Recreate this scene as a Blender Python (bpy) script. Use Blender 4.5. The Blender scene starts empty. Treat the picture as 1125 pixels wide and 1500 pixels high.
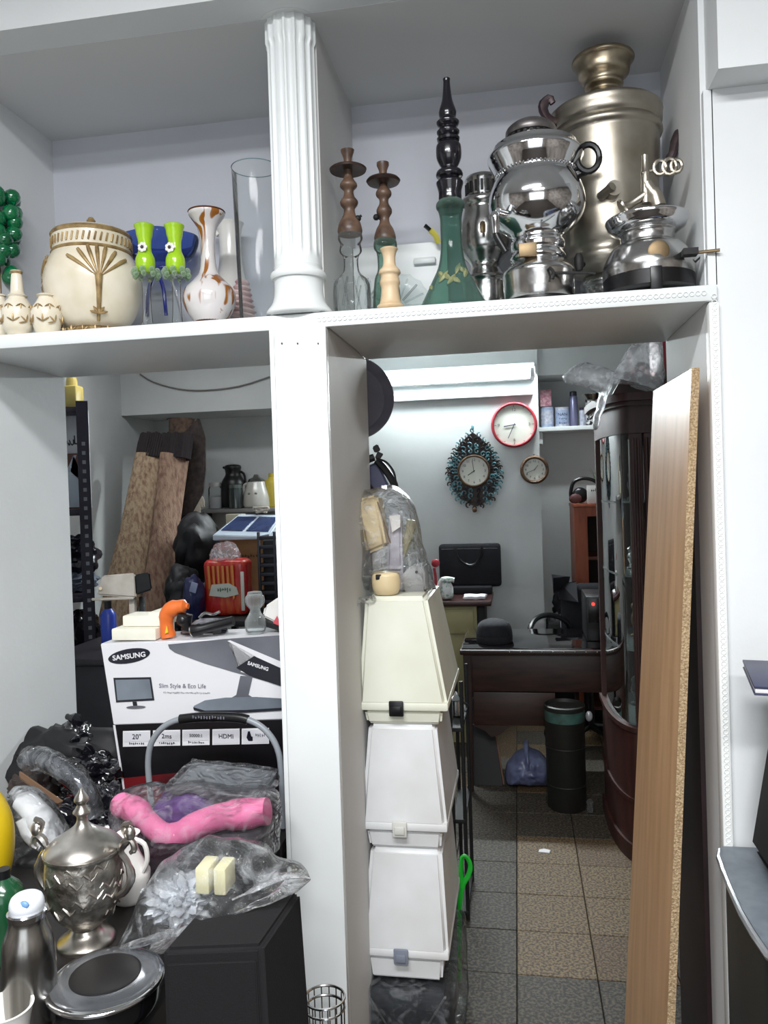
import bpy, bmesh, math, random
from mathutils import Vector, Matrix, noise as mnoise
PI = math.pi
random.seed(7)
scn = bpy.context.scene
COL = scn.collection

# ------------------------------------------------------------ camera
F_PX, YAW, PIT, ROL, SH, EYE = 1151.0, 0.1674, 0.0123, -0.03198, -20.6, 1.56
def _axes():
    cy, sy = math.cos(YAW), math.sin(YAW)
    f, r0, u = Vector((-sy, cy, 0)), Vector((cy, sy, 0)), Vector((0, 0, 1))
    f2 = f*math.cos(PIT)-u*math.sin(PIT); u2 = u*math.cos(PIT)+f*math.sin(PIT)
    return r0*math.cos(ROL)+u2*math.sin(ROL), u2*math.cos(ROL)-r0*math.sin(ROL), f2
CR, CU, CF = _axes()
def P(px, py, Y):
    """world point seen at photo pixel (px,py) lying in the vertical plane y=Y"""
    d = CF + CR*((px-562.5)/F_PX) - CU*((py-750-SH)/F_PX)
    return d*(Y/d.y) + Vector((0, 0, EYE))
def S(Y, px=562):
    """metres per photo pixel at depth Y"""
    return (P(px+50, 700, Y)-P(px-50, 700, Y)).length/100*0.985
cam = bpy.data.cameras.new('camera'); camo = bpy.data.objects.new('camera', cam); COL.objects.link(camo)
camo.matrix_world = Matrix(((CR.x, CU.x, -CF.x, 0), (CR.y, CU.y, -CF.y, 0), (CR.z, CU.z, -CF.z, EYE), (0, 0, 0, 1)))
cam.sensor_fit = 'VERTICAL'; cam.sensor_height = 24; cam.lens = F_PX/1500*24
cam.shift_y = SH/1500; cam.clip_start = 0.05
scn.camera = camo

# ------------------------------------------------------------ light, exposure
scn.view_settings.view_transform = 'Standard'; scn.view_settings.look = 'None'
scn.view_settings.gamma = 1; scn.view_settings.use_curve_mapping = False
scn.view_settings.exposure = 0.52
W = bpy.data.worlds.new('sky'); scn.world = W; W.use_nodes = True
W.node_tree.nodes['Background'].inputs[0].default_value = (0.88, 0.94, 1.0, 1)
W.node_tree.nodes['Background'].inputs[1].default_value = 1.6
def area(name, loc, rot, sx, sy, power, col=(1, 1, 1), portal=False):
    l = bpy.data.lights.new(name, 'AREA'); l.shape = 'RECTANGLE'; l.size = sx; l.size_y = sy
    l.energy = power; l.color = col
    if portal: l.cycles.is_portal = True
    o = bpy.data.objects.new(name, l); o.location = loc; o.rotation_euler = rot; COL.objects.link(o); return o
area('shop_window_portal', (0, -2.58, 1.35), (-PI/2, 0, PI), 2.6, 2.2, 1, portal=True)
area('front_room_lamp', (-0.35, 0.05, 2.92), (0, 0, 0), 1.3, 0.35, 62, (0.98, 0.99, 1.0))
area('front_room_lamp_rear', (0.3, -1.4, 2.92), (0, 0, 0), 1.3, 0.35, 62, (0.98, 0.99, 1.0))
area('tube_lamp_light', (-0.35, 5.08, 2.33), (math.radians(-25), 0, 0), 1.2, 0.05, 46, (0.9, 0.98, 1.0))
area('back_room_fill', (-1.7, 3.7, 2.6), (0, 0, 0), 1.0, 0.2, 7, (0.97, 0.98, 1.0))  # unseen fill light, added to brighten the back room walls

# ------------------------------------------------------------ materials
def rgb(h):
    if isinstance(h, str):
        v = [int(h[i:i+2], 16)/255 for i in (0, 2, 4)]
    else: v = [c/255 for c in h]
    return tuple(((c+0.055)/1.055)**2.4 if c > 0.04045 else c/12.92 for c in v)+(1,)
MATS = {}
def mat(name, c, rough=0.5, metal=0.0, c2=None, ns=8.0, amt=0.5, bump=0.0, bs=None, stretch=None,
        trans=0.0, ior=1.45, emit=None, es=0.0, coat=0.0, lo=0.35, hi=0.7, alpha=None, det=4):
    if name in MATS: return MATS[name]
    m = bpy.data.materials.new(name); m.use_nodes = True; nt = m.node_tree; N = nt.nodes; L = nt.links
    b = N['Principled BSDF']
    col = rgb(c); b.inputs['Roughness'].default_value = rough; b.inputs['Metallic'].default_value = metal
    tc = N.new('ShaderNodeTexCoord'); mp = N.new('ShaderNodeMapping'); L.new(tc.outputs['Object'], mp.inputs[0])
    if stretch: mp.inputs['Scale'].default_value = stretch
    nz = N.new('ShaderNodeTexNoise'); nz.inputs['Scale'].default_value = ns; nz.inputs['Detail'].default_value = det
    L.new(mp.outputs[0], nz.inputs['Vector'])
    mr = N.new('ShaderNodeMapRange'); mr.inputs[1].default_value = lo; mr.inputs[2].default_value = hi
    L.new(nz.outputs['Fac'], mr.inputs[0])
    mx = N.new('ShaderNodeMix'); mx.data_type = 'RGBA'
    c2v = rgb(c2) if c2 is not None else tuple(x*(1-0.18*amt) for x in col[:3])+(1,)
    mx.inputs[6].default_value = col; mx.inputs[7].default_value = c2v
    L.new(mr.outputs[0], mx.inputs[0]); L.new(mx.outputs[2], b.inputs['Base Color'])
    if bump:
        n2 = N.new('ShaderNodeTexNoise'); n2.inputs['Scale'].default_value = bs or ns*4; n2.inputs['Detail'].default_value = 3
        L.new(mp.outputs[0], n2.inputs['Vector'])
        bp = N.new('ShaderNodeBump'); bp.inputs['Strength'].default_value = bump; bp.inputs['Distance'].default_value = 0.01
        L.new(n2.outputs['Fac'], bp.inputs['Height']); L.new(bp.outputs[0], b.inputs['Normal'])
    if trans: b.inputs['Transmission Weight'].default_value = trans; b.inputs['IOR'].default_value = ior
    if coat: b.inputs['Coat Weight'].default_value = coat
    if alpha is not None: b.inputs['Alpha'].default_value = alpha
    if emit is not None:
        b.inputs['Emission Color'].default_value = rgb(emit); b.inputs['Emission Strength'].default_value = es
    MATS[name] = m; return m
def film(name, tint=(235, 240, 245), haze=0.12, rough=0.12, scale=9, gl=0.9):
    """thin clear plastic film: mostly transparent, milky haze, wrinkled gloss"""
    if name in MATS: return MATS[name]
    m = bpy.data.materials.new(name); m.use_nodes = True; nt = m.node_tree; N = nt.nodes; L = nt.links
    N.remove(N['Principled BSDF']); out = N['Material Output']
    tr = N.new('ShaderNodeBsdfTransparent'); tr.inputs[0].default_value = (0.97, 0.975, 0.98, 1)
    df = N.new('ShaderNodeBsdfDiffuse'); df.inputs[0].default_value = rgb(tint)
    gs = N.new('ShaderNodeBsdfGlossy'); gs.inputs[0].default_value = (gl, gl, gl, 1); gs.inputs['Roughness'].default_value = rough
    tc = N.new('ShaderNodeTexCoord'); nz = N.new('ShaderNodeTexNoise'); nz.inputs['Scale'].default_value = scale
    nz.inputs['Detail'].default_value = 6; nz.inputs['Distortion'].default_value = 2.5
    L.new(tc.outputs['Object'], nz.inputs['Vector'])
    bp = N.new('ShaderNodeBump'); bp.inputs['Strength'].default_value = 0.9; bp.inputs['Distance'].default_value = 0.02
    L.new(nz.outputs['Fac'], bp.inputs['Height']); L.new(bp.outputs[0], gs.inputs['Normal'])
    mr = N.new('ShaderNodeMapRange'); mr.inputs[1].default_value = 0.5; mr.inputs[2].default_value = 0.72
    mr.inputs[3].default_value = haze*0.35; mr.inputs[4].default_value = min(0.85, haze*4)
    L.new(nz.outputs['Fac'], mr.inputs[0])
    m1 = N.new('ShaderNodeMixShader'); L.new(mr.outputs[0], m1.inputs[0]); L.new(tr.outputs[0], m1.inputs[1])
    tl = N.new('ShaderNodeBsdfTranslucent'); tl.inputs[0].default_value = rgb(tint); md = N.new('ShaderNodeAddShader'); L.new(df.outputs[0], md.inputs[0]); L.new(tl.outputs[0], md.inputs[1]); df.inputs[0].default_value = tuple(c*0.6 for c in rgb(tint)[:3])+(1,); tl.inputs[0].default_value = tuple(c*0.4 for c in rgb(tint)[:3])+(1,)
    L.new(md.outputs[0], m1.inputs[2])
    fr = N.new('ShaderNodeFresnel'); fr.inputs[0].default_value = 1.32; L.new(bp.outputs[0], fr.inputs['Normal'])
    m2 = N.new('ShaderNodeMixShader'); L.new(fr.outputs[0], m2.inputs[0]); L.new(m1.outputs[0], m2.inputs[1]); L.new(gs.outputs[0], m2.inputs[2])
    L.new(m2.outputs[0], out.inputs['Surface'])
    MATS[name] = m; return m
def glass(name, c=(240, 246, 246), rough=0.02, dens=0.25):
    """thin walled glass: tinted see-through wall with Fresnel gloss"""
    if name in MATS: return MATS[name]
    m = bpy.data.materials.new(name); m.use_nodes = True; nt = m.node_tree; N = nt.nodes; L = nt.links
    N.remove(N['Principled BSDF']); out = N['Material Output']
    col = rgb(c)
    tr = N.new('ShaderNodeBsdfTransparent'); tr.inputs[0].default_value = col
    gs = N.new('ShaderNodeBsdfGlossy'); gs.inputs['Roughness'].default_value = rough
    df = N.new('ShaderNodeBsdfDiffuse'); df.inputs[0].default_value = col
    lw = N.new('ShaderNodeLayerWeight'); lw.inputs[0].default_value = 0.35
    mr = N.new('ShaderNodeMapRange'); mr.inputs[3].default_value = dens*0.35; mr.inputs[4].default_value = min(1, dens*2.4)
    L.new(lw.outputs['Facing'], mr.inputs[0])
    m1 = N.new('ShaderNodeMixShader'); L.new(mr.outputs[0], m1.inputs[0]); L.new(tr.outputs[0], m1.inputs[1]); L.new(df.outputs[0], m1.inputs[2])
    fr = N.new('ShaderNodeFresnel'); fr.inputs[0].default_value = 1.2
    m2 = N.new('ShaderNodeMixShader'); L.new(fr.outputs[0], m2.inputs[0]); L.new(m1.outputs[0], m2.inputs[1]); L.new(gs.outputs[0], m2.inputs[2])
    L.new(m2.outputs[0], out.inputs['Surface'])
    MATS[name] = m; return m

# ------------------------------------------------------------ geometry helpers
def tag(o, label=None, cat=None, group=None, kind=None):
    if label: o['label'] = label
    if cat: o['category'] = cat
    if group: o['group'] = group
    if kind: o['kind'] = kind
    return o
def thing(name, label, cat, loc=(0, 0, 0), rotz=0, group=None):
    o = bpy.data.objects.new(name, None); o.empty_display_size = 0.05; COL.objects.link(o)
    o.location = loc; o.rotation_euler = (0, 0, rotz)
    return tag(o, label, cat, group)
def obj(name, bm, m, parent=None, label=None, world=False, smooth=40, recalc=True):
    """link bm as one mesh object; world=True: bm is in world coordinates and parent is an unrotated Empty"""
    if recalc: bmesh.ops.recalc_face_normals(bm, faces=bm.faces)
    if world and parent is not None:
        q = parent; off = Vector((0, 0, 0))
        while q is not None: off += q.location; q = q.parent
        bmesh.ops.translate(bm, verts=bm.verts, vec=-off)
    me = bpy.data.meshes.new(name); bm.to_mesh(me); bm.free()
    for mm in (m if isinstance(m, (list, tuple)) else [m]): me.materials.append(mm)
    if smooth:
        me.shade_smooth(); me.set_sharp_from_angle(angle=math.radians(smooth))
    o = bpy.data.objects.new(name, me); COL.objects.link(o)
    if parent is not None: o.parent = parent
    if label: o['label'] = label
    return o
def solo(name, label, cat, bm, m, loc=None, group=None, **k):
    """thing that is one mesh; bm in world coordinates, origin moved to loc"""
    if loc is not None: bmesh.ops.translate(bm, verts=bm.verts, vec=-Vector(loc))
    o = obj(name, bm, m, **k)
    if loc is not None: o.location = loc
    return tag(o, label, cat, group)
def struct(name, bm, m, parent=None, **k):
    o = obj(name, bm, m, parent, **k)
    if parent is None: o['kind'] = 'structure'
    return o
def B(): return bmesh.new()
def bx(bm, x0, x1, y0, y1, z0, z1, bev=0.0, seg=2, M=None, mi=0):
    x0, x1 = min(x0, x1), max(x0, x1); y0, y1 = min(y0, y1), max(y0, y1); z0, z1 = min(z0, z1), max(z0, z1)
    t = bmesh.new()
    bmesh.ops.create_cube(t, size=1)
    for v in t.verts: v.co = Vector(((x0+x1)/2+v.co.x*(x1-x0), (y0+y1)/2+v.co.y*(y1-y0), (z0+z1)/2+v.co.z*(z1-z0)))
    if bev: bmesh.ops.bevel(t, geom=t.edges[:]+t.verts[:], offset=bev, segments=seg, profile=0.5, affect='EDGES')
    return merge(bm, t, M, mi)
def merge(bm, t, M=None, mi=0):
    mp = {}
    for v in t.verts: mp[v] = bm.verts.new(M @ v.co if M is not None else v.co)
    for f in t.faces:
        try:
            g = bm.faces.new([mp[v] for v in f.verts]); g.material_index = mi if mi else f.material_index
        except ValueError: pass
    t.free(); return bm
def lathe(bm, prof, cx=0, cy=0, n=32, cap=True, M=None, mi=0, flute=0, fl_amp=0.0, zr=None):
    """prof: list of (z, r)"""
    t = bmesh.new(); rings = []
    for z, r in prof:
        ring = []
        for i in range(n):
            a = 2*PI*i/n; rr = r
            if flute and (zr is None or zr[0] <= z <= zr[1]): rr = r*(1+fl_amp*math.cos(a*flute))
            ring.append(t.verts.new((cx+rr*math.cos(a), cy+rr*math.sin(a), z)))
        rings.append(ring)
    for a, b in zip(rings, rings[1:]):
        for i in range(n): t.faces.new((a[i], a[(i+1) % n], b[(i+1) % n], b[i]))
    if cap: t.faces.new(rings[0][::-1]); t.faces.new(rings[-1])
    return merge(bm, t, M, mi)
def smoothp(prof, k=4):
    """catmull-rom resample of a (z,r) profile"""
    out = []; n = len(prof)
    for i in range(n-1):
        p0, p1, p2, p3 = prof[max(i-1, 0)], prof[i], prof[i+1], prof[min(i+2, n-1)]
        for j in range(k):
            t = j/k
            out.append(tuple(0.5*((2*p1[c])+(-p0[c]+p2[c])*t+(2*p0[c]-5*p1[c]+4*p2[c]-p3[c])*t*t+(-p0[c]+3*p1[c]-3*p2[c]+p3[c])*t**3) for c in range(len(p1))))
    out.append(tuple(prof[-1])); return out
def tube(bm, pts, r, n=8, M=None, mi=0, closed=False, smooth=0, flat=None):
    pts = [Vector(p) for p in pts]
    if smooth:
        q = [tuple(p) for p in pts]; pts = [Vector(p) for p in smoothp(q, smooth)]
    t = bmesh.new(); rings = []; N = len(pts); up = Vector((0.13, 0.2, 0.97))
    rs = r if isinstance(r, (list, tuple)) else [r]*N
    if len(rs) != N: rs = [rs[min(len(rs)-1, int(i*(len(rs)-1)/(N-1)+0.5))] for i in range(N)]
    prev = None
    for i, p in enumerate(pts):
        a = pts[(i-1) % N] if (closed or i) else p; b = pts[(i+1) % N] if (closed or i < N-1) else p
        d = (b-a).normalized()
        if prev is None:
            s = d.cross(up)
            if s.length < 1e-3: s = d.cross(Vector((1, 0, 0)))
        else:
            s = prev-d*prev.dot(d)
            if s.length < 1e-6: s = d.cross(up)
        s.normalize(); prev = s; w = d.cross(s)
        fx, fy = flat or (1, 1)
        rings.append([t.verts.new(p+(s*math.cos(2*PI*k/n)*fx+w*math.sin(2*PI*k/n)*fy)*rs[i]) for k in range(n)])
    pr = list(zip(rings, rings[1:]))+([(rings[-1], rings[0])] if closed else [])
    for a, b in pr:
        for i in range(n): t.faces.new((a[i], a[(i+1) % n], b[(i+1) % n], b[i]))
    if not closed: t.faces.new(rings[0][::-1]); t.faces.new(rings[-1])
    return merge(bm, t, M, mi)
def ball(bm, c, r, sub=2, sc=(1, 1, 1), M=None, mi=0):
    t = bmesh.new(); bmesh.ops.create_icosphere(t, subdivisions=sub, radius=1)
    for v in t.verts: v.co = Vector((c[0]+v.co.x*r*sc[0], c[1]+v.co.y*r*sc[1], c[2]+v.co.z*r*sc[2]))
    return merge(bm, t, M, mi)
def prism(bm, poly, d0, d1, axis='y', M=None, mi=0, bev=0):
    """poly: 2D outline; extruded from d0 to d1 along axis (poly is (x,z) for y, (x,y) for z, (y,z) for x)"""
    t = bmesh.new()
    f = {'y': lambda a, b, d: (a, d, b), 'z': lambda a, b, d: (a, b, d), 'x': lambda a, b, d: (d, a, b)}[axis]
    A = [t.verts.new(f(a, b, d0)) for a, b in poly]; Bv = [t.verts.new(f(a, b, d1)) for a, b in poly]
    t.faces.new(A[::-1]); t.faces.new(Bv); n = len(A)
    for i in range(n): t.faces.new((A[i], A[(i+1) % n], Bv[(i+1) % n], Bv[i]))
    if bev:
        bmesh.ops.recalc_face_normals(t, faces=t.faces)
        bmesh.ops.bevel(t, geom=t.edges[:], offset=bev, segments=2, affect='EDGES')
    bmesh.ops.triangulate(t, faces=[q for q in t.faces if len(q.verts) > 6])
    return merge(bm, t, M, mi)
def slab(bm, pts, thick, axis='y', mi=0, bev=0):
    """polygon from photo-derived world points, given real thickness along +axis"""
    t = bmesh.new(); e = {'x': Vector((1, 0, 0)), 'y': Vector((0, 1, 0)), 'z': Vector((0, 0, 1))}[axis]*thick
    A = [t.verts.new(p) for p in pts]; Bv = [t.verts.new(Vector(p)+e) for p in pts]; n = len(A)
    t.faces.new(A[::-1]); t.faces.new(Bv)
    for i in range(n): t.faces.new((A[i], A[(i+1) % n], Bv[(i+1) % n], Bv[i]))
    if bev:
        bmesh.ops.recalc_face_normals(t, faces=t.faces)
        bmesh.ops.bevel(t, geom=t.edges[:], offset=bev, segments=2, affect='EDGES')
    bmesh.ops.triangulate(t, faces=[q for q in t.faces if len(q.verts) > 6])
    return merge(bm, t, None, mi)
def hexa(bm, b4, t4, bev=0, mi=0):
    """box from 4 bottom and 4 top corners"""
    t = bmesh.new(); A = [t.verts.new(p) for p in b4]; C = [t.verts.new(p) for p in t4]
    t.faces.new(A[::-1]); t.faces.new(C)
    for i in range(4): t.faces.new((A[i], A[(i+1) % 4], C[(i+1) % 4], C[i]))
    if bev:
        bmesh.ops.recalc_face_normals(t, faces=t.faces)
        bmesh.ops.bevel(t, geom=t.edges[:], offset=bev, segments=3, affect='EDGES')
    return merge(bm, t, None, mi)
def rough_up(bm, amp, scale, seed=0, floor=None):
    for v in bm.verts:
        p = v.co*scale+Vector((seed*7.3, seed*3.1, seed))
        n = mnoise.noise_vector(p)+0.5*mnoise.noise_vector(p*2.3)
        v.co += n*amp
        if floor is not None and v.co.z < floor: v.co.z = floor+random.random()*0.001
    return bm
def blob(bm, c, sc, amp=0.15, scale=6, seed=0, sub=4, floor=None, M=None, mi=0, flatb=None):
    """crumpled bag-like lump with real creases"""
    t = bmesh.new(); bmesh.ops.create_icosphere(t, subdivisions=sub, radius=1)
    for v in t.verts:
        d = v.co.copy()
        n = abs(mnoise.noise(d*scale*0.35+Vector((seed, seed*2, 1)))) * 1.6-0.5
        n += 0.6*(0.4-abs(mnoise.noise(d*scale*0.9+Vector((seed*3, 2, seed)))))
        k = 1+amp*n
        p = Vector((d.x*sc[0], d.y*sc[1], d.z*sc[2]))*k+Vector(c)
        if floor is not None and p.z < floor: p.z = floor
        v.co = p
    return merge(bm, t, M, mi)
def RM(axis, deg, c=(0, 0, 0)):
    return Matrix.Translation(c) @ Matrix.Rotation(math.radians(deg), 4, axis) @ Matrix.Translation(-Vector(c))
def text(name, s, m, parent, loc, size, rot=(PI/2, 0, 0), ext=0.0006, ax='CENTER', shear=0, sx=1.0, bold=0):
    cu = bpy.data.curves.new(name, 'FONT'); cu.body = s; cu.size = size; cu.extrude = ext; cu.align_x = ax; cu.align_y = 'CENTER'
    cu.shear = shear; cu.offset = bold; cu.resolution_u = 3
    o = bpy.data.objects.new(name, cu); COL.objects.link(o)
    bpy.context.view_layer.update()
    me = bpy.data.meshes.new_from_object(o.evaluated_get(bpy.context.evaluated_depsgraph_get()))
    COL.objects.unlink(o); bpy.data.objects.remove(o)
    me.materials.clear(); me.materials.append(m)
    q = bpy.data.objects.new(name, me); COL.objects.link(q); q.parent = parent; q.location = loc; q.rotation_euler = rot; q.scale = (sx, 1, 1)
    return q
def strokes(name, n, w, h, m, parent, loc, seed=1):
    """print too blurred to read: a row of small ink strokes"""
    rr = random.Random(seed); b = B()
    for i in range(n):
        x = -w/2+w*(i+0.5)/n; a = h*rr.uniform(0.45, 1.0); o_ = h*rr.uniform(-0.15, 0.15)
        bx(b, x-w/n*0.18, x+w/n*0.18, 0, 0.0004, -a/2+o_, a/2+o_)
        if rr.random() < 0.55: bx(b, x-w/n*0.18, x+w/n*0.6, 0, 0.0004, o_-h*0.07, o_+h*0.07)
    o = obj(name, b, m, parent); o.location = loc; o['kind'] = 'stuff'; return o
def dup(root, loc, label=None, rotz=None, group=None):
    r = root.copy(); COL.objects.link(r); r.location = loc
    if rotz is not None: r.rotation_euler = (0, 0, rotz)
    if label: r['label'] = label
    if group: r['group'] = group
    for ch in list(root.children):
        c = ch.copy(); COL.objects.link(c); c.parent = r
        for g in ch.children:
            d = g.copy(); COL.objects.link(d); d.parent = c
    return r
def PZ(px, py, z):
    d = CF + CR*((px-562.5)/F_PX) - CU*((py-750-SH)/F_PX)
    return d*((z-EYE)/d.z) + Vector((0, 0, EYE))
class Turned:
    """a turned (lathe) thing standing at depth Y; heights and radii read off the photo in pixels"""
    def __init__(s, cx, pyref, Y, zb=None, fc=0.7):
        s.fc = fc
        s.Y = Y; s.cx = cx; s.pr = pyref; p = P(cx, pyref, Y); s.k = S(Y, cx)
        s.x = p.x; s.zb = p.z if zb is None else zb
        s.loc = Vector((p.x, Y, s.zb))
    rr = 0
    def z(s, py): return P(s.cx-0.032*(s.pr-py), py, s.Y-s.fc*s.rr*s.k).z - s.zb
    def prof(s, pr, sm=0):
        q = [(max(0.0, P(s.cx-0.032*(s.pr-py), py, s.Y-s.fc*r*s.k).z - s.zb), r*s.k) for py, r in pr]
        return smoothp(q, sm) if sm else q
# ============================================================ structure
clutterm = mat('dark_stock_wall', (156, 148, 140), 0.8, ns=3, c2=(90, 84, 78))
wallm = mat('white_wall_paint', (226, 229, 230), 0.75, ns=3, amt=0.35, bump=0.05, bs=60)
greym = mat('back_wall_paint', (196, 198, 206), 0.8, ns=3, amt=0.5, bump=0.04, bs=60)
boardm = mat('white_melamine', (228, 232, 232), 0.35, ns=5, amt=0.25)
woodp = mat('painted_panel', (205, 205, 203), 0.6, ns=6, amt=0.3)
roomm = mat('back_room_paint', (205, 208, 207), 0.8, ns=2.5, amt=0.6, bump=0.05, bs=50)
ceilm = mat('ceiling_paint', (215, 216, 216), 0.85, ns=2, amt=0.3)
FZ = 1.963; FB = 1.93; YF = 1.75; YB = 2.22; XL = -1.357; XR = 0.408
b = B(); bx(b, -3.2, 2.2, -3.0, 6.4, -0.1, -0.012); struct('floor', b, mat('floor_grout', (40, 34, 28), 0.9))
floor_o = bpy.data.objects['floor']
b = B(); bx(b, -2.6, -2.5, -2.6, 1.75, 0, 3.0); struct('wall_left', b, clutterm); b = B(); bx(b, -2.6, -2.51, 1.75, 6.2, 0, 2.7); struct('wall_back_room_left', b, roomm)
b = B(); bx(b, XR+0.018, 2.2, YF, 1.83, 0, 2.372); bx(b, XR+0.002, XR+0.02, YF, 1.78, FZ+0.002, 2.372); bx(b, XR+0.012, 2.2, YF-0.085, 1.83, 2.372, 3.0); struct('wall_right_front', b, wallm)
b = B(); bx(b, 2.1, 2.2, -2.6, 1.75, 0, 3.0); struct('wall_right', b, clutterm); b = B(); bx(b, 1.5, 1.6, 1.83, 6.2, 0, 2.7); struct('wall_back_room_right', b, roomm)
# rear wall of the shop with its glazed shop window opening (behind the camera)
b = B(); bx(b, -2.6, -1.3, -2.7, -2.6, 0, 3.0); bx(b, 1.3, 2.2, -2.7, -2.6, 0, 3.0); bx(b, -1.3, 1.3, -2.7, -2.6, 2.45, 3.0); bx(b, -1.3, 1.3, -2.7, -2.6, 0, 0.25)
struct('wall_rear', b, clutterm)
b = B(); bx(b, -2.6, 2.2, -2.7, 1.75, 2.98, 3.08); struct('ceiling', b, ceilm)
b = B(); bx(b, -2.6, 1.6, 2.26, 6.2, 2.62, 2.7); struct('ceiling', b, ceilm)
# clock wall, recess beside it, left back room
b = B(); bx(b, -2.6, 0.155, 5.2, 5.3, 0, 2.62); bx(b, 0.055, 0.155, 5.3, 5.65, 0, 2.62); struct('wall_back', b, roomm)
b = B(); bx(b, 0.055, 1.6, 5.65, 5.75, 0, 2.62); struct('wall_recess', b, roomm)
b = B(); zz = P(300, 603, 4.75).z; bx(b, -2.51, -1.15, 4.75, 5.2, zz, 2.62); struct('trim_1', b, roomm)
b = B(); z0 = P(830, 548, 5.3).z; bx(b, 0.155, 1.5, 5.3, 5.65, z0, 2.62); struct('trim_2', b, roomm)
# partition: left side wall, shelf, uprights, back panels, ceiling of the niches
b = B(); bx(b, XL-0.12, XL, 1.2, YB, 0, 2.66); struct('wall_niche_left', b, wallm)
b = B(); bx(b, XL-0.12, XR+0.09, 2.2, 2.25, FB+0.02, 2.7); struct('wall_niche_back', b, greym)
b = B(); bx(b, XL, XR+0.09, YF, 2.21, 2.643, 2.70); struct('ceiling_niche', b, ceilm)
b = B(); bx(b, -2.5, 0.44, YF-0.09, YF-0.0, 2.644, 3.0); bx(b, -2.5, XL-0.12, YF, 1.83, 0, 3.0); struct('wall_front_band', b, wallm)
b = B(); bx(b, XR, XR+0.09, YF+0.02, YB, 0, 2.66); struct('wall_niche_right', b, wallm)
# small wall marks where screws were
b = B(); bx(b, -0.45, -0.43, YF+0.05, 2.2, FZ, 2.643); struct('upper_divider', b, woodp)
shelf = thing('wall_shelf', 'long white shelf board across the partition with rounded front edge', 'shelf', (XL, YF, FB))
b = B(); bx(b, XL, -0.415, YF, YB, FB, FZ, 0.004); obj('shelf_board', b, boardm, shelf, world=True)
b = B(); bx(b, -0.413, XR, YF, YB, FB, FZ, 0.004); obj('shelf_board', b, boardm, shelf, world=True)
b = B(); bx(b, XL, XR+0.018, YF-0.012, YF+0.001, FB-0.001, FZ+0.001, 0.005); obj('front_lip', b, boardm, shelf, world=True)
# embossed tape on right edges : tiny ring relief
embm = mat('embossed_tape', (236, 238, 236), 0.5, ns=6, amt=0.2)
b = B()
for i in range(46):
    xx = 0.10+0.0068*i
tape = thing('embossed_edging', 'white ring-embossed edging strip around right side of the opening', 'edging', (XR+0.008, YF, 0.0))
b = B(); bx(b, XR-0.001, XR+0.02, YF-0.014, YF+0.02, 0.0, FB-0.003, 0.004); obj('strip', b, embm, tape, world=True)
b = B()
for i in range(150):
    z = 0.15+i*0.012
    t = bmesh.new(); pts = [(XR+0.0095+0.005*math.cos(a*PI/4), YF-0.0145, z+0.005*math.sin(a*PI/4)) for a in range(8)]
    tube(b, pts, 0.0009, 4, closed=True); t.free()
o = obj('ring_relief', b, embm, tape, world=True); o['kind'] = 'stuff'
b = B()
for i in range(70):
    x = XR-0.01-i*0.012
    tube(b, [(x+0.005*math.cos(a*PI/4), YF-0.013, FB+0.016+0.005*math.sin(a*PI/4)) for a in range(8)], 0.0009, 4, closed=True)
o = obj('ring_relief', b, boardm, shelf, world=True); o['kind'] = 'stuff'
post = thing('partition_post', 'tall white upright post with a face board below the shelf', 'post', (-0.48, YF, 0))
b = B(); bx(b, -0.447, -0.414, YF, YB, 0, FB-0.001); obj('side_panel', b, woodp, post, world=True)
b = B(); bx(b, -0.535, -0.414, YF-0.02, YF-0.001, 0, FB-0.001, 0.002); obj('face_board', b, boardm, post, world=True)
b = B(); bx(b, -0.547, -0.536, YF-0.018, YF+0.02, 0, FB-0.001, 0.002); obj('edge_strip', b, boardm, post, world=True)
for px in (413, 436, 466):
    p = P(px, 503, YF-0.021); b = B(); tube(b, [p+Vector((0, .003, 0)), p-Vector((0, .0012, 0))], 0.0022, 8)
    obj('screw', b, mat('screw_steel', (90, 88, 84), 0.4, 0.8), post, world=True)
# floor tiles
tilem = [mat('terrazzo_tan', (116, 97, 68), 0.65, c2=(54, 41, 26), ns=110, det=6, lo=0.42, hi=0.58),
         mat('terrazzo_dark', (80, 71, 57), 0.65, c2=(26, 22, 17), ns=100, det=6, lo=0.40, hi=0.56),
         mat('terrazzo_brown', (104, 84, 58), 0.65, c2=(50, 37, 24), ns=120, det=6, lo=0.42, hi=0.58)]
TS = 0.25
tx0 = P(757, 1159, P(757, 1159, 1).y*1.56/(1.56-P(757, 1159, 1).z)).x
tme = []
for m in tilem:
    b = B(); bx(b, 0.0015, TS-0.0015, 0.0015, TS-0.0015, -0.012, 0.0, 0.0015, 1)
    bmesh.ops.recalc_face_normals(b, faces=b.faces)
    me = bpy.data.meshes.new('tile'); b.to_mesh(me); b.free(); me.materials.append(m); tme.append(me)
Yr = 1.0*1.56/(1.56-P(750, 1362, 1.0).z)   # depth of one measured joint
ty0 = Yr-TS*6
LX = tx0
dk = {(-2, 1), (-1, 1)}
for i in range(-9, 6):
    for j in range(0, 18):
        x = LX+i*TS; y = ty0+j*TS
        if y > 5.2 or y+TS < 1.6: continue
        if x < -1.4 and y < 4.0: continue
        k = random.random()
        v = 1 if (k < 0.42 or i < 0 and k < 0.8) else (0 if k < 0.8 else 2)
        if i == 0 and j in (5, 6, 7): v = 0
        if i == 0 and j == 4: v = 1
        if i == -1 and j in (6, 7, 8): v = 1
        o = bpy.data.objects.new('tile', tme[v]); COL.objects.link(o); o.parent = floor_o
        o.location = (x, y, random.uniform(-0.0006, 0.0004))
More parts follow.
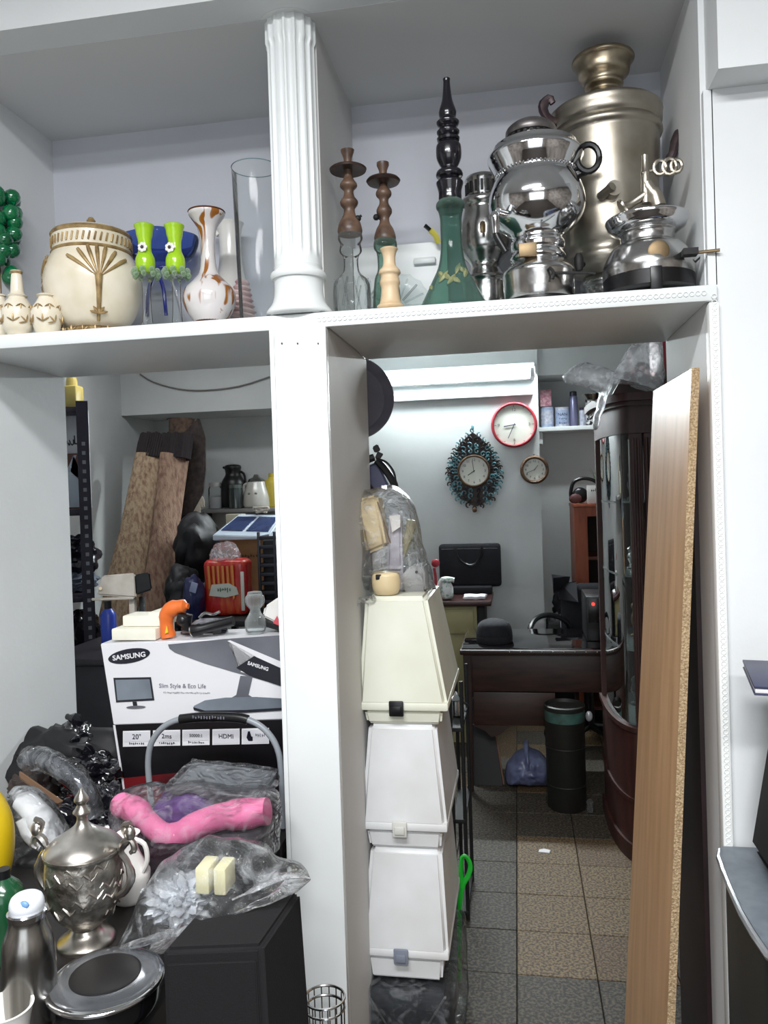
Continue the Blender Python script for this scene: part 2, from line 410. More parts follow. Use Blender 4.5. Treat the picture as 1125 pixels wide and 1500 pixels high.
# ============================================================ things on the shelf, right niche
chrome = mat('chrome', (225, 226, 228), 0.10, 1.0, ns=14, amt=0.5, bump=0.015, bs=30)
chrome2 = mat('worn_chrome', (205, 205, 204), 0.2, 1.0, ns=18, c2=(150, 148, 144), lo=0.45, hi=0.75, bump=0.03)
nickel = mat('dull_nickel', (186, 180, 168), 0.36, 1.0, ns=9, c2=(150, 142, 128), bump=0.03)
brassy = mat('dull_brass', (140, 122, 94), 0.5, 0.9, ns=20, c2=(118, 100, 76))
blackp = mat('black_plastic', (14, 14, 17), 0.35, ns=20, amt=1)
blackm = mat('black_metal', (18, 17, 19), 0.65, 0.0, ns=10, amt=1)
walnut = mat('turned_brown_wood', (112, 88, 72), 0.4, ns=30, c2=(60, 44, 36))
cream = mat('cream_wood', (214, 190, 156), 0.45, ns=12, c2=(196, 168, 130))
ebony = mat('black_turned_wood', (24, 22, 30), 0.22, ns=15, amt=1, coat=0.5)
clearg = glass('clear_glass', (248, 250, 250), 0.05, 0.05)
greeng = glass('green_glass', (140, 176, 164), 0.06, 0.2)
tealg = glass('pale_green_glass', (178, 206, 194), 0.06, 0.14)

def hookah_stem(name, label, cx, Y, top, profs, glassprof, gm, lab2=None, valve=None, group=None):
    T = Turned(cx, 440, Y, FZ)
    t = thing(name, label, 'hookah', T.loc, group=group)
    b = B(); lathe(b, T.prof(profs, 3), n=28); obj('wood_stem', b, walnut, t)
    b = B(); lathe(b, T.prof(glassprof, 3), n=28); obj('glass_bottle', b, gm, t)
    return T, t
T, t = hookah_stem('hookah', 'small hookah with brown turned stem and square-cut clear glass bottle', 516, 1.86, 217,
    [(340, 17), (334, 18), (328, 17), (322, 15), (315, 10), (305, 8), (298, 12), (292, 13), (286, 8), (278, 7), (271, 12), (266, 12), (260, 7), (252, 6), (244, 7)],
    [(455, 24), (450, 26), (425, 27), (408, 25), (400, 15), (392, 11), (375, 11), (366, 16), (360, 16), (354, 15), (346, 18), (338, 17)], clearg)
T.rr = 0; b = B(); lathe(b, T.prof([(246, 12), (243, 26), (240, 27), (239, 25), (241, 6)], 0), n=32); obj('ash_plate', b, mat('dark_copper', (84, 66, 58), 0.4, 0.6, ns=20, c2=(50, 40, 36)), t)
b = B(); lathe(b, T.prof([(241, 5), (230, 6), (221, 9), (217, 10), (217, 7), (224, 4)]), n=24); obj('tobacco_cup', b, walnut, t)
b = B(); ball(b, (0.021, -.004, T.z(322)), 0.008); tube(b, [(0.008, 0, T.z(326)), (0.03, -0.004, T.z(318))], 0.003, 8); obj('valve', b, blackm, t)
b = B()
for k in range(10):
    a = k*2*PI/10; r = 27*T.k
    tube(b, [(r*math.cos(a), r*math.sin(a), T.z(452)), (r*math.cos(a+0.3), r*math.sin(a+0.3), T.z(412))], 0.0022, 6)
    tube(b, [(r*math.cos(a), r*math.sin(a), T.z(412)), (r*math.cos(a+0.3), r*math.sin(a+0.3), T.z(452))], 0.0018, 6)
obj('cut_ridges', b, clearg, t)
T, t = hookah_stem('hookah', 'small hookah with brown stem and green glass bottle behind the cream candlestick', 567, 1.93, 235,
    [(352, 15), (346, 16), (340, 15), (332, 12), (326, 8), (318, 7), (310, 11), (304, 11), (297, 7), (290, 7), (284, 11), (278, 11), (272, 6), (264, 6)],
    [(462, 20), (452, 21), (430, 20), (405, 17), (396, 13), (385, 12), (368, 13), (360, 17), (352, 17), (347, 15)], tealg)
b = B(); lathe(b, T.prof([(268, 10), (262, 23), (258, 25), (256, 23), (258, 6)], 0), n=32); obj('ash_plate', b, MATS['dark_copper'], t)
b = B(); lathe(b, T.prof([(258, 5), (248, 6), (240, 9), (236, 9), (236, 7), (244, 4)]), n=24); obj('tobacco_cup', b, walnut, t)
b = B(); ball(b, (-0.02, -.004, T.z(318)), 0.008); tube(b, [(-0.006, 0, T.z(322)), (-0.024, -0.004, T.z(316))], 0.003, 8); obj('valve', b, blackm, t)

T = Turned(572, 440, 1.80, FZ)
t = thing('candlestick', 'turned cream wooden candlestick in front of the green-bottled hookah', 'candlestick', T.loc)
b = B(); lathe(b, T.prof([(453, 15), (449, 19), (445, 20), (442, 16), (432, 14), (420, 13), (412, 15), (408, 14), (402, 13), (398, 16), (393, 15), (388, 10), (378, 9), (370, 10), (365, 12), (362, 13), (361, 10)], 3), n=32); obj('turned_body', b, cream, t)
b = B(); lathe(b, T.prof([(458, 20), (454, 21), (452, 20)]), n=32); obj('white_foot', b, mat('porcelain', (232, 230, 226), 0.2), t)

# cut glass plate on edge
t = thing('glass_plate', 'round cut-glass plate leaning on edge behind the candlestick', 'plate', (P(585, 440, 2.12).x, 2.1, FZ))
r = 0.085
M = Matrix.Translation((0, 0, r)) @ Matrix.Rotation(math.radians(-78), 4, 'X')
b = B(); lathe(b, smoothp([(-0.012, 0.02), (-0.010, 0.045), (0.0, 0.075), (0.012, r), (0.015, r), (0.004, 0.074), (-0.005, 0.045), (-0.007, 0.001)], 3), n=48, M=M, flute=16, fl_amp=0.03); obj('dish', b, clearg, t)
b = B()
for k in range(16):
    a = k*2*PI/16
    tube(b, [M @ Vector((0.02*math.cos(a), 0.02*math.sin(a), -0.013)), M @ Vector((0.075*math.cos(a), 0.075*math.sin(a), -0.002))], 0.0025, 6)
obj('cut_rays', b, clearg, t)
# ledge and strap at the niche back wall
b = B(); p0 = P(515, 385, 2.17); p1 = P(655, 355, 2.17); bx(b, -0.428, p1.x, 2.15, 2.198, FZ, p1.z-0.002); struct('trim_3', b, boardm)
b = B(); p0 = P(606, 385, 2.14); bx(b, p0.x, p0.x+0.06, 2.135, 2.149, p0.z-0.005, p0.z+0.012, 0.003); solo('cable_duct', 'short white plastic clip on the ledge behind the green hookah', 'clip', b, boardm, p0)
p = P(640, 352, 2.11)
t = thing('strap', 'yellow and black strap end standing up behind the green hookah', 'strap', (p.x, 2.11, P(640, 356, 2.15).z))
pts = [P(642, 356, 2.12), P(638, 345, 2.11), P(630, 337, 2.105), P(622, 330, 2.10)]
b = B(); tube(b, pts[:3], 0.009, 8, smooth=3, flat=(1, 0.3)); obj('yellow_band', b, mat('yellow_strap', (222, 210, 90), 0.6), t, world=True)
b = B(); tube(b, pts[2:], 0.0095, 8, flat=(1, 0.35)); obj('black_end', b, blackp, t, world=True)

# large green hookah
T = Turned(664, 440, 1.87, FZ)
T.rr = 14
t = thing('hookah', 'tall hookah with black turned stem and green glass cone bottle', 'hookah', T.loc)
b = B(); lathe(b, T.prof([(452, 47), (449, 51), (444, 51), (435, 46), (420, 38), (405, 30), (390, 22), (375, 18), (355, 16), (335, 16), (318, 16), (306, 18), (300, 20), (294, 19), (290, 15)], 3), n=48); obj('glass_bottle', b, greeng, t)
b = B()
for k in range(9):
    a = -2.35+k*0.2; z = T.z(428-8*(k % 3)-k); ln = 0.03
    pts = []
    for q in range(5):
        zz = z+ln*(q/4)*(1 if k % 2 else 0.6); f = max(0, min(1, (zz-0.01)/0.10)); rr = (49*(1-f)+22*f)*T.k*1.0; aa = a+0.10*q*(1 if k % 2 else -1)
        pts.append((rr*math.cos(aa), rr*math.sin(aa), zz))
    tube(b, pts, [0.001, 0.005, 0.007, 0.005, 0.001], 6, flat=(1, 1))
obj('gilt_painting', b, mat('faded_gilt', (150, 150, 104), 0.5, 0.2, ns=30, c2=(96, 116, 92)), t)
b = B(); lathe(b, T.prof([(302, 12), (290, 17), (278, 17), (268, 19), (262, 20), (258, 14), (254, 19), (250, 20), (246, 18), (243, 12), (238, 14), (228, 18), (218, 19), (208, 18), (204, 13), (202, 16), (198, 17)], 3)+T.prof([(197, 13), (194, 15), (188, 17), (184, 12), (180, 15), (174, 17), (170, 12), (160, 13), (145, 8), (132, 6), (118, 5), (114, 5.5), (113, 4)], 3), n=32); obj('turned_stem', b, ebony, t)
b = B(); lathe(b, T.prof([(306, 17), (300, 21), (293, 21), (289, 16)], 2), n=32); obj('glass_lip', b, tealg, t)

def vents(bm, T, py0, py1, rpx, n=24, m=0.6):
    for k in range(n):
        a = 2*PI*k/n; r = rpx*T.k; w = PI*r/n*m; z0, z1 = T.z(py0), T.z(py1)
        bx(bm, -w/2, w/2, -0.002, 0.002, z0, z1, M=Matrix.Rotation(a, 4, 'Z') @ Matrix.Translation((0, r, 0)))

# small chrome samovar behind the green hookah
T = Turned(712, 440, 2.04, FZ)
T.rr = 26
t = thing('samovar', 'small chrome samovar standing behind the green hookah bottle', 'samovar', T.loc)
b = B(); lathe(b, T.prof([(446, 31), (440, 33), (412, 33), (405, 36), (398, 30), (392, 24), (384, 22), (372, 30), (360, 37), (345, 39), (325, 38), (310, 34), (300, 32), (294, 36), (288, 36), (284, 30)], 3), n=40); obj('body', b, chrome2, t)
b = B(); lathe(b, T.prof([(286, 22), (282, 24), (262, 25), (258, 27), (254, 24), (252, 12)]), n=32); obj('chimney_crown', b, chrome2, t)
b = B(); vents(b, T, 280, 264, 25.2, 18, 0.9); obj('vent_slots', b, blackm, t)
b = B(); lathe(b, T.prof([(454, 32), (446, 32), (444, 28)]), n=32); obj('foot', b, blackp, t)
b = B(); tube(b, [(0.0, -0.055, T.z(338)), (0.0, -0.085, T.z(338)), (0.0, -0.095, T.z(345)), (0, -0.095, T.z(352))], 0.007, 8, smooth=3); obj('tap', b, brassy, t)

# round chrome samovar
T = Turned(790, 440, 1.848, FZ)
T.rr = 62
t = thing('samovar', 'round-bellied polished chrome samovar with black ring handle and tap', 'samovar', T.loc)
b = B(); lathe(b, T.prof([(380, 36), (372, 42), (366, 40), (362, 38), (358, 40), (350, 41), (344, 38), (338, 40), (330, 48), (315, 61), (300, 69), (285, 72), (270, 71), (256, 66), (246, 60), (242, 59)], 3)+T.prof([(240, 60), (226, 66), (214, 71), (210, 71), (207, 68), (204, 64), (200, 63), (198, 62), (196, 20)], 1), n=64); obj('belly', b, chrome, t)
b = B()
for k in range(60):
    a = 2*PI*k/60; r = 60*T.k; ball(b, (r*math.cos(a), r*math.sin(a), T.z(240)), 0.0028, 1)
o = obj('beaded_rim', b, chrome, t); o['kind'] = 'stuff'
b = B(); lathe(b, T.prof([(436, 47), (432, 52), (402, 53), (394, 54), (388, 52), (382, 44), (376, 39)], 2), n=56); obj('burner_base', b, chrome2, t)
b = B(); lathe(b, T.prof([(450, 50), (446, 53), (434, 53), (432, 50)]), n=48); obj('black_foot', b, blackp, t)
b = B(); lathe(b, T.prof([(200, 30), (193, 30), (189, 37), (183, 38), (178, 36), (174, 28), (172, 18), (171, 2)], 2), n=40, cx=-0.008); obj('chimney_cap', b, mat('worn_steel', (150, 146, 144), 0.4, 0.9, ns=20, c2=(84, 80, 80)), t)
b = B(); vents(b, T, 194, 184, 37.9, 26, 1.0); bmesh.ops.translate(b, verts=b.verts, vec=(-0.008, 0, 0)); obj('vent_slots', b, blackm, t)
hc = Vector((76*T.k, -0.02, T.z(228)))
b = B(); tube(b, [hc+Vector((math.cos(a)*0.024, -0.004, math.sin(a)*0.030)) for a in [q*PI/9 for q in range(18)]], 0.0075, 8, closed=True); tube(b, [hc+Vector((-0.03, 0.01, -0.03)), hc+Vector((-0.005, 0, -0.026))], 0.010, 8); obj('handle', b, blackp, t)
b = B(); tube(b, [(-0.07, -0.075, T.z(312)), (-0.088, -0.095, T.z(312))], 0.009, 12)
lathe(b, [(T.z(344), 0.007), (T.z(336), 0.009), (T.z(322), 0.0105), (T.z(316), 0.0105), (T.z(312), 0.006)], cx=-0.093, cy=-0.1, n=14); obj('tap', b, chrome, t)
b = B(); tube(b, [(-0.092, -0.1, T.z(345)), (-0.088, -0.1, T.z(352)), (-0.08, -0.1, T.z(362)), (-0.072, -0.1, T.z(372))], 0.008, 10, smooth=3); obj('tap_lever', b, blackp, t)
b = B(); tube(b, [(0.02, -53*T.k-0.002, T.z(398)), (0.022, -53*T.k-0.009, T.z(398)), (0.03, -53*T.k-0.009, T.z(406)), (0.026, -53*T.k-0.009, T.z(414))], 0.0035, 8, smooth=2)
tube(b, [(0.03, -0.08, T.z(404)), (0.10, -0.085, T.z(408)), (0.118, -0.085, T.z(410))], 0.0032, 8); obj('wick_knob', b, blackm, t)
b = B(); bx(b, -0.044, -0.004, -43*T.k-0.001, -43*T.k+0.01, T.z(374), T.z(354), 0.002); obj('window_door', b, brassy, t)

# big nickel cylinder samovar
T = Turned(893, 440, 2.04, FZ)
T.rr = 75
t = thing('samovar', 'largest samovar, dull nickel cylinder with flared crown at the right', 'samovar', T.loc)
b = B(); lathe(b, T.prof([(402, 38), (395, 46), (385, 62), (372, 68), (366, 66), (358, 66), (350, 70), (330, 73), (260, 76), (200, 79), (188, 79), (182, 83), (176, 84), (170, 80), (165, 83), (158, 84), (150, 84), (143, 84), (139, 70), (137, 30)], 2), n=64); obj('barrel', b, nickel, t)
b = B(); lathe(b, T.prof([(452, 50), (448, 54), (438, 50), (428, 42), (418, 40), (410, 44), (402, 40)], 3), n=48); obj('pedestal', b, chrome2, t)
b = B(); lathe(b, T.prof([(150, 22), (140, 24), (134, 25), (128, 22), (124, 24), (118, 29), (112, 29), (106, 32), (98, 38), (88, 40), (80, 43), (76, 46), (72, 46), (71, 43), (80, 38), (95, 30), (110, 24)], 3), n=48, cap=False); obj('flared_crown', b, mat('brassy_nickel', (182, 170, 148), 0.33, 1.0, ns=14, c2=(132, 116, 92)), t)
for sx in (-1, 1):
    if sx < 0: pts = [(-0.105, -0.05, T.z(168)), (-0.140, -0.06, T.z(158)), (-0.152, -0.06, T.z(140)), (-0.138, -0.06, T.z(128)), (-0.128, -0.06, T.z(136))]
    else: pts = [(0.135, -0.03, T.z(232)), (0.150, -0.04, T.z(226)), (0.158, -0.04, T.z(208)), (0.168, -0.04, T.z(194)), (0.178, -0.04, T.z(192)), (0.174, -0.04, T.z(206))]
    b = B(); tube(b, pts, [0.006, 0.009, 0.010, 0.008, 0.006], 8, smooth=3, flat=(1, 1.3)); h = obj('handle', b, mat('cast_dark_handle', (92, 82, 84), 0.45, 0.7, ns=30, c2=(60, 44, 48)), t)
    b = B(); q = Vector(pts[-1]); ball(b, q+Vector((0, 0, -0.004)), 0.011, 2, (1, 1, 1.3)) if sx > 0 else ball(b, Vector(pts[0]), 0.012, 2); obj('handle_knob', b, brassy, h)
b = B(); tube(b, [(-0.075, -0.13, T.z(392)), (-0.085, -0.155, T.z(392))], 0.008, 10); lathe(b, [(T.z(404), 0.008), (T.z(396), 0.011), (T.z(386), 0.011), (T.z(380), 0.006)], cx=-0.085, cy=-0.155, n=14); obj('drain_plug', b, blackm, t)
# tap assembly of the nickel samovar
b = B(); tube(b, [(-0.005, -0.12, T.z(290)), (0.0, -0.150, T.z(290))], 0.018, 16)
tube(b, [(-0.03, -0.125, T.z(296)), (-0.005, -0.16, T.z(290))], 0.010, 10); obj('tap_mount', b, nickel, t)

# stove
T = Turned(950, 420, 1.838, FZ)
T.rr = 64
t = thing('kerosene_stove', 'squat chrome kerosene stove with dish top, black foot, at right shelf end', 'stove', T.loc)
b = B(); lathe(b, T.prof([(400, 66), (392, 68), (380, 68), (366, 62), (354, 54), (350, 42), (348, 40), (338, 40), (334, 44), (330, 44)], 3), n=64); obj('tank', b, chrome2, t)
b = B(); lathe(b, T.prof([(336, 38), (332, 46), (324, 56), (316, 60), (311, 62), (308, 61), (312, 56), (320, 48), (324, 30)], 3), n=56); obj('drip_dish', b, chrome, t)
b = B(); lathe(b, T.prof([(422, 60), (418, 67), (398, 68), (394, 64)]), n=56)
for k in range(3):
    a = -PI/2+k*2*PI/3; bx(b, -0.012, 0.012, -0.006, 0.006, 0.0, T.z(396), 0.002, M=Matrix.Translation((66*T.k*math.cos(a), 66*T.k*math.sin(a), 0)) @ Matrix.Rotation(a+PI/2, 4, 'Z'))
obj('black_foot', b, blackp, t)
b = B(); lathe(b, [(0, 0.001), (0, 0.021), (0.004, 0.022), (0.006, 0.018), (0.006, 0.001)], n=24, M=Matrix.Translation((0.007, -66*T.k+0.004, T.z(374))) @ Matrix.Rotation(PI/2, 4, 'X')); obj('round_boss', b, brassy, t)
b = B(); tube(b, [(0.06, -0.085, T.z(380)), (0.128, -0.10, T.z(381))], 0.0035, 8); obj('key_rod', b, brassy, t)
b = B(); bx(b, 0.055, 0.085, -0.104, -0.078, T.z(384), T.z(375)); obj('key_slot', b, blackm, t)
b = B(); tube(b, [(0.092, -0.03, T.z(384)), (0.115, -0.03, T.z(370)), (0.135, -0.03, T.z(352)), (0.13, -0.03, T.z(366)), (0.142, -0.03, T.z(374))], 0.0022, 6); obj('wire_loop', b, blackm, t)

# brass tap lying on the stove dish
p = P(951, 318, 1.86)
t = thing('samovar_tap', 'old nickel samovar tap with ornate loop key standing on the stove dish', 'tap', (p.x, 1.86, P(951, 325, 1.86).z))
K = S(1.86, 951)
def L(dx, py): return Vector((dx*K, -0.012, P(951, py, 1.86).z-t.location.z))
b = B(); lathe(b, [(L(0, 322).z, 0.022), (L(0, 312).z, 0.022), (L(0, 306).z, 0.014), (L(0, 296).z, 0.010)], cx=0.01, cy=-0.01, n=20)
tube(b, [L(12, 306), L(8, 290), L(0, 280), L(-4, 270)], [0.018, 0.017, 0.014, 0.012], 12, smooth=3)
lathe(b, [(L(0, 300).z, 0.010), (L(0, 286).z, 0.011), (L(0, 260).z, 0.009), (L(0, 256).z, 0.011), (L(0, 252).z, 0.008), (L(0, 236).z, 0.0065), (L(0, 230).z, 0.007)], cx=-0.008, cy=-0.012, n=16); obj('spout_body', b, nickel, t)
b = B()
for c, r in ((16, 9), (30, 10), (40, 8)):
    tube(b, [L(c, 250)+Vector((math.cos(a)*r*K, 0, math.sin(a)*r*K*1.2)) for a in [q*PI/6 for q in range(12)]], 0.0048, 8, closed=True)
tube(b, [L(-4, 254), L(10, 252)], 0.004, 6); obj('loop_key', b, nickel, t)
b = B(); M = Matrix.Translation(L(-40, 306)) @ Matrix.Rotation(math.radians(60), 4, 'Y')
lathe(b, smoothp([(-0.002, 0.021), (0.004, 0.022), (0.01, 0.012), (0.03, 0.009), (0.06, 0.011), (0.066, 0.006)], 3), n=24, M=M, flute=12, fl_amp=0.06, zr=(-0.01, 0.008)); obj('fluted_nozzle', b, nickel, t)

# ============================================================ fluted column in front of the divider
T = Turned(438, 455, 1.79, FZ)
T.rr = 34
T.x = P(439, 455, 1.79).x
t = thing('fluted_column', 'white fluted ornamental column standing on the shelf before the divider', 'column', (T.x, 1.79, FZ))
b = B(); n = 96; k = T.k
prof = T.prof([(458, 44), (455, 47), (450, 47), (444, 42), (438, 38), (425, 35), (406, 35), (404, 38), (399, 40), (394, 39), (391, 34), (386, 35)], 2)
lathe(b, prof, n=64); obj('base_moulding', b, boardm, t)
b = B(); z0 = T.z(388); z1 = 2.643-FZ; rings = []
def shaft_r(z, a):
    zz = (z-z0)/(z1-z0); base = (34+ (2.5 if zz > 0.9 else 0))*k
    fl = 0.0
    ph = (a*16/(2*PI)) % 1.0
    env = min(1, max(0, (z-z0-0.02)/0.03))*min(1, max(0, (T.z(14)-z)/0.03))
    g = max(0, 1-((ph-0.5)/0.36)**2)
    return base-0.0065*math.sqrt(g)*env
tb = bmesh.new(); zs = [z0+(z1-z0)*i/60 for i in range(61)]; N = 160
for z in zs:
    rings.append([tb.verts.new((shaft_r(z, 2*PI*i/N)*math.cos(2*PI*i/N), shaft_r(z, 2*PI*i/N)*math.sin(2*PI*i/N), z)) for i in range(N)])
for a, c in zip(rings, rings[1:]):
    for i in range(N): tb.faces.new((a[i], a[(i+1) % N], c[(i+1) % N], c[i]))
merge(b, tb); obj('fluted_shaft', b, boardm, t)
b = B(); lathe(b, T.prof([(8, 35), (4, 38), (0, 38), (-4, 42)])+[(z1, 44*k)], n=64); obj('capital', b, boardm, t)
b = B(); bx(b, -0.082, 0.075, -0.045, 0.06, -0.001, 0.0015); obj('base_shadow_strip', b, blackm, t)  # thin black sheet standing in for the shadow line under the base
# ============================================================ things on the shelf, left niche
ivory = mat('ivory_ceramic', (230, 222, 204), 0.28, ns=10, c2=(214, 203, 178), coat=0.3)
gold = mat('antique_gold_relief', (176, 150, 104), 0.42, 0.35, ns=40, c2=(120, 96, 62))
# grape cluster bottle
T = Turned(2, 480, 1.93, FZ)
t = thing('grape_ornament', 'emerald green glass grape cluster ornament at the left frame edge', 'ornament', T.loc)
gg = mat('emerald_glass', (6, 132, 78), 0.08, ns=20, c2=(2, 92, 56), coat=1.0, trans=0.35)
for i in range(54):
    py = 285+random.random()*122; f = 1-abs((py-330)/95)**2*0.6; a = random.uniform(0, 2*PI); rr = 24*f*T.k
    b = B(); ball(b, (rr*math.cos(a), rr*math.sin(a)*0.8, T.z(py)), 11*T.k, 2); obj('glass_grape', b, gg, t)
b = B(); tube(b, [(0, 0, 0.0), (0, 0, T.z(420)), (0, 0, T.z(330)), (0.002, 0, T.z(278)), (-0.005, 0, T.z(262)), (-0.012, 0, T.z(258))], 0.004, 8, smooth=3); lathe(b, [(0, 0.03), (0.004, 0.03), (0.008, 0.006)], n=20); obj('wire_stem', b, brassy, t)
def relief_leaf(b, c, r, n=5, spread=1.2, length=0.02, ang=PI/2, rad=0.0022):
    for k in range(n):
        a = ang+(k-(n-1)/2)*spread/max(1, n-1)
        pts = []
        for q in range(5):
            s = q/4*length; th = c[0]+math.cos(a)*s/r
            pts.append((r*math.cos(th)*1.0, r*math.sin(th), c[1]+math.sin(a)*s))
        tube(b, pts, [rad*.5, rad, rad*1.3, rad, rad*.4], 6)
# small vases
for cx, Y, lab, pr in ((27, 1.80, 'small ivory bottle vase with slim gold neck beside the big urn',
        [(492, 13), (486, 15), (478, 19), (462, 21), (448, 20), (438, 14), (434, 11), (431, 13), (428, 9), (418, 8), (404, 7), (398, 6), (395, 7)]),
        (69, 1.80, 'small squat ivory vase with gold scrolls touching the big urn', [(491, 13), (485, 15), (478, 17), (462, 20), (450, 19), (440, 13), (434, 10), (431, 13), (429, 10)]),
        (2, 1.84, 'small ivory vase cut by the left frame edge', [(494, 10), (486, 12), (470, 15), (452, 12), (436, 6), (432, 8), (430, 6)])):
    T = Turned(cx, 480, Y, FZ); T.rr = 14; t = thing('small_vase', lab, 'vase', T.loc, group='small ivory vases')
    b = B(); lathe(b, T.prof(pr, 3), n=32); obj('body', b, ivory, t)
    b = B(); r = pr[3][1]*T.k*1.0
    for q in range(8):
        relief_leaf(b, (q*PI/4+0.3, T.z(472)), r*1.02, 3, 2.0, 0.018, PI/2+(q % 2)*0.8, 0.0016)
        relief_leaf(b, (q*PI/4, T.z(446)), r*0.98, 3, 2.0, 0.014, -PI/2, 0.0014)
    obj('gold_scrolls', b, gold, t)
    b = B(); zf = T.z(pr[0][0]); lathe(b, [(0, pr[0][1]*T.k*1.05), (max(0.004, zf+0.004), pr[0][1]*T.k*1.08), (max(0.007, zf+0.007), pr[0][1]*T.k*0.8)], n=28)
    obj('gold_foot_rim', b, gold, t); b = B(); lathe(b, [(T.z(pr[-1][0]+3), pr[-1][1]*T.k), (T.z(pr[-1][0]), pr[-1][1]*T.k*1.15), (T.z(pr[-1][0]), pr[-1][1]*T.k*0.6)], n=28); obj('gold_lip', b, gold, t)
# big urn
T = Turned(139, 480, 1.90, FZ)
T.rr = 50
t = thing('urn', 'large ivory ceramic urn with gold shell relief and beaded collar', 'urn', T.loc)
b = B(); pr = [(478, 36), (470, 44), (455, 53), (435, 60), (412, 64), (395, 64), (378, 60), (364, 53), (358, 49)]; lathe(b, T.prof(pr, 4), n=64); obj('body', b, ivory, t)
b = B(); lathe(b, T.prof([(362, 50), (357, 51), (338, 52), (334, 52), (331, 50), (328, 42), (326, 10), (325, 2)], 1), n=64); obj('lid', b, ivory, t)
b = B()
for k in range(44):
    a = 2*PI*k/44; rr = 52.2*T.k; tube(b, [(rr*math.cos(a), rr*math.sin(a), T.z(354)), (rr*math.cos(a+.05), rr*math.sin(a+.05), T.z(342))], 0.0024, 6)
o = obj('collar_beads', b, gold, t); o['kind'] = 'stuff'
b = B(); lathe(b, T.prof([(364, 52), (361, 53.5), (358, 52)]), n=56); lathe(b, T.prof([(337, 52.5), (333, 53.5), (330, 51)]), n=56); obj('collar_rings', b, gold, t)
b = B(); lathe(b, T.prof([(330, 10), (326, 4), (322, 6), (318, 3)]), n=16); obj('finial', b, gold, t)
b = B(); lathe(b, [(0, 43*T.k), (0.008, 46*T.k), (0.012, 40*T.k)]+T.prof([(478, 34)]), n=56); 
for q in range(18): relief_leaf(b, (q*PI/9, 0.012), 45*T.k+0.002, 3, 1.6, 0.018, PI/2, 0.0028)
obj('gilt_foot', b, gold, t)
# shell relief follows the belly, at camera-right side
prs = T.prof(pr)
def rad_at(z):
    for (z0, r0), (z1, r1) in zip(prs, prs[1:]):
        if z0 <= z <= z1: return r0+(r1-r0)*(z-z0)/(z1-z0)
    return prs[-1][1] if z > prs[-1][0] else prs[0][1]
def shell(b, th0, z0, z1, n, fan):
    for k in range(n):
        f = (k-(n-1)/2)/((n-1)/2); pts = []
        for q in range(7):
            s = q/6; z = z0+(z1-z0)*s*(1-0.35*f*f); th = th0+fan*f*s**0.8*(1+0.5*s); r = rad_at(z)+0.001
            if s > 0.92: r += 0.004
            pts.append((r*math.cos(th), r*math.sin(th), z))
        tube(b, pts, [0.0015, 0.002, 0.003, 0.004, 0.005, 0.0055, 0.004], 8)
for th in (-PI/2+0.62, -PI/2-1.35, PI/2):
    b = B(); shell(b, th, T.z(412), T.z(362), 7, 0.42)
    pts = []
    for q in range(6):
        z = T.z(470)+(T.z(408)-T.z(470))*q/5; r = rad_at(z)+0.002; pts.append((r*math.cos(th), r*math.sin(th), z))
    tube(b, pts, [0.004, 0.005, 0.006, 0.0065, 0.008, 0.01], 10)
    relief_leaf(b, (th, T.z(462)), rad_at(T.z(455))+0.002, 5, 2.6, 0.022, PI/2, 0.003)
    obj('shell_relief', b, gold, t)
b = B()
for k in range(9): relief_leaf(b, (-PI/2-0.95+0.03*math.sin(k), T.z(430-k*7)), rad_at(T.z(430-k*7))+0.0015, 2, 2.5, 0.012, PI/2+math.sin(k)*0.9, 0.0018)
obj('scroll_relief', b, mat('brown_scroll', (150, 132, 110), 0.5), t)
# blue glass bowl vase
blueg = glass('cobalt_glass', (140, 162, 216), 0.05, 0.14)
T = Turned(240, 470, 2.09, FZ)
t = thing('glass_bowl_vase', 'clear footed glass vase with cobalt blue rim and trailing blue bands', 'vase', T.loc)
b = B(); lathe(b, T.prof([(478, 24), (474, 27), (460, 28), (430, 22), (410, 16), (396, 14), (385, 24), (370, 40)], 3), n=48, cap=False); obj('clear_body', b, clearg, t)
b = B(); lathe(b, T.prof([(385, 24), (370, 40), (355, 48), (342, 51), (336, 50), (341, 47), (356, 44), (370, 37)], 3), n=64, cap=False, flute=5, fl_amp=0.05); obj('blue_rim', b, blueg, t)
b = B(); bl = mat('cobalt_trail', (22, 34, 128), 0.12, coat=1)
for sx in (-1, 1):
    tube(b, [(0.0, -0.035, T.z(400)), (sx*0.010, -0.040, T.z(410)), (sx*0.022, -0.042, T.z(430)), (sx*0.026, -0.044, T.z(450)), (sx*0.028, -0.044, T.z(468))], 0.0055, 8, smooth=3)
    tube(b, [(0, -0.036, T.z(398)), (sx*0.02, -0.034, T.z(396)), (sx*0.034, -0.028, T.z(400))], 0.004, 8, smooth=3)
obj('blue_trails', b, bl, t)
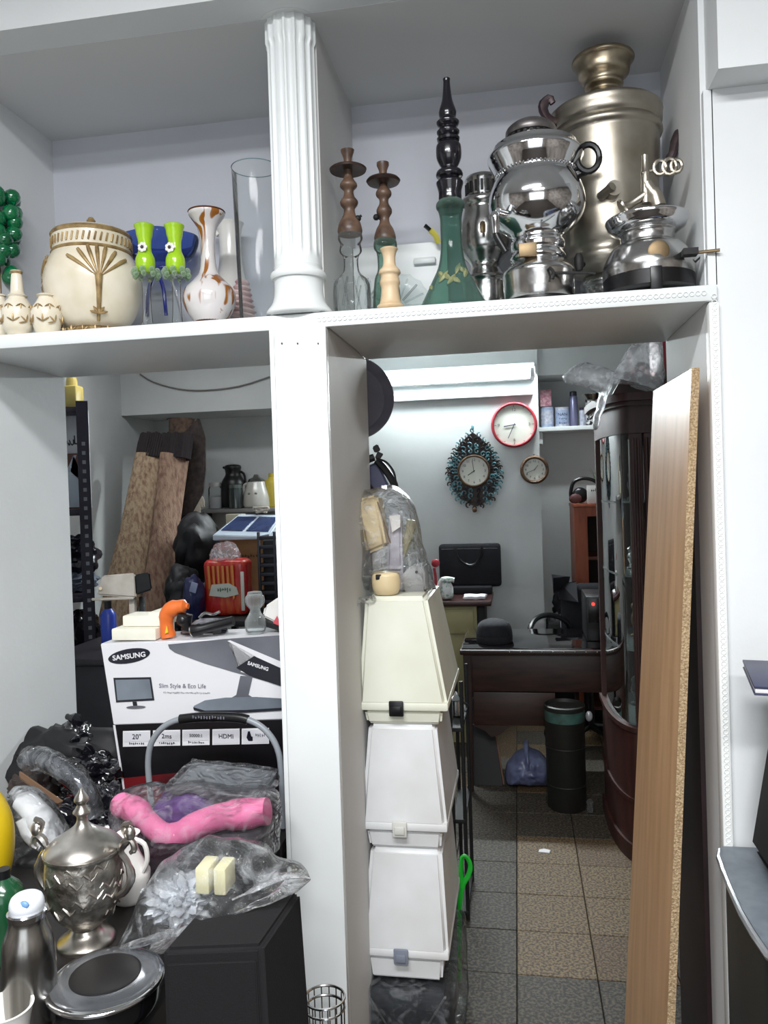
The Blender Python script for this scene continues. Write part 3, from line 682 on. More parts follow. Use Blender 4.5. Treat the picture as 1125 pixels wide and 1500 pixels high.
# lime candle holders
lime = mat('lime_glass', (176, 216, 40), 0.25, ns=12, c2=(140, 190, 20), coat=0.6)
for i, (cx, w) in enumerate(((216, 'left'), (260, 'right'))):
    T = Turned(cx, 470, 1.84, FZ); T.rr = 11
    t = thing('candle_holder', '%s of the two lime green flower-decorated candle holders on clear stems' % w, 'candle holder', T.loc, group='lime green candle holders')
    b = B(); lathe(b, T.prof([(486, 15), (482, 16), (476, 9), (462, 7), (440, 6), (420, 6), (410, 7), (402, 12)], 3), n=28); obj('clear_stem', b, clearg, t)
    b = B(); lathe(b, T.prof([(398, 8), (394, 11), (388, 13), (376, 13), (366, 9), (352, 9), (342, 11), (334, 12), (327, 14), (326, 11)], 3), n=28); obj('lime_cup', b, lime, t)
    b = B()
    for k in range(8):
        a = k*PI/4+0.2; c = Vector((16*T.k*math.cos(a), 16*T.k*math.sin(a), T.z(396)))
        for q in range(2): ball(b, c+Vector((0.003*q, 0, -0.010*q)), 0.008-0.001*q, 2, (1, 1, 1.2))
    obj('ruffled_collar', b, glass('frosty_glass', (206, 226, 200), 0.1, 0.35), t)
    fl = B(); c = Vector((0.004*(1-2*i), -12*T.k, T.z(363)))
    for k in range(7): a = k*2*PI/7; ball(fl, c+Vector((0.0078*math.cos(a), 0, 0.0078*math.sin(a))), 0.0052, 2, (1, 0.5, 1))
    f = obj('flower', fl, mat('pearl_white', (238, 236, 230), 0.2, coat=1), t)
    b = B(); ball(b, c+Vector((0, -0.003, 0)), 0.004, 2); obj('flower_centre', b, mat('dark_bead', (70, 60, 60), 0.3), f)
# amber streaked vase
T = Turned(308, 470, 1.90, FZ)
T.rr = 22
t = thing('long_neck_vase', 'milky glass long-neck vase with amber streaks and flared lip', 'vase', T.loc)
am = mat('milk_glass_streaked', (212, 206, 204), 0.15, ns=1, coat=0.8)
nt = am.node_tree; N = nt.nodes; L_ = nt.links
wv = N.new('ShaderNodeTexNoise'); wv.inputs['Scale'].default_value = 9; wv.inputs['Detail'].default_value = 1; wv.inputs['Distortion'].default_value = 1.0
tc = N.new('ShaderNodeTexCoord'); mp = N.new('ShaderNodeMapping'); mp.inputs['Scale'].default_value = (4, 4, 0.8); mp.inputs['Rotation'].default_value = (0.25, 0.2, 0); L_.new(tc.outputs['Object'], mp.inputs[0]); L_.new(mp.outputs[0], wv.inputs['Vector'])
cr = N.new('ShaderNodeValToRGB'); L_.new(wv.outputs['Fac'], cr.inputs[0]); e = cr.color_ramp
e.elements[0].position = 0.57; e.elements[0].color = rgb((214, 209, 208)); e.elements[1].position = 0.64; e.elements[1].color = rgb((150, 92, 30))
L_.new(cr.outputs[0], N['Principled BSDF'].inputs['Base Color'])
b = B(); lathe(b, T.prof([(474, 18), (468, 22), (455, 30), (440, 36), (428, 37), (416, 33), (406, 22), (398, 14), (385, 11), (365, 10), (345, 11), (330, 14), (318, 20), (309, 25), (305, 25), (309, 21), (325, 11)], 3), n=48, cap=False); obj('body', b, am, t)
b = B(); tube(b, [(25*T.k*math.cos(a), 25*T.k*math.sin(a), T.z(305)) for a in [q*PI/16 for q in range(32)]], 0.0022, 6, closed=True); obj('brown_lip', b, mat('brown_glass', (92, 52, 34), 0.15), t)
b = B(); lathe(b, [(0, 26*T.k), (0.004, 26*T.k)]+T.prof([(474, 19), (466, 23)]), n=36); obj('brown_foot', b, MATS['brown_glass'], t)
# white jug
T = Turned(341, 470, 2.12, FZ)
t = thing('porcelain_jug', 'tall white porcelain jug half hidden behind the streaked vase', 'jug', T.loc)
b = B(); lathe(b, T.prof([(476, 22), (470, 26), (440, 27), (410, 21), (380, 16), (350, 15), (330, 17), (322, 20), (326, 16)], 3), n=40, cap=False); obj('body', b, MATS['porcelain'], t)
b = B(); tube(b, [(-0.03, -0.01, T.z(345)), (-0.045, -0.01, T.z(335)), (-0.055, -0.01, T.z(322)), (-0.03, -0.01, T.z(328)), (-0.02, 0, T.z(332))], 0.006, 8, smooth=3); obj('spout', b, MATS['porcelain'], t)
# shell
T = Turned(352, 470, 2.02, FZ)
t = thing('sea_shell', 'pink and white ribbed sea shell between streaked vase and clear cylinder', 'shell', T.loc)
sh = mat('pink_shell', (222, 204, 200), 0.35, c2=(176, 120, 124), ns=22)
for k in range(8):
    py = 474-k*8; b = B(); r = (26-k*2.2)*T.k
    lathe(b, [(0, r*0.8), (0.006, r), (0.013, r*0.78)], n=28, M=Matrix.Translation((k*0.0012, 0, max(0, T.z(py)))) @ Matrix.Rotation(0.16, 4, 'Y') if k else None); obj('rib', b, sh, t)
# clear cylinder
T = Turned(381, 470, 1.93, FZ)
T.rr = 26
t = thing('glass_cylinder', 'tall clear glass cylinder vase next to the fluted column', 'vase', T.loc)
b = B(); r = 33*T.k; z1 = T.z(238); lathe(b, [(0.0, r*0.80), (0.002, r*0.84), (0.05, r*0.86), (z1, r)], n=56, cap=False); obj('glass_wall', b, clearg, t)
b = B(); lathe(b, [(0.001, r*0.8), (0.014, r*0.8), (0.02, r*0.5), (0.022, 0.001)], n=40); obj('thick_base', b, glass('aqua_glass', (196, 220, 220), 0.05, 0.15), t)
b = B(); tube(b, [(r*math.cos(a), r*math.sin(a), z1) for a in [q*PI/20 for q in range(40)]], 0.0012, 6, closed=True); obj('rim', b, MATS['aqua_glass'], t)
# ============================================================ right opening: stacked cases, bag, board
casem = mat('cream_plastic_case', (226, 228, 214), 0.4, ns=5, c2=(214, 214, 196))
casew = mat('white_plastic_case', (224, 226, 228), 0.4, ns=5, c2=(208, 208, 206))
Yc = 2.0
def case(label, m, x_l, x_r, xt_l, xt_r, zt, zr, zb, latchm, lx, xs=0.0, yoff=0.0, group='stacked white appliance cases'):
    """lid bottom x_l..x_r at rim zr, lid top xt_l..xt_r at zt, base down to zb"""
    y0 = Yc+yoff; y1 = y0+0.40; xm = (x_l+x_r)/2
    t = thing('carrying_case', label, 'case', (xm, (y0+y1)/2, zb), group=group)
    b = B()
    hexa(b, [(x_l, y0, zr), (x_r, y0, zr), (x_r, y1, zr), (x_l, y1, zr)], [(xt_l, y0+0.012, zt), (xt_r, y0+0.012, zt), (xt_r, y1-0.07, zt), (xt_l, y1-0.07, zt)], 0.012)
    obj('lid', b, m, t, world=True)
    b = B(); bx(b, x_l-0.0005, x_r+0.001, y0-0.0015, y1+0.0015, zr-0.010, zr+0.012, 0.005); obj('lid_rim', b, m, t, world=True)
    b = B(); i = 0.014
    hexa(b, [(x_l+i+0.006, y0+0.016, zb), (x_r-i-0.006, y0+0.016, zb), (x_r-i-0.006, y1-0.016, zb), (x_l+i+0.006, y1-0.016, zb)], [(x_l+i, y0+0.007, zr-0.011), (x_r-i, y0+0.007, zr-0.011), (x_r-i, y1-0.007, zr-0.011), (x_l+i, y1-0.007, zr-0.011)], 0.008)
    obj('base_tray', b, m, t, world=True)
    b = B(); bx(b, lx-0.019, lx+0.019, y0-0.012, y0-0.0045, zr-0.022, zr+0.018, 0.003); bx(b, lx-0.013, lx+0.013, y0-0.016, y0-0.0115, zr-0.014, zr+0.006, 0.002); obj('latch', b, latchm, t, world=True)
    return t
def pc(px, py): return P(px, py, Yc)
z1t = pc(590, 875).z; z1r = pc(590, 1036).z; z1b = pc(590, 1064).z
z2r = pc(590, 1212).z; z2b = pc(590, 1247).z; z3r = pc(590, 1398).z; z3b = pc(590, 1440).z
latchb = blackp; latchw = mat('latch_white', (206, 206, 200), 0.4); latchg = mat('latch_grey', (122, 128, 142), 0.4)
case('topmost of three stacked cases, yellowed cream plastic with a black latch', casem, pc(523, 1036).x+0.002, pc(656, 1036).x, pc(533, 880).x, pc(624, 880).x, z1t, z1r, z1b, latchb, pc(581, 1034).x)
case('middle one of the three stacked cases, white with a white latch', casew, pc(527, 1212).x+0.002, pc(655, 1212).x, pc(538, 1060).x, pc(638, 1060).x, z1b-0.001, z2r, z2b, latchw, pc(586, 1212).x)
case('lowest of the three stacked cases, white with a grey latch', casew, pc(528, 1398).x+0.002, pc(657, 1398).x, pc(541, 1245).x, pc(646, 1245).x, z2b-0.001, z3r, z3b, latchg, pc(588, 1398).x)
t = thing('wrapped_box', 'dark box wrapped in clear plastic under the stacked white cases', 'box', (pc(600, 1440).x, 2.2, 0))
b = B(); x0 = pc(540, 1440).x-0.01; x1 = pc(652, 1440).x; bx(b, x0, x1, 1.99, 2.38, 0.0, z3b-0.012, 0.01)
obj('box_body', b, mat('dark_slate_box', (44, 48, 54), 0.5, ns=14, c2=(26, 26, 30)), t, world=True)
b = B()
for (a, c) in (((x0, z3b-0.01), ((x0+x1)/2-0.02, z3b-0.15)), (((x1), z3b-0.02), ((x0+x1)/2+0.02, z3b-0.16))):
    tube(b, [(a[0], 1.986, a[1]), (c[0], 1.984, c[1])], 0.008, 6, flat=(1, 0.3))
obj('box_straps', b, mat('grey_strap', (120, 122, 122), 0.4), t, world=True)
b = B(); t2 = bmesh.new(); bx(t2, x0-0.012, x1+0.03, 1.965, 2.40, 0.004, z3b-0.004, 0.02)
bmesh.ops.subdivide_edges(t2, edges=t2.edges[:], cuts=9, use_grid_fill=True); rough_up(t2, 0.005, 16, 3, 0.002); merge(b, t2)
fm = film('clear_film', haze=0.05, scale=14); obj('film_wrap', b, fm, t, world=True)
# bag of parts on top of the cases
YT = 2.13; zt0 = z1t
def pb(px, py, Y=YT): return P(px, py, Y)
creamy = mat('cream_plastic_part', (226, 206, 164), 0.4, ns=6, c2=(214, 194, 154))
greyw = mat('greyish_white_part', (206, 206, 206), 0.4, ns=6, c2=(186, 186, 190))
lb = pb(556, 820); 
t = thing('appliance_part', 'tall cream plastic housing leaning inside the clear bag on the cases', 'part', (pb(545, 820).x, 2.13, zt0))
b = B(); hexa(b, [pb(537, 812, 2.08), pb(566, 800, 2.08), pb(572, 800, 2.18), pb(545, 812, 2.18)], [pb(519, 732, 2.08), pb(552, 724, 2.08), pb(560, 724, 2.18), pb(527, 732, 2.18)], 0.01); obj('housing', b, creamy, t, world=True)
b = B(); hexa(b, [pb(545, 850, 2.1), pb(563, 850, 2.1), pb(563, 850, 2.15), pb(545, 850, 2.15)], [pb(541, 808, 2.1), pb(560, 803, 2.1), pb(560, 803, 2.15), pb(541, 808, 2.15)], 0.006); bx(b, pb(545, 850).x-0.002, pb(570, 850).x, 2.09, 2.16, zt0, pb(550, 842).z, 0.005); obj('chrome_joint', b, chrome2, t, world=True)
b = B(); tube(b, [pb(553, 735, 2.075), pb(572, 796, 2.075)], 0.002, 6); obj('seam', b, mat('brown_seam', (120, 96, 70), 0.5), t, world=True)
t = thing('appliance_part', 'cream rounded motor cover at the bottom of the clear bag', 'part', (pb(566, 872).x, 2.06, zt0))
b = B(); c = pb(566, 858, 2.05); lathe(b, smoothp([(0.001, 0.022), (0.004, 0.03), (0.02, 0.037), (0.045, 0.038), (0.058, 0.035), (0.062, 0.02)], 3), n=28, M=Matrix.Translation((c.x, c.y, zt0))); obj('cover', b, creamy, t, world=True)
b = B(); bx(b, c.x-0.022, c.x-0.006, c.y-0.036, c.y-0.03, zt0+0.044, zt0+0.058, 0.002); obj('slot', b, blackm, t, world=True)
t = thing('appliance_part', 'pale grey bracket with a screw at the right inside the clear bag', 'part', (pb(608, 860).x, 2.14, zt0))
b = B(); prism(b, [(pb(592, 862).x, zt0), (pb(626, 868).x, zt0), (pb(622, 826).x, pb(622, 826).z), (pb(600, 830).x, pb(600, 830).z), (pb(590, 840).x, pb(590, 842).z)], 2.10, 2.20, bev=0.006); obj('bracket', b, greyw, t, world=True)
b = B(); tube(b, [pb(610, 838, 2.101), pb(610, 838, 2.096)], 0.004, 8); obj('screw', b, blackm, t, world=True)
t = thing('appliance_part', 'lilac grey plastic arm standing in the middle of the clear bag', 'part', (pb(582, 840).x, 2.2, zt0))
b = B(); hexa(b, [pb(566, 838, 2.15), pb(590, 838, 2.15), pb(592, 838, 2.22), pb(570, 838, 2.22)], [pb(570, 752, 2.15), pb(588, 752, 2.15), pb(590, 752, 2.22), pb(573, 752, 2.22)], 0.008); bx(b, pb(568, 838).x, pb(588, 838).x, 2.16, 2.21, zt0, zt0+0.06); obj('arm', b, mat('lilac_grey_part', (190, 186, 196), 0.35), t, world=True)
b = B(); prism(b, [(pb(570, 756).x, pb(570, 756).z), (pb(586, 754).x, pb(586, 754).z), (pb(586, 772).x, pb(586, 772).z), (pb(574, 780).x, pb(574, 780).z)], 2.135, 2.149); obj('glossy_patch', b, MATS['porcelain'], t, world=True)
t = thing('appliance_part', 'slim yellowish plastic lever at the right of the clear bag', 'part', (pb(600, 820).x, 2.2, zt0))
b = B(); tube(b, [(pb(596, 868).x, 2.22, zt0+0.004), pb(584, 830, 2.22), pb(600, 780, 2.22), pb(604, 762, 2.22)], [0.007, 0.009, 0.014, 0.016], 10, smooth=2); obj('lever', b, mat('yellowish_part', (206, 198, 160), 0.4), t, world=True)
# the bag itself
def bag(name, label, cat, outline, Y, dep, m, seed=1, amp=0.012, floor=None, knot=None, group=None, res=26, cap=1.0, sc=16):
    """closed plastic bag: outline (px,py) is its silhouette at depth Y, inflated front and back, creased"""
    pts = [P(x, y, Y) for x, y in outline]; cx = sum(p.x for p in pts)/len(pts); cz = sum(p.z for p in pts)/len(pts)
    zmin = min(p.z for p in pts) if floor is None else floor
    t = bmesh.new(); N = len(pts); q = smoothp([(p.x, p.z) for p in pts]+[(pts[0].x, pts[0].z)], 6)[:-1]
    if floor is not None: q = [(x, max(z, floor)) for x, z in q]
    n = len(q); R_ = 14
    front = []
    for s in (-1, 1):
        rings = []
        for j in range(R_+1):
            f = j/R_; h = math.sqrt(max(0, 1-(1-f)**2))*dep/2*s
            # f=0 edge, f=1 centre
            ring = []
            for (x, z) in q:
                xx = x+(cx-x)*f*0.98; zz = z+(cz-z)*f*0.98
                v = Vector((xx, Y+h, zz))
                nn = mnoise.noise(Vector((xx*sc, h*9+seed*3, zz*sc)))
                n2 = abs(mnoise.noise(Vector((xx*sc*2.2+seed, seed, zz*sc*2.0))))
                v.y += amp*(nn*1.2-n2*1.5)*min(1, f*4); v.x += amp*0.5*mnoise.noise(Vector((xx*sc*1.5, seed+9, zz*sc*1.5))); v.z += amp*0.5*mnoise.noise(Vector((xx*sc*1.5+5, seed, zz*sc*1.5)))
                if floor is not None and v.z < floor+0.001: v.z = floor+0.001
                ring.append(t.verts.new(v))
            rings.append(ring)
        for a, c in zip(rings, rings[1:]):
            for i in range(n): t.faces.new((a[i], a[(i+1) % n], c[(i+1) % n], c[i]))
        t.faces.new(rings[-1])
    bmesh.ops.remove_doubles(t, verts=t.verts, dist=0.0006)
    root = thing(name, label, cat, (cx, Y, zmin), group=group)
    b = B(); merge(b, t); obj('bag_skin', b, m, root, world=True, smooth=75)
    return root
bag('plastic_bag', 'clear plastic bag of cream appliance parts on top of the stacked cases', 'bag',
    [(522, 868), (530, 820), (522, 770), (517, 735), (524, 722), (548, 716), (574, 711), (592, 720), (606, 738), (614, 762), (620, 800), (628, 820), (636, 850), (637, 868), (600, 874), (560, 880)], 2.13, 0.22, film('crinkled_film', haze=0.12, rough=0.08, scale=18), 2, 0.012, floor=zt0+0.001)
b = B(); tube(b, [pb(545, 878, 2.02), pb(530, 880, 1.995), pb(520, 882, 1.99), pb(523, 888, 1.985)], [0.02, 0.014, 0.012, 0.008], 10, smooth=3, flat=(1, 0.6)); rough_up(b, 0.004, 40)
o = obj('bag_tail', b, MATS['crinkled_film'], bpy.data.objects['plastic_bag'], world=True)
# adapter with cable
t = thing('power_adapter', 'dark blue adapter with black looped cable above the clear bag', 'adapter', (pb(552, 700).x, 2.255, pb(552, 722).z))
ad = mat('navy_plastic', (64, 66, 90), 0.35, ns=8, amt=1)
def pa(px, py, Y=2.25): return P(px, py, Y)
b = B(); hexa(b, [pa(543, 722), pa(570, 712), pa(572, 712, 2.3), pa(545, 722, 2.3)], [pa(534, 684), pa(553, 676), pa(556, 676, 2.3), pa(538, 684, 2.3)], 0.006); obj('adapter_body', b, ad, t, world=True)
b = B(); tube(b, [pa(545, 720, 2.235), pa(532, 700, 2.235), pa(529, 684, 2.235), pa(538, 674, 2.235), pa(548, 670, 2.235)], 0.011, 8, smooth=4); tube(b, [pa(552, 674, 2.24), pa(566, 690, 2.24), pa(577, 708, 2.24), pa(578, 716, 2.24)], 0.011, 8, smooth=4); obj('cable_bundle', b, blackp, t, world=True)
b = B(); tube(b, [pa(551, 672, 2.23), pa(566, 677, 2.23), pa(577, 692, 2.23), pa(580, 712, 2.23)], 0.0032, 8, smooth=4); obj('cable_loop', b, blackp, t, world=True)
b = B(); hexa(b, [pa(549, 671), pa(556, 674), pa(556, 674, 2.27), pa(549, 671, 2.27)], [pa(553, 661), pa(562, 665), pa(562, 665, 2.27), pa(553, 661, 2.27)], 0.002); hexa(b, [pa(549, 664), pa(558, 660), pa(558, 660, 2.28), pa(549, 664, 2.28)], [pa(545, 655), pa(553, 650), pa(553, 650, 2.28), pa(545, 655, 2.28)], 0.003); obj('plug', b, blackp, t, world=True)
# pan
t = thing('frying_pan', 'large dark round pan hanging behind the left post at the opening', 'pan', (P(518, 585, 2.33).x, 2.31, P(518, 585, 2.33).z-0.12))
M = Matrix.Translation((0, 0, 0.12)) @ Matrix.Rotation(0.35, 4, 'Z') @ Matrix.Rotation(PI/2, 4, 'X'); r = 60*S(2.33, 518)
pan = mat('dark_pan', (104, 102, 112), 0.5, 0.0, ns=7, c2=(84, 82, 90))
b = B(); lathe(b, [(-0.02, 0.001), (-0.02, r*0.80), (-0.017, r*0.84), (0.012, r*0.98), (0.016, r), (0.018, r*0.97), (-0.012, r*0.80), (-0.013, 0.002)], n=56, M=M); obj('pan_dish', b, pan, t)
b = B(); tube(b, [M @ Vector((-r*0.95, 0, 0.012)), M @ Vector((-r*1.2, 0, 0.02)), M @ Vector((-r*1.9, 0, 0.02))], 0.011, 8); obj('pan_handle', b, blackp, t)
# green handle behind cases
t = thing('plastic_loop', 'bright green plastic loop poking out behind the stacked cases', 'loop', (P(680, 1350, 2.45).x, 2.46, 0))
b = B(); q = lambda x, y: P(x, y, 2.46); tube(b, [(q(672, 1400).x, 2.46, 0.0), q(673, 1340), q(677, 1300), q(686, 1282), q(689, 1268), q(684, 1256), q(677, 1256), q(675, 1275), q(677, 1300)], 0.0085, 8, smooth=4, flat=(1, 0.6)); obj('loop_handle', b, mat('bright_green_plastic', (30, 176, 48), 0.35), t, world=True)

# chipboard leaning by the right panel
t = thing('chipboard_plank', 'tall laminated chipboard plank leaning against the right side panel', 'plank', (0.36, 2.05, 0))
lam = mat('beige_wood_laminate', (200, 158, 118), 0.42, ns=5, c2=(180, 138, 98), stretch=(6, 6, 0.5))
chipm = mat('raw_chipboard_edge', (184, 160, 126), 0.9, ns=260, c2=(146, 121, 90), bump=0.5, bs=200, lo=0.4, hi=0.6)
Yn, Yfz = 1.70, 2.17
A_t = P(1013, 540, Yn); A_b0 = P(977, 1500, Yn); F_t = P(957, 573, Yfz); F_b0 = P(915, 1500, Yfz)
def ext(a, c): k = (0.001-a.z)/(c.z-a.z); return a+(c-a)*k
A_b = ext(A_t, A_b0); F_b = ext(F_t, F_b0); A_b.y = Yn; F_b.y = Yfz
th = Vector((0.016, 0, 0))
b = B(); hexa(b, [A_b, A_b+th, F_b+th, F_b], [A_t, A_t+th, F_t+th, F_t], 0.0); obj('laminated_board', b, lam, t, world=True, smooth=0)
b = B(); e = Vector((0, -0.0012, 0)); bb = bmesh.new(); hexa(bb, [A_b+e, A_b+th+e, A_b+th, A_b], [A_t+e, A_t+th+e, A_t+th, A_t]); merge(b, bb); hexa(b, [A_t+e, A_t+th+e, F_t+th, F_t], [A_t+e+Vector((0, 0, .001)), A_t+th+e+Vector((0, 0, .001)), F_t+th+Vector((0, 0, .001)), F_t+Vector((0, 0, .001))]); obj('raw_edge', b, chipm, t, world=True, smooth=0)

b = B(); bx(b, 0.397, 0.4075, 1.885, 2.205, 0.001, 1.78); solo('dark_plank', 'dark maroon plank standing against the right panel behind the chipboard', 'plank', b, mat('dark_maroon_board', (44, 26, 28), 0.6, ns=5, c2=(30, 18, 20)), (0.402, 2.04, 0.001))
# ============================================================ back room: clock wall
t = thing('tube_light', 'long glowing white fluorescent tube fixture high on the clock wall', 'ceiling light', (P(680, 560, 5.17).x, 5.17, P(680, 575, 5.17).z))
def pw(px, py, Y=5.19): return P(px, py, Y)
tx0_, tx1_ = pw(545, 560).x-0.1, pw(783, 560).x; zt_ = pw(680, 552).z
b = B(); bx(b, tx0_, tx1_, 5.12, 5.199, zt_-0.045, zt_+0.06, 0.006); obj('tray', b, boardm, t, world=True)
b = B(); tube(b, [(tx0_+0.03, 5.085, zt_-0.015), (tx1_-0.03, 5.085, zt_-0.015)], 0.022, 12); obj('tube', b, mat('lit_tube', (255, 255, 255), 0.5, emit=(236, 250, 255), es=22), t, world=True)
for xx in (tx0_, tx1_-0.03):
    b = B(); bx(b, xx, xx+0.03, 5.05, 5.12, zt_-0.04, zt_+0.02, 0.004); obj('end_cap', b, boardm, t, world=True)
b = B(); zz = pw(680, 577).z; bx(b, -2.0, tx1_-0.01, 5.16, 5.1995, zz-0.03, zz+0.018, 0.004); struct('trim_4', b, boardm)
def dial_marks(t, c, r, n=12, m=None, ln=0.1, w=0.03, y=-0.004, parent=None):
    for k in range(n):
        a = k*2*PI/n; L0 = ln if k % 3 == 0 else ln*0.7; b = B()
        bx(b, -w*r/2, w*r/2, -0.0008, 0.0008, r*(0.86-L0), r*0.86, M=Matrix.Translation(Vector(c)+Vector((0, y, 0))) @ Matrix.Rotation(a, 4, 'Y')); obj('hour_mark', b, m or blackm, parent or t)
def hands(t, c, r, angs, y=-0.007, m=None):
    for nme, a, ln, w in zip(('hour_hand', 'minute_hand'), angs, (0.5, 0.72), (0.05, 0.035)):
        b = B(); bx(b, -w*r/2, w*r/2, -0.0008, 0.0008, -0.08*r, ln*r, M=Matrix.Translation(Vector(c)+Vector((0, y, 0))) @ Matrix.Rotation(math.radians(a), 4, 'Y')); obj(nme, b, m or blackm, t)
RX = Matrix.Rotation(PI/2, 4, 'X')
dialm = mat('clock_dial', (222, 222, 210), 0.35, ns=4, amt=0.2)
# red clock
c = pw(753, 622, 5.17); k = S(5.17, 753); r = 34.5*k
t = thing('wall_clock', 'round wall clock with red rim, upper one of the two round clocks', 'clock', (c.x, 5.2, c.z))
b = B(); lathe(b, smoothp([(0, r*0.96), (0.012, r), (0.028, r*0.99), (0.036, r*0.93), (0.03, r*0.88), (0.018, r*0.87)], 3), n=56, M=RX, cap=False); obj('red_rim', b, mat('red_plastic', (166, 50, 62), 0.3), t)
b = B(); lathe(b, [(0.004, r*0.9), (0.016, r*0.9)], n=48, M=RX); obj('dial', b, dialm, t)
dial_marks(t, (0, -0.013, 0), r, 12, mat('pale_mark', (130, 130, 126), 0.5), 0.08, 0.025); hands(t, (0, -0.013, 0), r*0.9, (262, 205), m=mat('grey_hand', (70, 74, 96), 0.4))
for s_, a in (('12', 0), ('3', 90), ('6', 180), ('9', 270)):
    text('numeral', s_, MATS['pale_mark'], t, (0.66*r*math.sin(math.radians(a)), -0.0175, 0.66*r*math.cos(math.radians(a))), r*0.19)
# small bronze clock
c = pw(783, 688, 5.17); r = 21.5*k
t = thing('wall_clock', 'smallest wall clock with bronze rim under the red-rimmed clock', 'clock', (c.x, 5.2, c.z))
bronze = mat('aged_bronze', (110, 82, 60), 0.45, 0.4, ns=20, c2=(60, 46, 36))
b = B(); lathe(b, smoothp([(0, r*0.94), (0.014, r), (0.026, r*0.97), (0.032, r*0.86), (0.024, r*0.78), (0.016, r*0.76)], 3), n=48, M=RX, cap=False); obj('bronze_rim', b, bronze, t)
b = B(); lathe(b, [(0.004, r*0.8), (0.015, r*0.8)], n=40, M=RX); obj('dial', b, dialm, t)
for n_ in range(12):
    a = (n_+1)*PI/6; text('numeral', str(n_+1), blackm, t, (0.6*r*math.sin(a), -0.016, 0.6*r*math.cos(a)), r*0.22)
hands(t, (0, -0.013, 0), r*0.8, (38, 250), m=MATS['grey_hand'])
b = B(); tube(b, [(0, -0.01, r*0.98), (0.004, -0.008, r*1.1), (-0.004, -0.008, r*1.1), (0, -0.01, r*0.98)], 0.002, 6); obj('hanging_ring', b, bronze, t)
# ornate clock
c = pw(694, 690, 5.165); r = 25*k
t = thing('wall_clock', 'ornate turquoise and bronze scrollwork clock, largest on the wall', 'clock', (c.x, 5.2, c.z))
b = B(); lathe(b, smoothp([(0.0, r*0.9), (0.02, r*1.0), (0.034, r*0.97), (0.036, r*0.9), (0.026, r*0.86)], 3), n=48, M=RX, cap=False); obj('dial_rim', b, bronze, t)
b = B(); lathe(b, [(0.004, r*0.92), (0.02, r*0.92)], n=40, M=RX); obj('dial', b, dialm, t)
for n_ in range(12):
    a = (n_+1)*PI/6; text('numeral', str(n_+1), MATS['grey_hand'], t, (0.68*r*math.sin(a), -0.022, 0.68*r*math.cos(a)), r*0.22)
hands(t, (0, -0.018, 0), r*0.9, (236, 352), m=blackm)
# frame: backing plate outline + scrolls
outl = [(693, 622), (706, 632), (716, 642), (724, 655), (730, 668), (737, 690), (735, 712), (727, 728), (722, 740), (708, 746), (697, 752), (690, 750), (680, 742), (668, 738), (662, 726), (654, 708), (652, 688), (658, 668), (664, 655), (670, 642), (682, 632)]
tq = mat('turquoise_patina', (104, 156, 164), 0.4, 0.2, ns=26, c2=(60, 76, 84)); dkb = mat('dark_bronze', (62, 52, 48), 0.45, 0.4, ns=26, c2=(34, 30, 32))
def ol(ang):
    best = None
    for (x, y) in outl: pass
    # radius of outline along angle, by ray casting
    dx, dy = math.cos(ang), math.sin(ang); R0 = 30
    for i in range(len(outl)):
        x1, y1 = outl[i][0]-694, 690-outl[i][1]; x2, y2 = outl[(i+1) % len(outl)][0]-694, 690-outl[(i+1) % len(outl)][1]
        den = dx*(y2-y1)-dy*(x2-x1)
        if abs(den) < 1e-9: continue
        s_ = (x1*(y2-y1)-y1*(x2-x1))/den; u_ = (x1*dy-y1*dx)/den
        if s_ > 0 and -0.001 <= u_ <= 1.001: R0 = s_
    return R0*k
b = B(); tb = bmesh.new(); n = 72; rings = []
for rr, yy in ((1.0, -0.002), (1.0, -0.012)):
    rings.append([tb.verts.new(((r*0.95+(ol(2*PI*i/n)*0.86-r*0.95)*0.0)*math.cos(2*PI*i/n), yy, r*0.95*math.sin(2*PI*i/n))) for i in range(n)])
    rings.append([tb.verts.new((ol(2*PI*i/n)*0.88*math.cos(2*PI*i/n), yy, ol(2*PI*i/n)*0.88*math.sin(2*PI*i/n))) for i in range(n)])
for i in range(n):
    j = (i+1) % n
    tb.faces.new((rings[0][i], rings[0][j], rings[1][j], rings[1][i])); tb.faces.new((rings[2][i], rings[2][j], rings[3][j], rings[3][i])); tb.faces.new((rings[1][i], rings[1][j], rings[3][j], rings[3][i]))
merge(b, tb); obj('frame_plate', b, dkb, t)
def scroll(cx, cz, s0, hand, r0, m, nm='frame_scroll'):
    b = B(); pts = []
    for q in range(11):
        a = s0+hand*q*0.55; rr = r0*(1-q/14)
        pts.append((cx+rr*math.cos(a), -0.018-0.004*math.sin(q), cz+rr*math.sin(a)))
    tube(b, pts, [0.003, 0.005, 0.0055, 0.0055, 0.005, 0.005, 0.004, 0.004, 0.004, 0.005, 0.005], 5); obj(nm, b, m, t)
rnd = random.Random(3)
for ring, cnt in ((0.86, 34), (0.62, 28), (0.38, 22), (0.15, 18)):
    for i in range(cnt):
        a = 2*PI*(i+0.5*(ring < .8))/cnt+PI/2; R1 = r*1.02+(ol(a)-r*1.02)*ring
        if ring < .3 and ol(a) < r*1.4: continue
        scroll(R1*math.cos(a), R1*math.sin(a), a+rnd.uniform(-.5, .5), 1 if math.cos(a) > 0 else -1, 0.0155+rnd.random()*0.006, tq if rnd.random() < 0.62 else dkb)
b = B(); ball(b, (0, -0.02, ol(PI/2)*0.98), 0.012, 2, (0.8, 0.6, 1.6)); obj('crest', b, tq, t)
b = B(); ball(b, (-0.003, -0.02, -ol(-PI/2)*0.97), 0.014, 2, (1.2, 0.6, 1.2)); obj('pendant_tip', b, bronze, t)

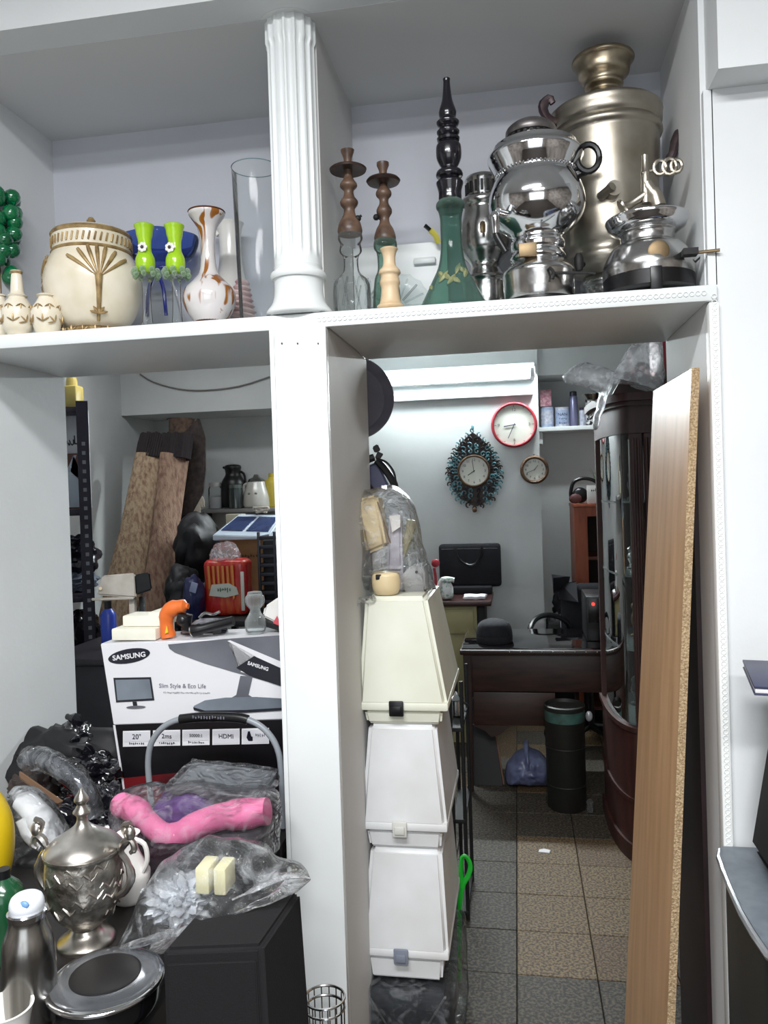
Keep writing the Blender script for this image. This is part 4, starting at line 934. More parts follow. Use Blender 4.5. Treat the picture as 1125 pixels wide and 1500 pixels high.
# recess shelf with cans
zs = P(830, 626, 5.5).z
shm = boardm
t = thing('recess_shelf', 'short white shelf in the recess right of the clocks', 'shelf', (0.6, 5.5, zs-0.03))
b = B(); bx(b, 0.157, 1.2, 5.38, 5.648, zs-0.028, zs, 0.003); obj('board', b, boardm, t, world=True)
b = B(); bx(b, 0.158, 0.185, 5.42, 5.64, zs-0.11, zs-0.029, 0.003); obj('bracket', b, boardm, t, world=True)
def can(name, label, cat, px, py0, hw, m, m2, Y=5.46, prof='can', band=None, txt=None):
    T = Turned(px, 625, Y, zs, 0.0); h = max(0.03, T.z(py0)); rr = hw*T.k; t = thing(name, label, cat, T.loc)
    b = B()
    if prof == 'can': lathe(b, [(0, rr), (h*0.96, rr), (h*0.97, rr*1.04), (h, rr*1.04), (h, rr*0.9)], n=24)
    else: lathe(b, [(0, rr), (h*0.82, rr), (h*0.86, rr*0.8), (h*0.88, rr*0.6)], n=20)
    obj('body', b, m, t)
    b = B()
    if prof == 'can': lathe(b, [(h*0.16, rr*1.01), (h*0.84, rr*1.01)], n=24, cap=False); obj('label_band', b, m2, t)
    else: lathe(b, [(h*0.86, rr*0.9), (h*0.98, rr*0.88), (h, rr*0.5)], n=20); obj('cap', b, m2, t)
    if txt:
        for q, s_ in enumerate(txt): strokes('label_lettering', 5, rr*1.1, h*0.12, mat('ink_blue', (46, 52, 96), 0.5), t, (0, -rr*1.02-0.001, h*(0.62-0.22*q)), q) if q else text('label_lettering', s_, mat('ink_blue', (46, 52, 96), 0.5), t, (0, -rr*1.02-0.001, h*(0.62-0.22*q)), rr*0.62)
    return t
pale = mat('pale_blue_tin', (176, 190, 214), 0.35, c2=(148, 164, 196), ns=40); pale2 = mat('pale_white_tin', (210, 212, 222), 0.35, c2=(160, 166, 190), ns=50)
pink = mat('pink_box', (216, 176, 184), 0.5, c2=(170, 90, 110), ns=60); dark = mat('dark_spray', (40, 38, 58), 0.3, ns=20)
can('tin', 'pale blue tin at the left end of the recess shelf', 'tin', 802, 597, 9.5, pale, pale2)
can('tin', 'pale tin with dark lettering, second on the recess shelf', 'tin', 824, 597, 10.5, pale2, pale, txt=['NAN', '-', '-'])
can('spray_can', 'tall dark-capped spray can on the recess shelf', 'can', 841, 573, 6, mat('grey_violet_can', (120, 120, 150), 0.3, 0.3), dark, prof='spray')
can('bottle', 'short pale bottle right of the tall spray can', 'bottle', 854, 597, 5, pale2, dark, prof='spray')
can('spray_can', 'black and white patterned can at the right of the recess shelf', 'can', 867, 576, 9, mat('zebra_can', (24, 22, 30), 0.3, c2=(206, 206, 206), ns=45, lo=0.5, hi=0.53), mat('silver_lid', (190, 190, 196), 0.3, 0.6), prof='spray')
p = P(799, 597, 5.46); b = B(); bx(b, p.x-0.035, p.x+0.04, 5.42, 5.5, p.z+0.004, P(799, 572, 5.46).z, 0.003); solo('small_carton', 'pink patterned carton stacked on the left pale blue tin', 'box', b, pink, (p.x, 5.46, p.z+0.004))

# laptop bag, side stand
YS = 4.95
zst = P(690, 880, YS-0.2).z
t = thing('side_stand', 'pale yellow drawer stand with dark top under the laptop bag', 'stand', (P(680, 900, YS).x, YS, 0))
x0 = P(600, 890, YS).x; x1 = P(720, 885, 4.75).x
b = B(); bx(b, x0, x1, 4.72, 5.18, zst-0.03, zst, 0.006); obj('stand_top', b, mat('dark_red_wood', (60, 34, 32), 0.4), t, world=True)
b = B(); bx(b, x0+0.02, x1-0.09, 4.76, 5.16, 0.0, zst-0.031, 0.004); obj('stand_body', b, mat('pale_yellow_panel', (166, 160, 116), 0.6, ns=6), t, world=True)
b = B(); bx(b, x0+0.04, x1-0.11, 4.745, 4.76, zst-0.2, zst-0.05, 0.003); o = obj('drawer', b, MATS['pale_yellow_panel'], t, world=True)
b = B(); bx(b, x1-0.088, x1-0.045, 4.78, 5.15, 0.0, zst-0.031, 0.003); obj('side_post', b, blackm, t, world=True)
fab = mat('black_fabric', (24, 24, 31), 0.85, ns=40, amt=1, bump=0.2, bs=300)
t = thing('laptop_bag', 'black fabric laptop bag leaning on the wall below the ornate clock', 'bag', (P(690, 862, 5.1).x, 5.12, zst))
x0, x1 = P(643, 830, 5.1).x, P(734, 830, 5.1).x; zb_, zt2 = P(690, 860, 5.1).z, P(690, 797, 5.1).z
b = B(); bx(b, x0, x1, 5.10, 5.17, zb_, zt2, 0.022, 3); obj('bag_body', b, fab, t, world=True)
b = B(); bx(b, x0+0.09, x1-0.06, 5.02, 5.16, zst+0.001, zb_+0.01, 0.01); obj('bag_base', b, fab, t, world=True)
b = B(); xm = (x0+x1)/2; tube(b, [(xm-0.09, 5.097, zt2-0.02), (xm-0.07, 5.09, zt2-0.09), (xm-0.02, 5.09, zt2-0.13), (xm+0.03, 5.09, zt2-0.13), (xm+0.07, 5.09, zt2-0.08), (xm+0.08, 5.097, zt2-0.02)], 0.008, 6, smooth=3); obj('carry_handle', b, blackp, t, world=True)
b = B(); tube(b, [(x0+0.02, 5.099, zt2-0.03), (x1-0.02, 5.099, zt2-0.03)], 0.002, 6); obj('zip', b, mat('zip_grey', (60, 60, 66), 0.4), t, world=True)
b = B(); p = P(694, 877, 4.85); t2 = bmesh.new(); bx(t2, p.x-0.06, p.x+0.075, 4.78, 4.92, zst+0.002, zst+0.02, 0.004); bmesh.ops.subdivide_edges(t2, edges=t2.edges[:], cuts=4, use_grid_fill=True); rough_up(t2, 0.008, 25, 1, zst+0.001); merge(b, t2); solo('crumpled_papers', 'crumpled white papers in front of the laptop bag', 'paper', b, mat('paper', (220, 218, 222), 0.7), (p.x, 4.85, zst))
# ceramic item and red spoon
t = thing('ceramic_ornament', 'white ceramic ornament with green pattern beside the laptop bag', 'ornament', (P(655, 875, 4.78).x, 4.8, zst))
b = B(); T = Turned(655, 876, 4.8, zst, 0.0); lathe(b, T.prof([(876, 7), (872, 9), (860, 9), (853, 6), (850, 10), (846, 9)], 2), n=24); obj('cup_body', b, mat('green_flecked_ceramic', (226, 228, 228), 0.3, c2=(140, 180, 160), ns=50, lo=0.5, hi=0.6), t)
b = B(); tube(b, [(-0.05, 0, T.z(860)), (-0.03, 0, T.z(850)), (0.0, 0, T.z(848)), (0.045, 0, T.z(850))], 0.016, 8, smooth=3); obj('ceramic_top', b, MATS['porcelain'], t)
t = thing('red_spoon', 'red plastic spoon standing beside the white ceramic ornament', 'spoon', (P(639, 865, 4.8).x, 4.85, zst))
b = B(); q = lambda x, y: P(x, y, 4.85); tube(b, [(q(639, 870).x, 4.85, zst), q(638, 845), q(636, 832)], 0.009, 8); ball(b, q(638, 825), 0.03, 2, (0.9, 0.4, 0.9)); obj('spoon', b, MATS['red_plastic'], t, world=True)

# desk
dw = mat('dark_red_brown_wood', (46, 27, 22), 0.4, ns=6, c2=(34, 20, 17), stretch=(1, 6, 6), coat=0.2)
dw2 = mat('desk_panel_wood', (56, 34, 26), 0.45, ns=7, c2=(32, 19, 15), stretch=(1, 6, 6))
zd = 0.735; dx0 = P(677, 955, 4.0).x; dx1 = 0.78; dy0, dy1 = 3.98, 4.52
t = thing('desk', 'dark red-brown wooden desk with glossy black glass top', 'desk', ((dx0+dx1)/2, 4.25, 0))
b = B(); bx(b, dx0-0.01, dx1, dy0-0.02, dy1+0.02, zd-0.03, zd-0.004, 0.006); obj('desk_top', b, dw, t, world=True)
b = B(); bx(b, dx0+0.0, dx1-0.01, dy0+0.0, dy1, zd-0.0035, zd+0.002, 0.001); obj('glass_sheet', b, mat('black_gloss', (14, 12, 14), 0.06, coat=1), t, world=True)
for k_ in range(14):
    b = B(); ball(b, (dx0+0.24+k_*0.053, dy0-0.021, zd-0.012), 0.0045, 1); obj('brass_stud', b, mat('stud', (200, 190, 170), 0.2, 0.9), t, world=True)
z1_ = P(700, 1012, 4.0).z; z2_ = P(700, 1062, 4.0).z
b = B(); bx(b, dx0+0.03, dx1-0.03, dy0+0.01, dy0+0.04, z1_, zd-0.031, 0.003); obj('apron_panel', b, dw2, t, world=True)
b = B(); bx(b, dx0+0.05, 0.16, dy0+0.02, dy0+0.045, z2_, z1_-0.006, 0.003); obj('lower_panel', b, dw2, t, world=True)
b = B(); bx(b, dx0+0.03, dx1-0.03, dy1-0.04, dy1-0.02, z1_, zd-0.031, 0.003); obj('rear_apron', b, dw2, t, world=True)
for xx in (dx0+0.005, dx1-0.045):
    for yy in (dy0+0.0, dy1-0.045):
        b = B(); hexa(b, [(xx+0.008, yy+0.008, 0), (xx+0.032, yy+0.008, 0), (xx+0.032, yy+0.032, 0), (xx+0.008, yy+0.032, 0)], [(xx, yy, zd-0.031), (xx+0.042, yy, zd-0.031), (xx+0.042, yy+0.042, zd-0.031), (xx, yy+0.042, zd-0.031)], 0.003); obj('leg', b, dw, t, world=True)
b = B(); q = P(725, 1065, 4.0); prism(b, [(q.x-0.12, z2_), (q.x+0.08, z2_), (q.x+0.02, z2_-0.05), (q.x-0.02, z2_-0.06), (q.x-0.05, z2_-0.03)], dy0+0.02, dy0+0.04); obj('carved_drop', b, dw, t, world=True)
t = thing('knit_cap', 'black knitted cap lying on the glossy desk top', 'cap', (P(724, 930, 4.15).x, 4.16, zd+0.002))
b = B(); T = Turned(724, 938, 4.16, zd+0.002, 0); lathe(b, [(z, r_) for z, r_ in smoothp([(0, 0.088), (0.02, 0.092), (0.05, 0.093), (0.09, 0.082), (0.108, 0.06), (0.118, 0.03), (0.12, 0.002)], 3)], n=48, flute=24, fl_amp=0.012); obj('crown', b, fab, t)
b = B(); lathe(b, [(0, 0.0925), (0.004, 0.0945), (0.03, 0.0955), (0.035, 0.093)], n=48); obj('brim_fold', b, fab, t)
t = thing('computer_tower', 'black computer case with glowing red light on the desk', 'computer', (P(872, 940, 4.2).x, 4.25, zd+0.002))
x0, x1 = P(859, 900, 4.15).x, P(884, 900, 4.15).x+0.06; zt3 = P(870, 874, 4.15).z
b = B(); bx(b, x0, x1, 4.15, 4.45, zd+0.003, zt3, 0.005); obj('case_body', b, blackp, t, world=True)
b = B(); bx(b, x0+0.01, x1-0.01, 4.143, 4.15, zd+0.1, zt3-0.01, 0.002); obj('front_panel', b, mat('dark_front', (14, 14, 16), 0.25), t, world=True)
b = B(); ball(b, P(869, 885, 4.142), 0.008, 2); obj('power_light', b, mat('red_led', (255, 30, 20), 0.3, emit=(255, 30, 24), es=6), t, world=True)
# chair behind the desk
t = thing('office_chair', 'black office chair with curved arm behind the desk', 'chair', (P(850, 1100, 4.95).x, 4.95, 0))
cxo = P(856, 900, 4.95).x
b = B(); t2 = bmesh.new(); bx(t2, cxo-0.14, cxo+0.28, 4.95, 5.03, 0.5, P(860, 855, 4.95).z, 0.04, 3); merge(b, t2); bmesh.ops.bevel(b, geom=[e_ for e_ in b.edges if abs(e_.verts[0].co.y-e_.verts[1].co.y) > 0.01 and e_.verts[0].co.z > 0.7], offset=0.08, segments=4, affect='EDGES'); obj('backrest', b, fab, t, world=True)
b = B(); bx(b, cxo-0.2, cxo+0.25, 4.62, 4.96, 0.42, 0.5, 0.03, 3); obj('seat', b, fab, t, world=True)
xa = P(778, 915, 4.8).x
b = B(); tube(b, [(xa, 4.62, 0.62), (xa-0.01, 4.66, 0.70), (xa+0.03, 4.75, 0.755), (xa+0.12, 4.85, 0.76), (xa+0.22, 4.93, 0.70), (xa+0.24, 4.98, 0.6)], 0.016, 8, smooth=4); obj('armrest', b, blackp, t, world=True)
b = B(); tube(b, [(cxo, 4.8, 0.42), (cxo, 4.8, 0.1)], 0.03, 10); obj('pillar', b, blackp, t, world=True)
for k_ in range(5):
    a = k_*2*PI/5+0.3; b = B(); tube(b, [(cxo, 4.8, 0.11), (cxo+0.26*math.cos(a), 4.8+0.26*math.sin(a), 0.07)], [0.022, 0.014], 8); o = obj('base_arm', b, blackp, t, world=True)
    b = B(); ball(b, (cxo+0.26*math.cos(a), 4.8+0.26*math.sin(a), 0.032), 0.032, 2, (0.7, 1, 1)); obj('castor', b, blackp, o, world=True)
# heap of dark clothes behind the desk
t = thing('clothes_heap', 'heap of black clothes on a chair behind the desk', 'clothes', (P(818, 900, 5.3).x, 5.3, 0.0))
b = B(); c_ = P(818, 884, 5.3); blob(b, (c_.x+0.06, 5.3, c_.z-0.01), (0.09, 0.10, 0.13), 0.35, 6, 4, 4); obj('black_coat', b, fab, t, world=True)
b = B(); c_ = P(808, 905, 5.2); blob(b, (c_.x+0.05, 5.28, c_.z-0.06), (0.07, 0.1, 0.09), 0.4, 6, 8, 4); obj('grey_cloth', b, mat('grey_cloth', (96, 96, 100), 0.9, ns=20), t, world=True)
b = B(); bx(b, 0.17, 0.33, 5.15, 5.42, 0.0, 0.66, 0.02); obj('stool_box', b, blackm, t, world=True)
b = B(); p = P(829, 910, 5.0); bx(b, p.x-0.03, p.x+0.03, 5.03, 5.08, p.z-0.05, p.z+0.02, 0.003); obj('paper_tag', b, MATS['paper'], t, world=True)
# brown bookcase
t = thing('bookcase', 'orange-brown wooden bookcase with dark shelves behind the display cabinet', 'bookcase', (P(865, 1000, 5.3).x, 5.3, 0))
x0 = P(842, 800, 5.15).x; zt4 = P(862, 738, 5.15).z; ob = mat('orange_brown_wood', (150, 78, 50), 0.4, ns=6, c2=(126, 62, 40), stretch=(6, 6, 1)); x1 = x0+0.6
b = B(); bx(b, x0, x0+0.02, 5.15, 5.55, 0, zt4-0.021); obj('side_panel', b, ob, t, world=True)
b = B(); bx(b, x1-0.02, x1, 5.15, 5.55, 0, zt4-0.021); obj('side_panel', b, ob, t, world=True)
b = B(); bx(b, x0+0.001, P(861, 800, 5.15).x, 5.135, 5.15, 0, zt4-0.021); obj('face_stile', b, ob, t, world=True)
b = B(); bx(b, x0-0.004, x1+0.004, 5.13, 5.55, zt4-0.02, zt4, 0.002); obj('top_panel', b, ob, t, world=True)
b = B(); bx(b, x0+0.02, x1-0.02, 5.52, 5.54, 0, zt4-0.021); obj('back_panel', b, mat('dark_interior', (52, 38, 34), 0.7), t, world=True)
b = B(); bx(b, P(861, 800, 5.15).x, x1, 5.136, 5.15, zt4-0.08, zt4-0.021); obj('face_rail', b, ob, t, world=True)
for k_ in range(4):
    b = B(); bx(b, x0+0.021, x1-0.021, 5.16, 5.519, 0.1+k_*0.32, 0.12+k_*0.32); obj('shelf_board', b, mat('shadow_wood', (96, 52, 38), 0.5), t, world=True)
t = thing('headphones', 'black headphones lying on top of the orange-brown bookcase', 'headphones', (P(850, 735, 5.2).x, 5.25, zt4))
q = lambda x, y: P(x, y, 5.25)
b = B(); tube(b, [(q(838, 735).x, 5.25, zt4+0.02), q(836, 722), q(840, 707), q(852, 701), q(868, 703), q(880, 712)], 0.012, 8, smooth=4); obj('head_band', b, blackp, t, world=True)
b = B(); ball(b, (q(850, 728).x, 5.25, zt4+0.055), 0.052, 3, (1.0, 0.6, 1.0)); obj('ear_cup', b, blackp, t, world=True)
b = B(); ball(b, (q(842, 732).x, 5.2, zt4+0.034), 0.032, 2, (1.3, 0.5, 1.0)); obj('ear_pad', b, mat('dark_red_pad', (90, 50, 50), 0.6), t, world=True)
p = P(871, 735, 5.18); b = B(); bx(b, p.x-0.045, p.x+0.06, 5.16, 5.2, zt4+0.001, P(870, 711, 5.18).z, 0.002); o = solo('small_carton', 'small white carton with dark print on the bookcase beside headphones', 'box', b, mat('white_card', (214, 212, 208), 0.6), (p.x, 5.18, zt4+0.001)); strokes('box_print', 4, 0.05, 0.02, blackm, o, (0.0, -0.0215, 0.085), 4)
p = P(880, 690, 5.35); t = thing('potted_plant', 'pale green plant behind the headphones on the bookcase', 'plant', (p.x, 5.4, zt4))
b = B(); lathe(b, [(0, 0.03), (0.06, 0.04), (0.062, 0.035)], n=20); obj('pot', b, mat('terracotta', (130, 90, 70), 0.7), t)
for k_ in range(9):
    a = k_*0.7; b = B(); tube(b, [(0, 0, 0.055), (0.02*math.cos(a), 0.02*math.sin(a), 0.13), (0.06*math.cos(a)-0.01, 0.05*math.sin(a), 0.20+0.02*(k_ % 3))], [0.004, 0.012, 0.002], 6, smooth=2, flat=(1, 0.25)); obj('leaf', b, mat('leaf_green', (120, 150, 120), 0.5), t)
# things under the desk
t = thing('gas_cylinder', 'dark green metal drum standing in front of the desk', 'drum', (P(832, 1175, 3.76).x, 3.85, 0))
T = Turned(832, 1175, 3.84, 0.0, 0); dg = mat('dark_green_metal', (36, 39, 35), 0.5, 0.3, ns=6, c2=(36, 30, 28)); h = T.z(1030)+0.0
b = B(); lathe(b, [(0.0, 0.085), (0.01, 0.092), (h-0.03, 0.094), (h-0.02, 0.098), (h-0.008, 0.098), (h-0.004, 0.09), (h-0.02, 0.086), (h-0.021, 0.002)], n=40); obj('drum_body', b, dg, t)
b = B(); lathe(b, [(h-0.08, 0.0945), (h-0.03, 0.0955)], n=40, cap=False); obj('paint_band', b, mat('teal_worn_paint', (60, 96, 88), 0.5, c2=(44, 52, 48), ns=14), t)
for zz in (0.12, 0.3):
    b = B(); tube(b, [(0.094*math.cos(a), 0.094*math.sin(a), zz) for a in [q_*PI/16 for q_ in range(32)]], 0.003, 6, closed=True); obj('hoop', b, dg, t)
t = thing('leaning_board', 'black board leaning beneath the left end of the desk', 'board', (P(712, 1150, 4.15).x, 4.15, 0))
b = B(); a1, a2 = P(694, 1155, 4.1).x, P(738, 1155, 4.1).x; hexa(b, [(a1, 4.08, 0), (a2, 4.08, 0), (a2, 4.14, 0), (a1, 4.14, 0)], [(a1, 4.2, 0.42), (a2-0.06, 4.2, 0.42), (a2-0.06, 4.26, 0.42), (a1, 4.26, 0.42)], 0.004); obj('panel', b, blackm, t, world=True)
b = B(); tube(b, [(a2+0.001, 4.08, 0.01), (a2-0.058, 4.2, 0.41)], 0.005, 6); obj('edge_strip', b, mat('brown_edge', (96, 62, 44), 0.5), t, world=True)
bag('plastic_bag', 'tied grey-blue plastic bag on the floor under the desk', 'bag', [(742, 1150), (740, 1125), (752, 1105), (768, 1096), (766, 1088), (774, 1084), (778, 1096), (796, 1106), (806, 1124), (806, 1150), (790, 1163), (760, 1163)], 4.12, 0.2, mat('grey_blue_bag', (104, 110, 140), 0.35, ns=12, c2=(70, 76, 104), bump=0.5, bs=20), 5, 0.012, floor=0.002)
t = thing('key_pendant', 'silver ornament hanging from a chain at the desk front', 'pendant', (P(862, 1045, 3.96).x, 3.96, P(862, 1058, 3.96).z))
b = B(); T_ = P(862, 1045, 3.96); tube(b, [(0, 0, 0.12), (0.002, 0, 0.05)], 0.002, 6); obj('chain', b, chrome2, t)
b = B(); ball(b, (0.002, 0, 0.03), 0.022, 2, (0.8, 0.4, 1.2)); obj('ornament', b, mat('silver_paint', (200, 200, 204), 0.3, 0.4), t)
p = Vector((P(864, 1172, 3.8).x, 3.8, 0)); b = B(); lathe(b, smoothp([(0, 0.014), (0.01, 0.018), (0.03, 0.014), (0.045, 0.018), (0.06, 0.006)], 2), cx=p.x, cy=3.8, n=20); solo('glass_stopper', 'small clear glass stopper on the floor beside the drum', 'stopper', b, clearg, p)
yy = 1.56*1151/(1232-699); p = P(797, 1232, yy); b = B(); prism(b, [(p.x-0.025, yy-0.01), (p.x+0.02, yy-0.015), (p.x+0.026, yy+0.01), (p.x, yy+0.022), (p.x-0.02, yy+0.012)], 0.001, 0.003, axis='z'); solo('paper_scrap', 'small white paper scrap on the tiled floor', 'paper', b, MATS['paper'], (p.x, yy, 0.001))
# dark slim rack behind the cases
t = thing('wire_rack', 'narrow black rack with a chrome pot behind the stacked cases', 'rack', (P(668, 1100, 2.95).x, 2.95, 0))
for zz in (0.02, 0.35, 0.68):
    b = B(); bx(b, P(660, 1100, 2.8).x, P(679, 1100, 2.8).x, 2.8, 3.1, zz, zz+0.015, 0.002); obj('rack_shelf', b, blackm, t, world=True)
for xx in (P(661, 1100, 2.8).x, P(678, 1100, 2.8).x):
    for yy in (2.81, 3.09):
        b = B(); tube(b, [(xx, yy, 0), (xx, yy, 0.86)], 0.007, 8); obj('rack_post', b, blackm, t, world=True)
T = Turned(668, 1010, 2.95, 0.696, 0); t = thing('metal_pot', 'small chrome pot on the black rack beside the desk', 'pot', T.loc)
b = B(); lathe(b, [(0, 0.02), (0.005, 0.028), (0.06, 0.028), (0.063, 0.031), (0.066, 0.028), (0.08, 0.01), (0.09, 0.004)], n=28); obj('pot_body', b, chrome2, t)
b = B(); tube(b, [(0.026, 0, 0.05), (0.044, 0, 0.04), (0.04, 0, 0.02), (0.027, 0, 0.015)], 0.003, 6, smooth=3); obj('pot_handle', b, blackp, t)

# ============================================================ display cabinet
mah = mat('mahogany', (66, 32, 26), 0.5, ns=5, c2=(40, 19, 16), stretch=(5, 5, 0.8))
CX0 = P(884, 900, 3.68).x; CYf, CYb = 3.30, 3.85
CX1 = 1.25
t = thing('display_cabinet', 'dark mahogany display cabinet with curved glass side and carved crest', 'cabinet', (0.7, 3.6, 0))
Rr = 0.085; cc = (CX0+Rr, CYf+0.38)
def arc(rx, ry, n=12, a0=PI, a1=1.5*PI): return [(cc[0]+rx*math.cos(a0+(a1-a0)*i/n), cc[1]+ry*math.sin(a0+(a1-a0)*i/n)) for i in range(n+1)]
def plan(o=0.0): return arc(Rr+o, 0.38+o)+[(CX1+o, CYf-o), (CX1+o, CYb), (CX0-o, CYb)]
zcb = P(890, 1050, 3.5).z; zct = P(890, 640, 3.5).z; zcr = P(890, 592, 3.5).z
b = B(); prism(b, plan(), 0.06, zcb, axis='z'); obj('lower_body', b, mah, t, world=True)
for z_, o_, hh in ((0.0, 0.012, 0.07), (P(890, 1150, 3.5).z, 0.008, 0.018), (zcb-0.004, 0.014, 0.02)):
    b = B(); prism(b, plan(o_), z_, z_+hh, axis='z'); obj('moulding', b, mah, t, world=True)
b = B(); prism(b, plan(0.002), zct, zcr-0.03, axis='z'); obj('frieze', b, mah, t, world=True)
b = B(); prism(b, plan(0.02), zcr-0.03, zcr-0.012, axis='z'); prism(b, plan(0.045), zcr-0.012, zcr+0.02, axis='z'); obj('cornice', b, mah, t, world=True)
b = B(); bx(b, CX0, CX1, CYb-0.02, CYb, zcb, zct); obj('back_panel', b, mah, t, world=True)
tb = bmesh.new(); A_ = arc(Rr-0.006, 0.374, 10); 
ra = [tb.verts.new((x, y, zcb+0.016)) for x, y in A_]; rb_ = [tb.verts.new((x, y, zct)) for x, y in A_]
for i in range(len(A_)-1): tb.faces.new((ra[i], ra[i+1], rb_[i+1], rb_[i]))
b = B(); merge(b, tb); obj('curved_glass', b, glass('cabinet_glass', (226, 234, 232), 0.03, 0.05), t, world=True)
b = B(); bx(b, CX0-0.004, CX0+0.02, CYb-0.06, CYb-0.021, zcb+0.016, zct); obj('rear_stile', b, mah, t, world=True)
for x_, w_ in ((cc[0]-0.005, 0.05), (cc[0]+0.052, 0.03)):
    b = B(); bx(b, x_, x_+w_, CYf-0.006, CYf+0.03, zcb+0.017, zct-0.001, 0.004)
    for k_ in range(2): tube(b, [(x_+w_*(0.3+0.4*k_), CYf-0.008, zcb+0.03), (x_+w_*(0.3+0.4*k_), CYf-0.008, zct-0.02)], 0.006, 8)
    obj('fluted_stile', b, mah, t, world=True)
b = B(); bx(b, cc[0]+0.088, cc[0]+0.108, CYf-0.012, CYf+0.02, zcb+0.017, zct-0.001, 0.004); bx(b, cc[0]+0.108, CX1, CYf-0.012, CYf+0.02, zct-0.06, zct-0.001, 0.004); bx(b, cc[0]+0.108, CX1, CYf-0.012, CYf+0.02, zcb+0.017, zcb+0.08, 0.004); obj('door_frame', b, mah, t, world=True)
b = B(); bx(b, cc[0]+0.108, CX1, CYf+0.002, CYf+0.005, zcb+0.08, zct-0.06); obj('door_glass', b, MATS['cabinet_glass'], t, world=True)
for k_ in range(4):
    zz = zcb+0.02+k_*(zct-zcb)/4
    b = B(); prism(b, [(cc[0]+(x-cc[0])*0.96, cc[1]+(y-cc[1])*0.96) for x, y in arc(Rr, 0.38)]+[(CX1-0.02, CYf+0.03), (CX1-0.02, CYb-0.03), (CX0+0.02, CYb-0.03)], zz, zz+0.008, axis='z'); obj('glass_shelf', b, mat('shelf_glass', (110, 116, 116), 0.15), t, world=True)
    for j in range(3):
        xx = CX0+0.05+0.07*j+0.01*(k_ % 2); yy = CYb-0.16-0.09*j; hh = 0.10+0.03*((j+k_) % 3)
        g = thing('crystal_figure', '%s %s figurine inside the display cabinet, on the %s glass shelf' % (('left rear', 'middle', 'right front')[j], ('chrome', 'clear crystal', 'brass')[(j+k_) % 3], ('lowest', 'second lowest', 'second highest', 'highest')[k_]), 'ornament', (xx, yy, zz+0.008), group='figurines inside the display cabinet')
        b = B(); lathe(b, smoothp([(0, 0.022), (0.008, 0.024), (0.02, 0.01), (hh*0.5, 0.022), (hh*0.7, 0.014), (hh*0.85, 0.02), (hh, 0.003)], 3), n=16); obj('figure', b, (chrome2, clearg, brassy)[(j+k_) % 3], g)
b = B(); ct = zcr+0.02
prism(b, [(CX0+0.02, ct), (CX0+0.05, ct+0.05), (CX0+0.12, ct+0.085), (CX0+0.17, ct+0.06), (CX0+0.26, ct+0.06), (CX0+0.34, ct+0.09), (CX0+0.44, ct+0.06), (CX1-0.1, ct+0.05), (CX1-0.06, ct)], CYf-0.02, CYf+0.01); obj('crest_board', b, mah, t, world=True)
cw = mat('carved_wood', (104, 70, 54), 0.45, ns=20, c2=(56, 34, 28))
for x_, h_, r_ in ((0.08, 0.05, 0.03), (0.13, 0.09, 0.028), (0.2, 0.05, 0.024), (0.26, 0.07, 0.03), (0.33, 0.075, 0.034), (0.4, 0.05, 0.026)):
    b = B(); pts = [(CX0+x_+r_*(1-q/13)*math.cos(q*0.6), CYf-0.03, ct+h_+r_*(1-q/13)*math.sin(q*0.6)) for q in range(12)]; tube(b, pts, 0.009, 8); o = obj('carved_scroll', b, cw, t, world=True)
# things on the cabinet
t = thing('glass_bowl', 'small silver dish sticking out at the cabinet cornice', 'dish', (P(866, 620, 3.5).x+0.02, 3.5, ct))
t.location = (P(872, 612, 3.45).x, 3.5, ct+0.001)
b = B(); lathe(b, smoothp([(0, 0.03), (0.006, 0.034), (0.02, 0.045), (0.026, 0.048), (0.02, 0.04), (0.01, 0.002)], 2), n=28); obj('dish', b, chrome2, t)
milky = film('milky_film', (240, 240, 242), 1.0, 0.15, 16)
bag('plastic_bag', 'milky plastic bag draped over the carved top of the display cabinet', 'bag', [(822, 552), (836, 540), (858, 530), (880, 538), (905, 545), (922, 536), (925, 505), (940, 495), (968, 492), (972, 570), (950, 567), (918, 562), (900, 562), (888, 588), (876, 626), (869, 622), (874, 590), (876, 575), (850, 565), (830, 562)], 3.22, 0.16, milky, 3, 0.014)
t = thing('red_folder', 'dark red folder standing behind the milky bag on the display cabinet', 'folder', (P(969, 600, 3.4).x, 3.4, ct))
b = B(); x0 = P(964, 540, 3.4).x; bx(b, x0, x0+0.03, 3.34, 3.6, ct+0.001, P(969, 490, 3.4).z, 0.003); obj('cover', b, mat('dark_red_card', (150, 24, 44), 0.5), t, world=True)
b = B(); x0 = P(925, 540, 3.5).x; blob(b, (P(938, 560, 3.48).x, 3.48, P(945, 562, 3.48).z+0.005), (0.05, 0.06, 0.07), 0.25, 6, 12, 4, floor=ct+0.02); solo('red_fabric_bundle', 'pink-red bundle seen through the milky bag on the cabinet', 'bundle', b, mat('pink_red_cloth', (214, 70, 100), 0.8), (P(945, 560, 3.48).x, 3.48, ct))

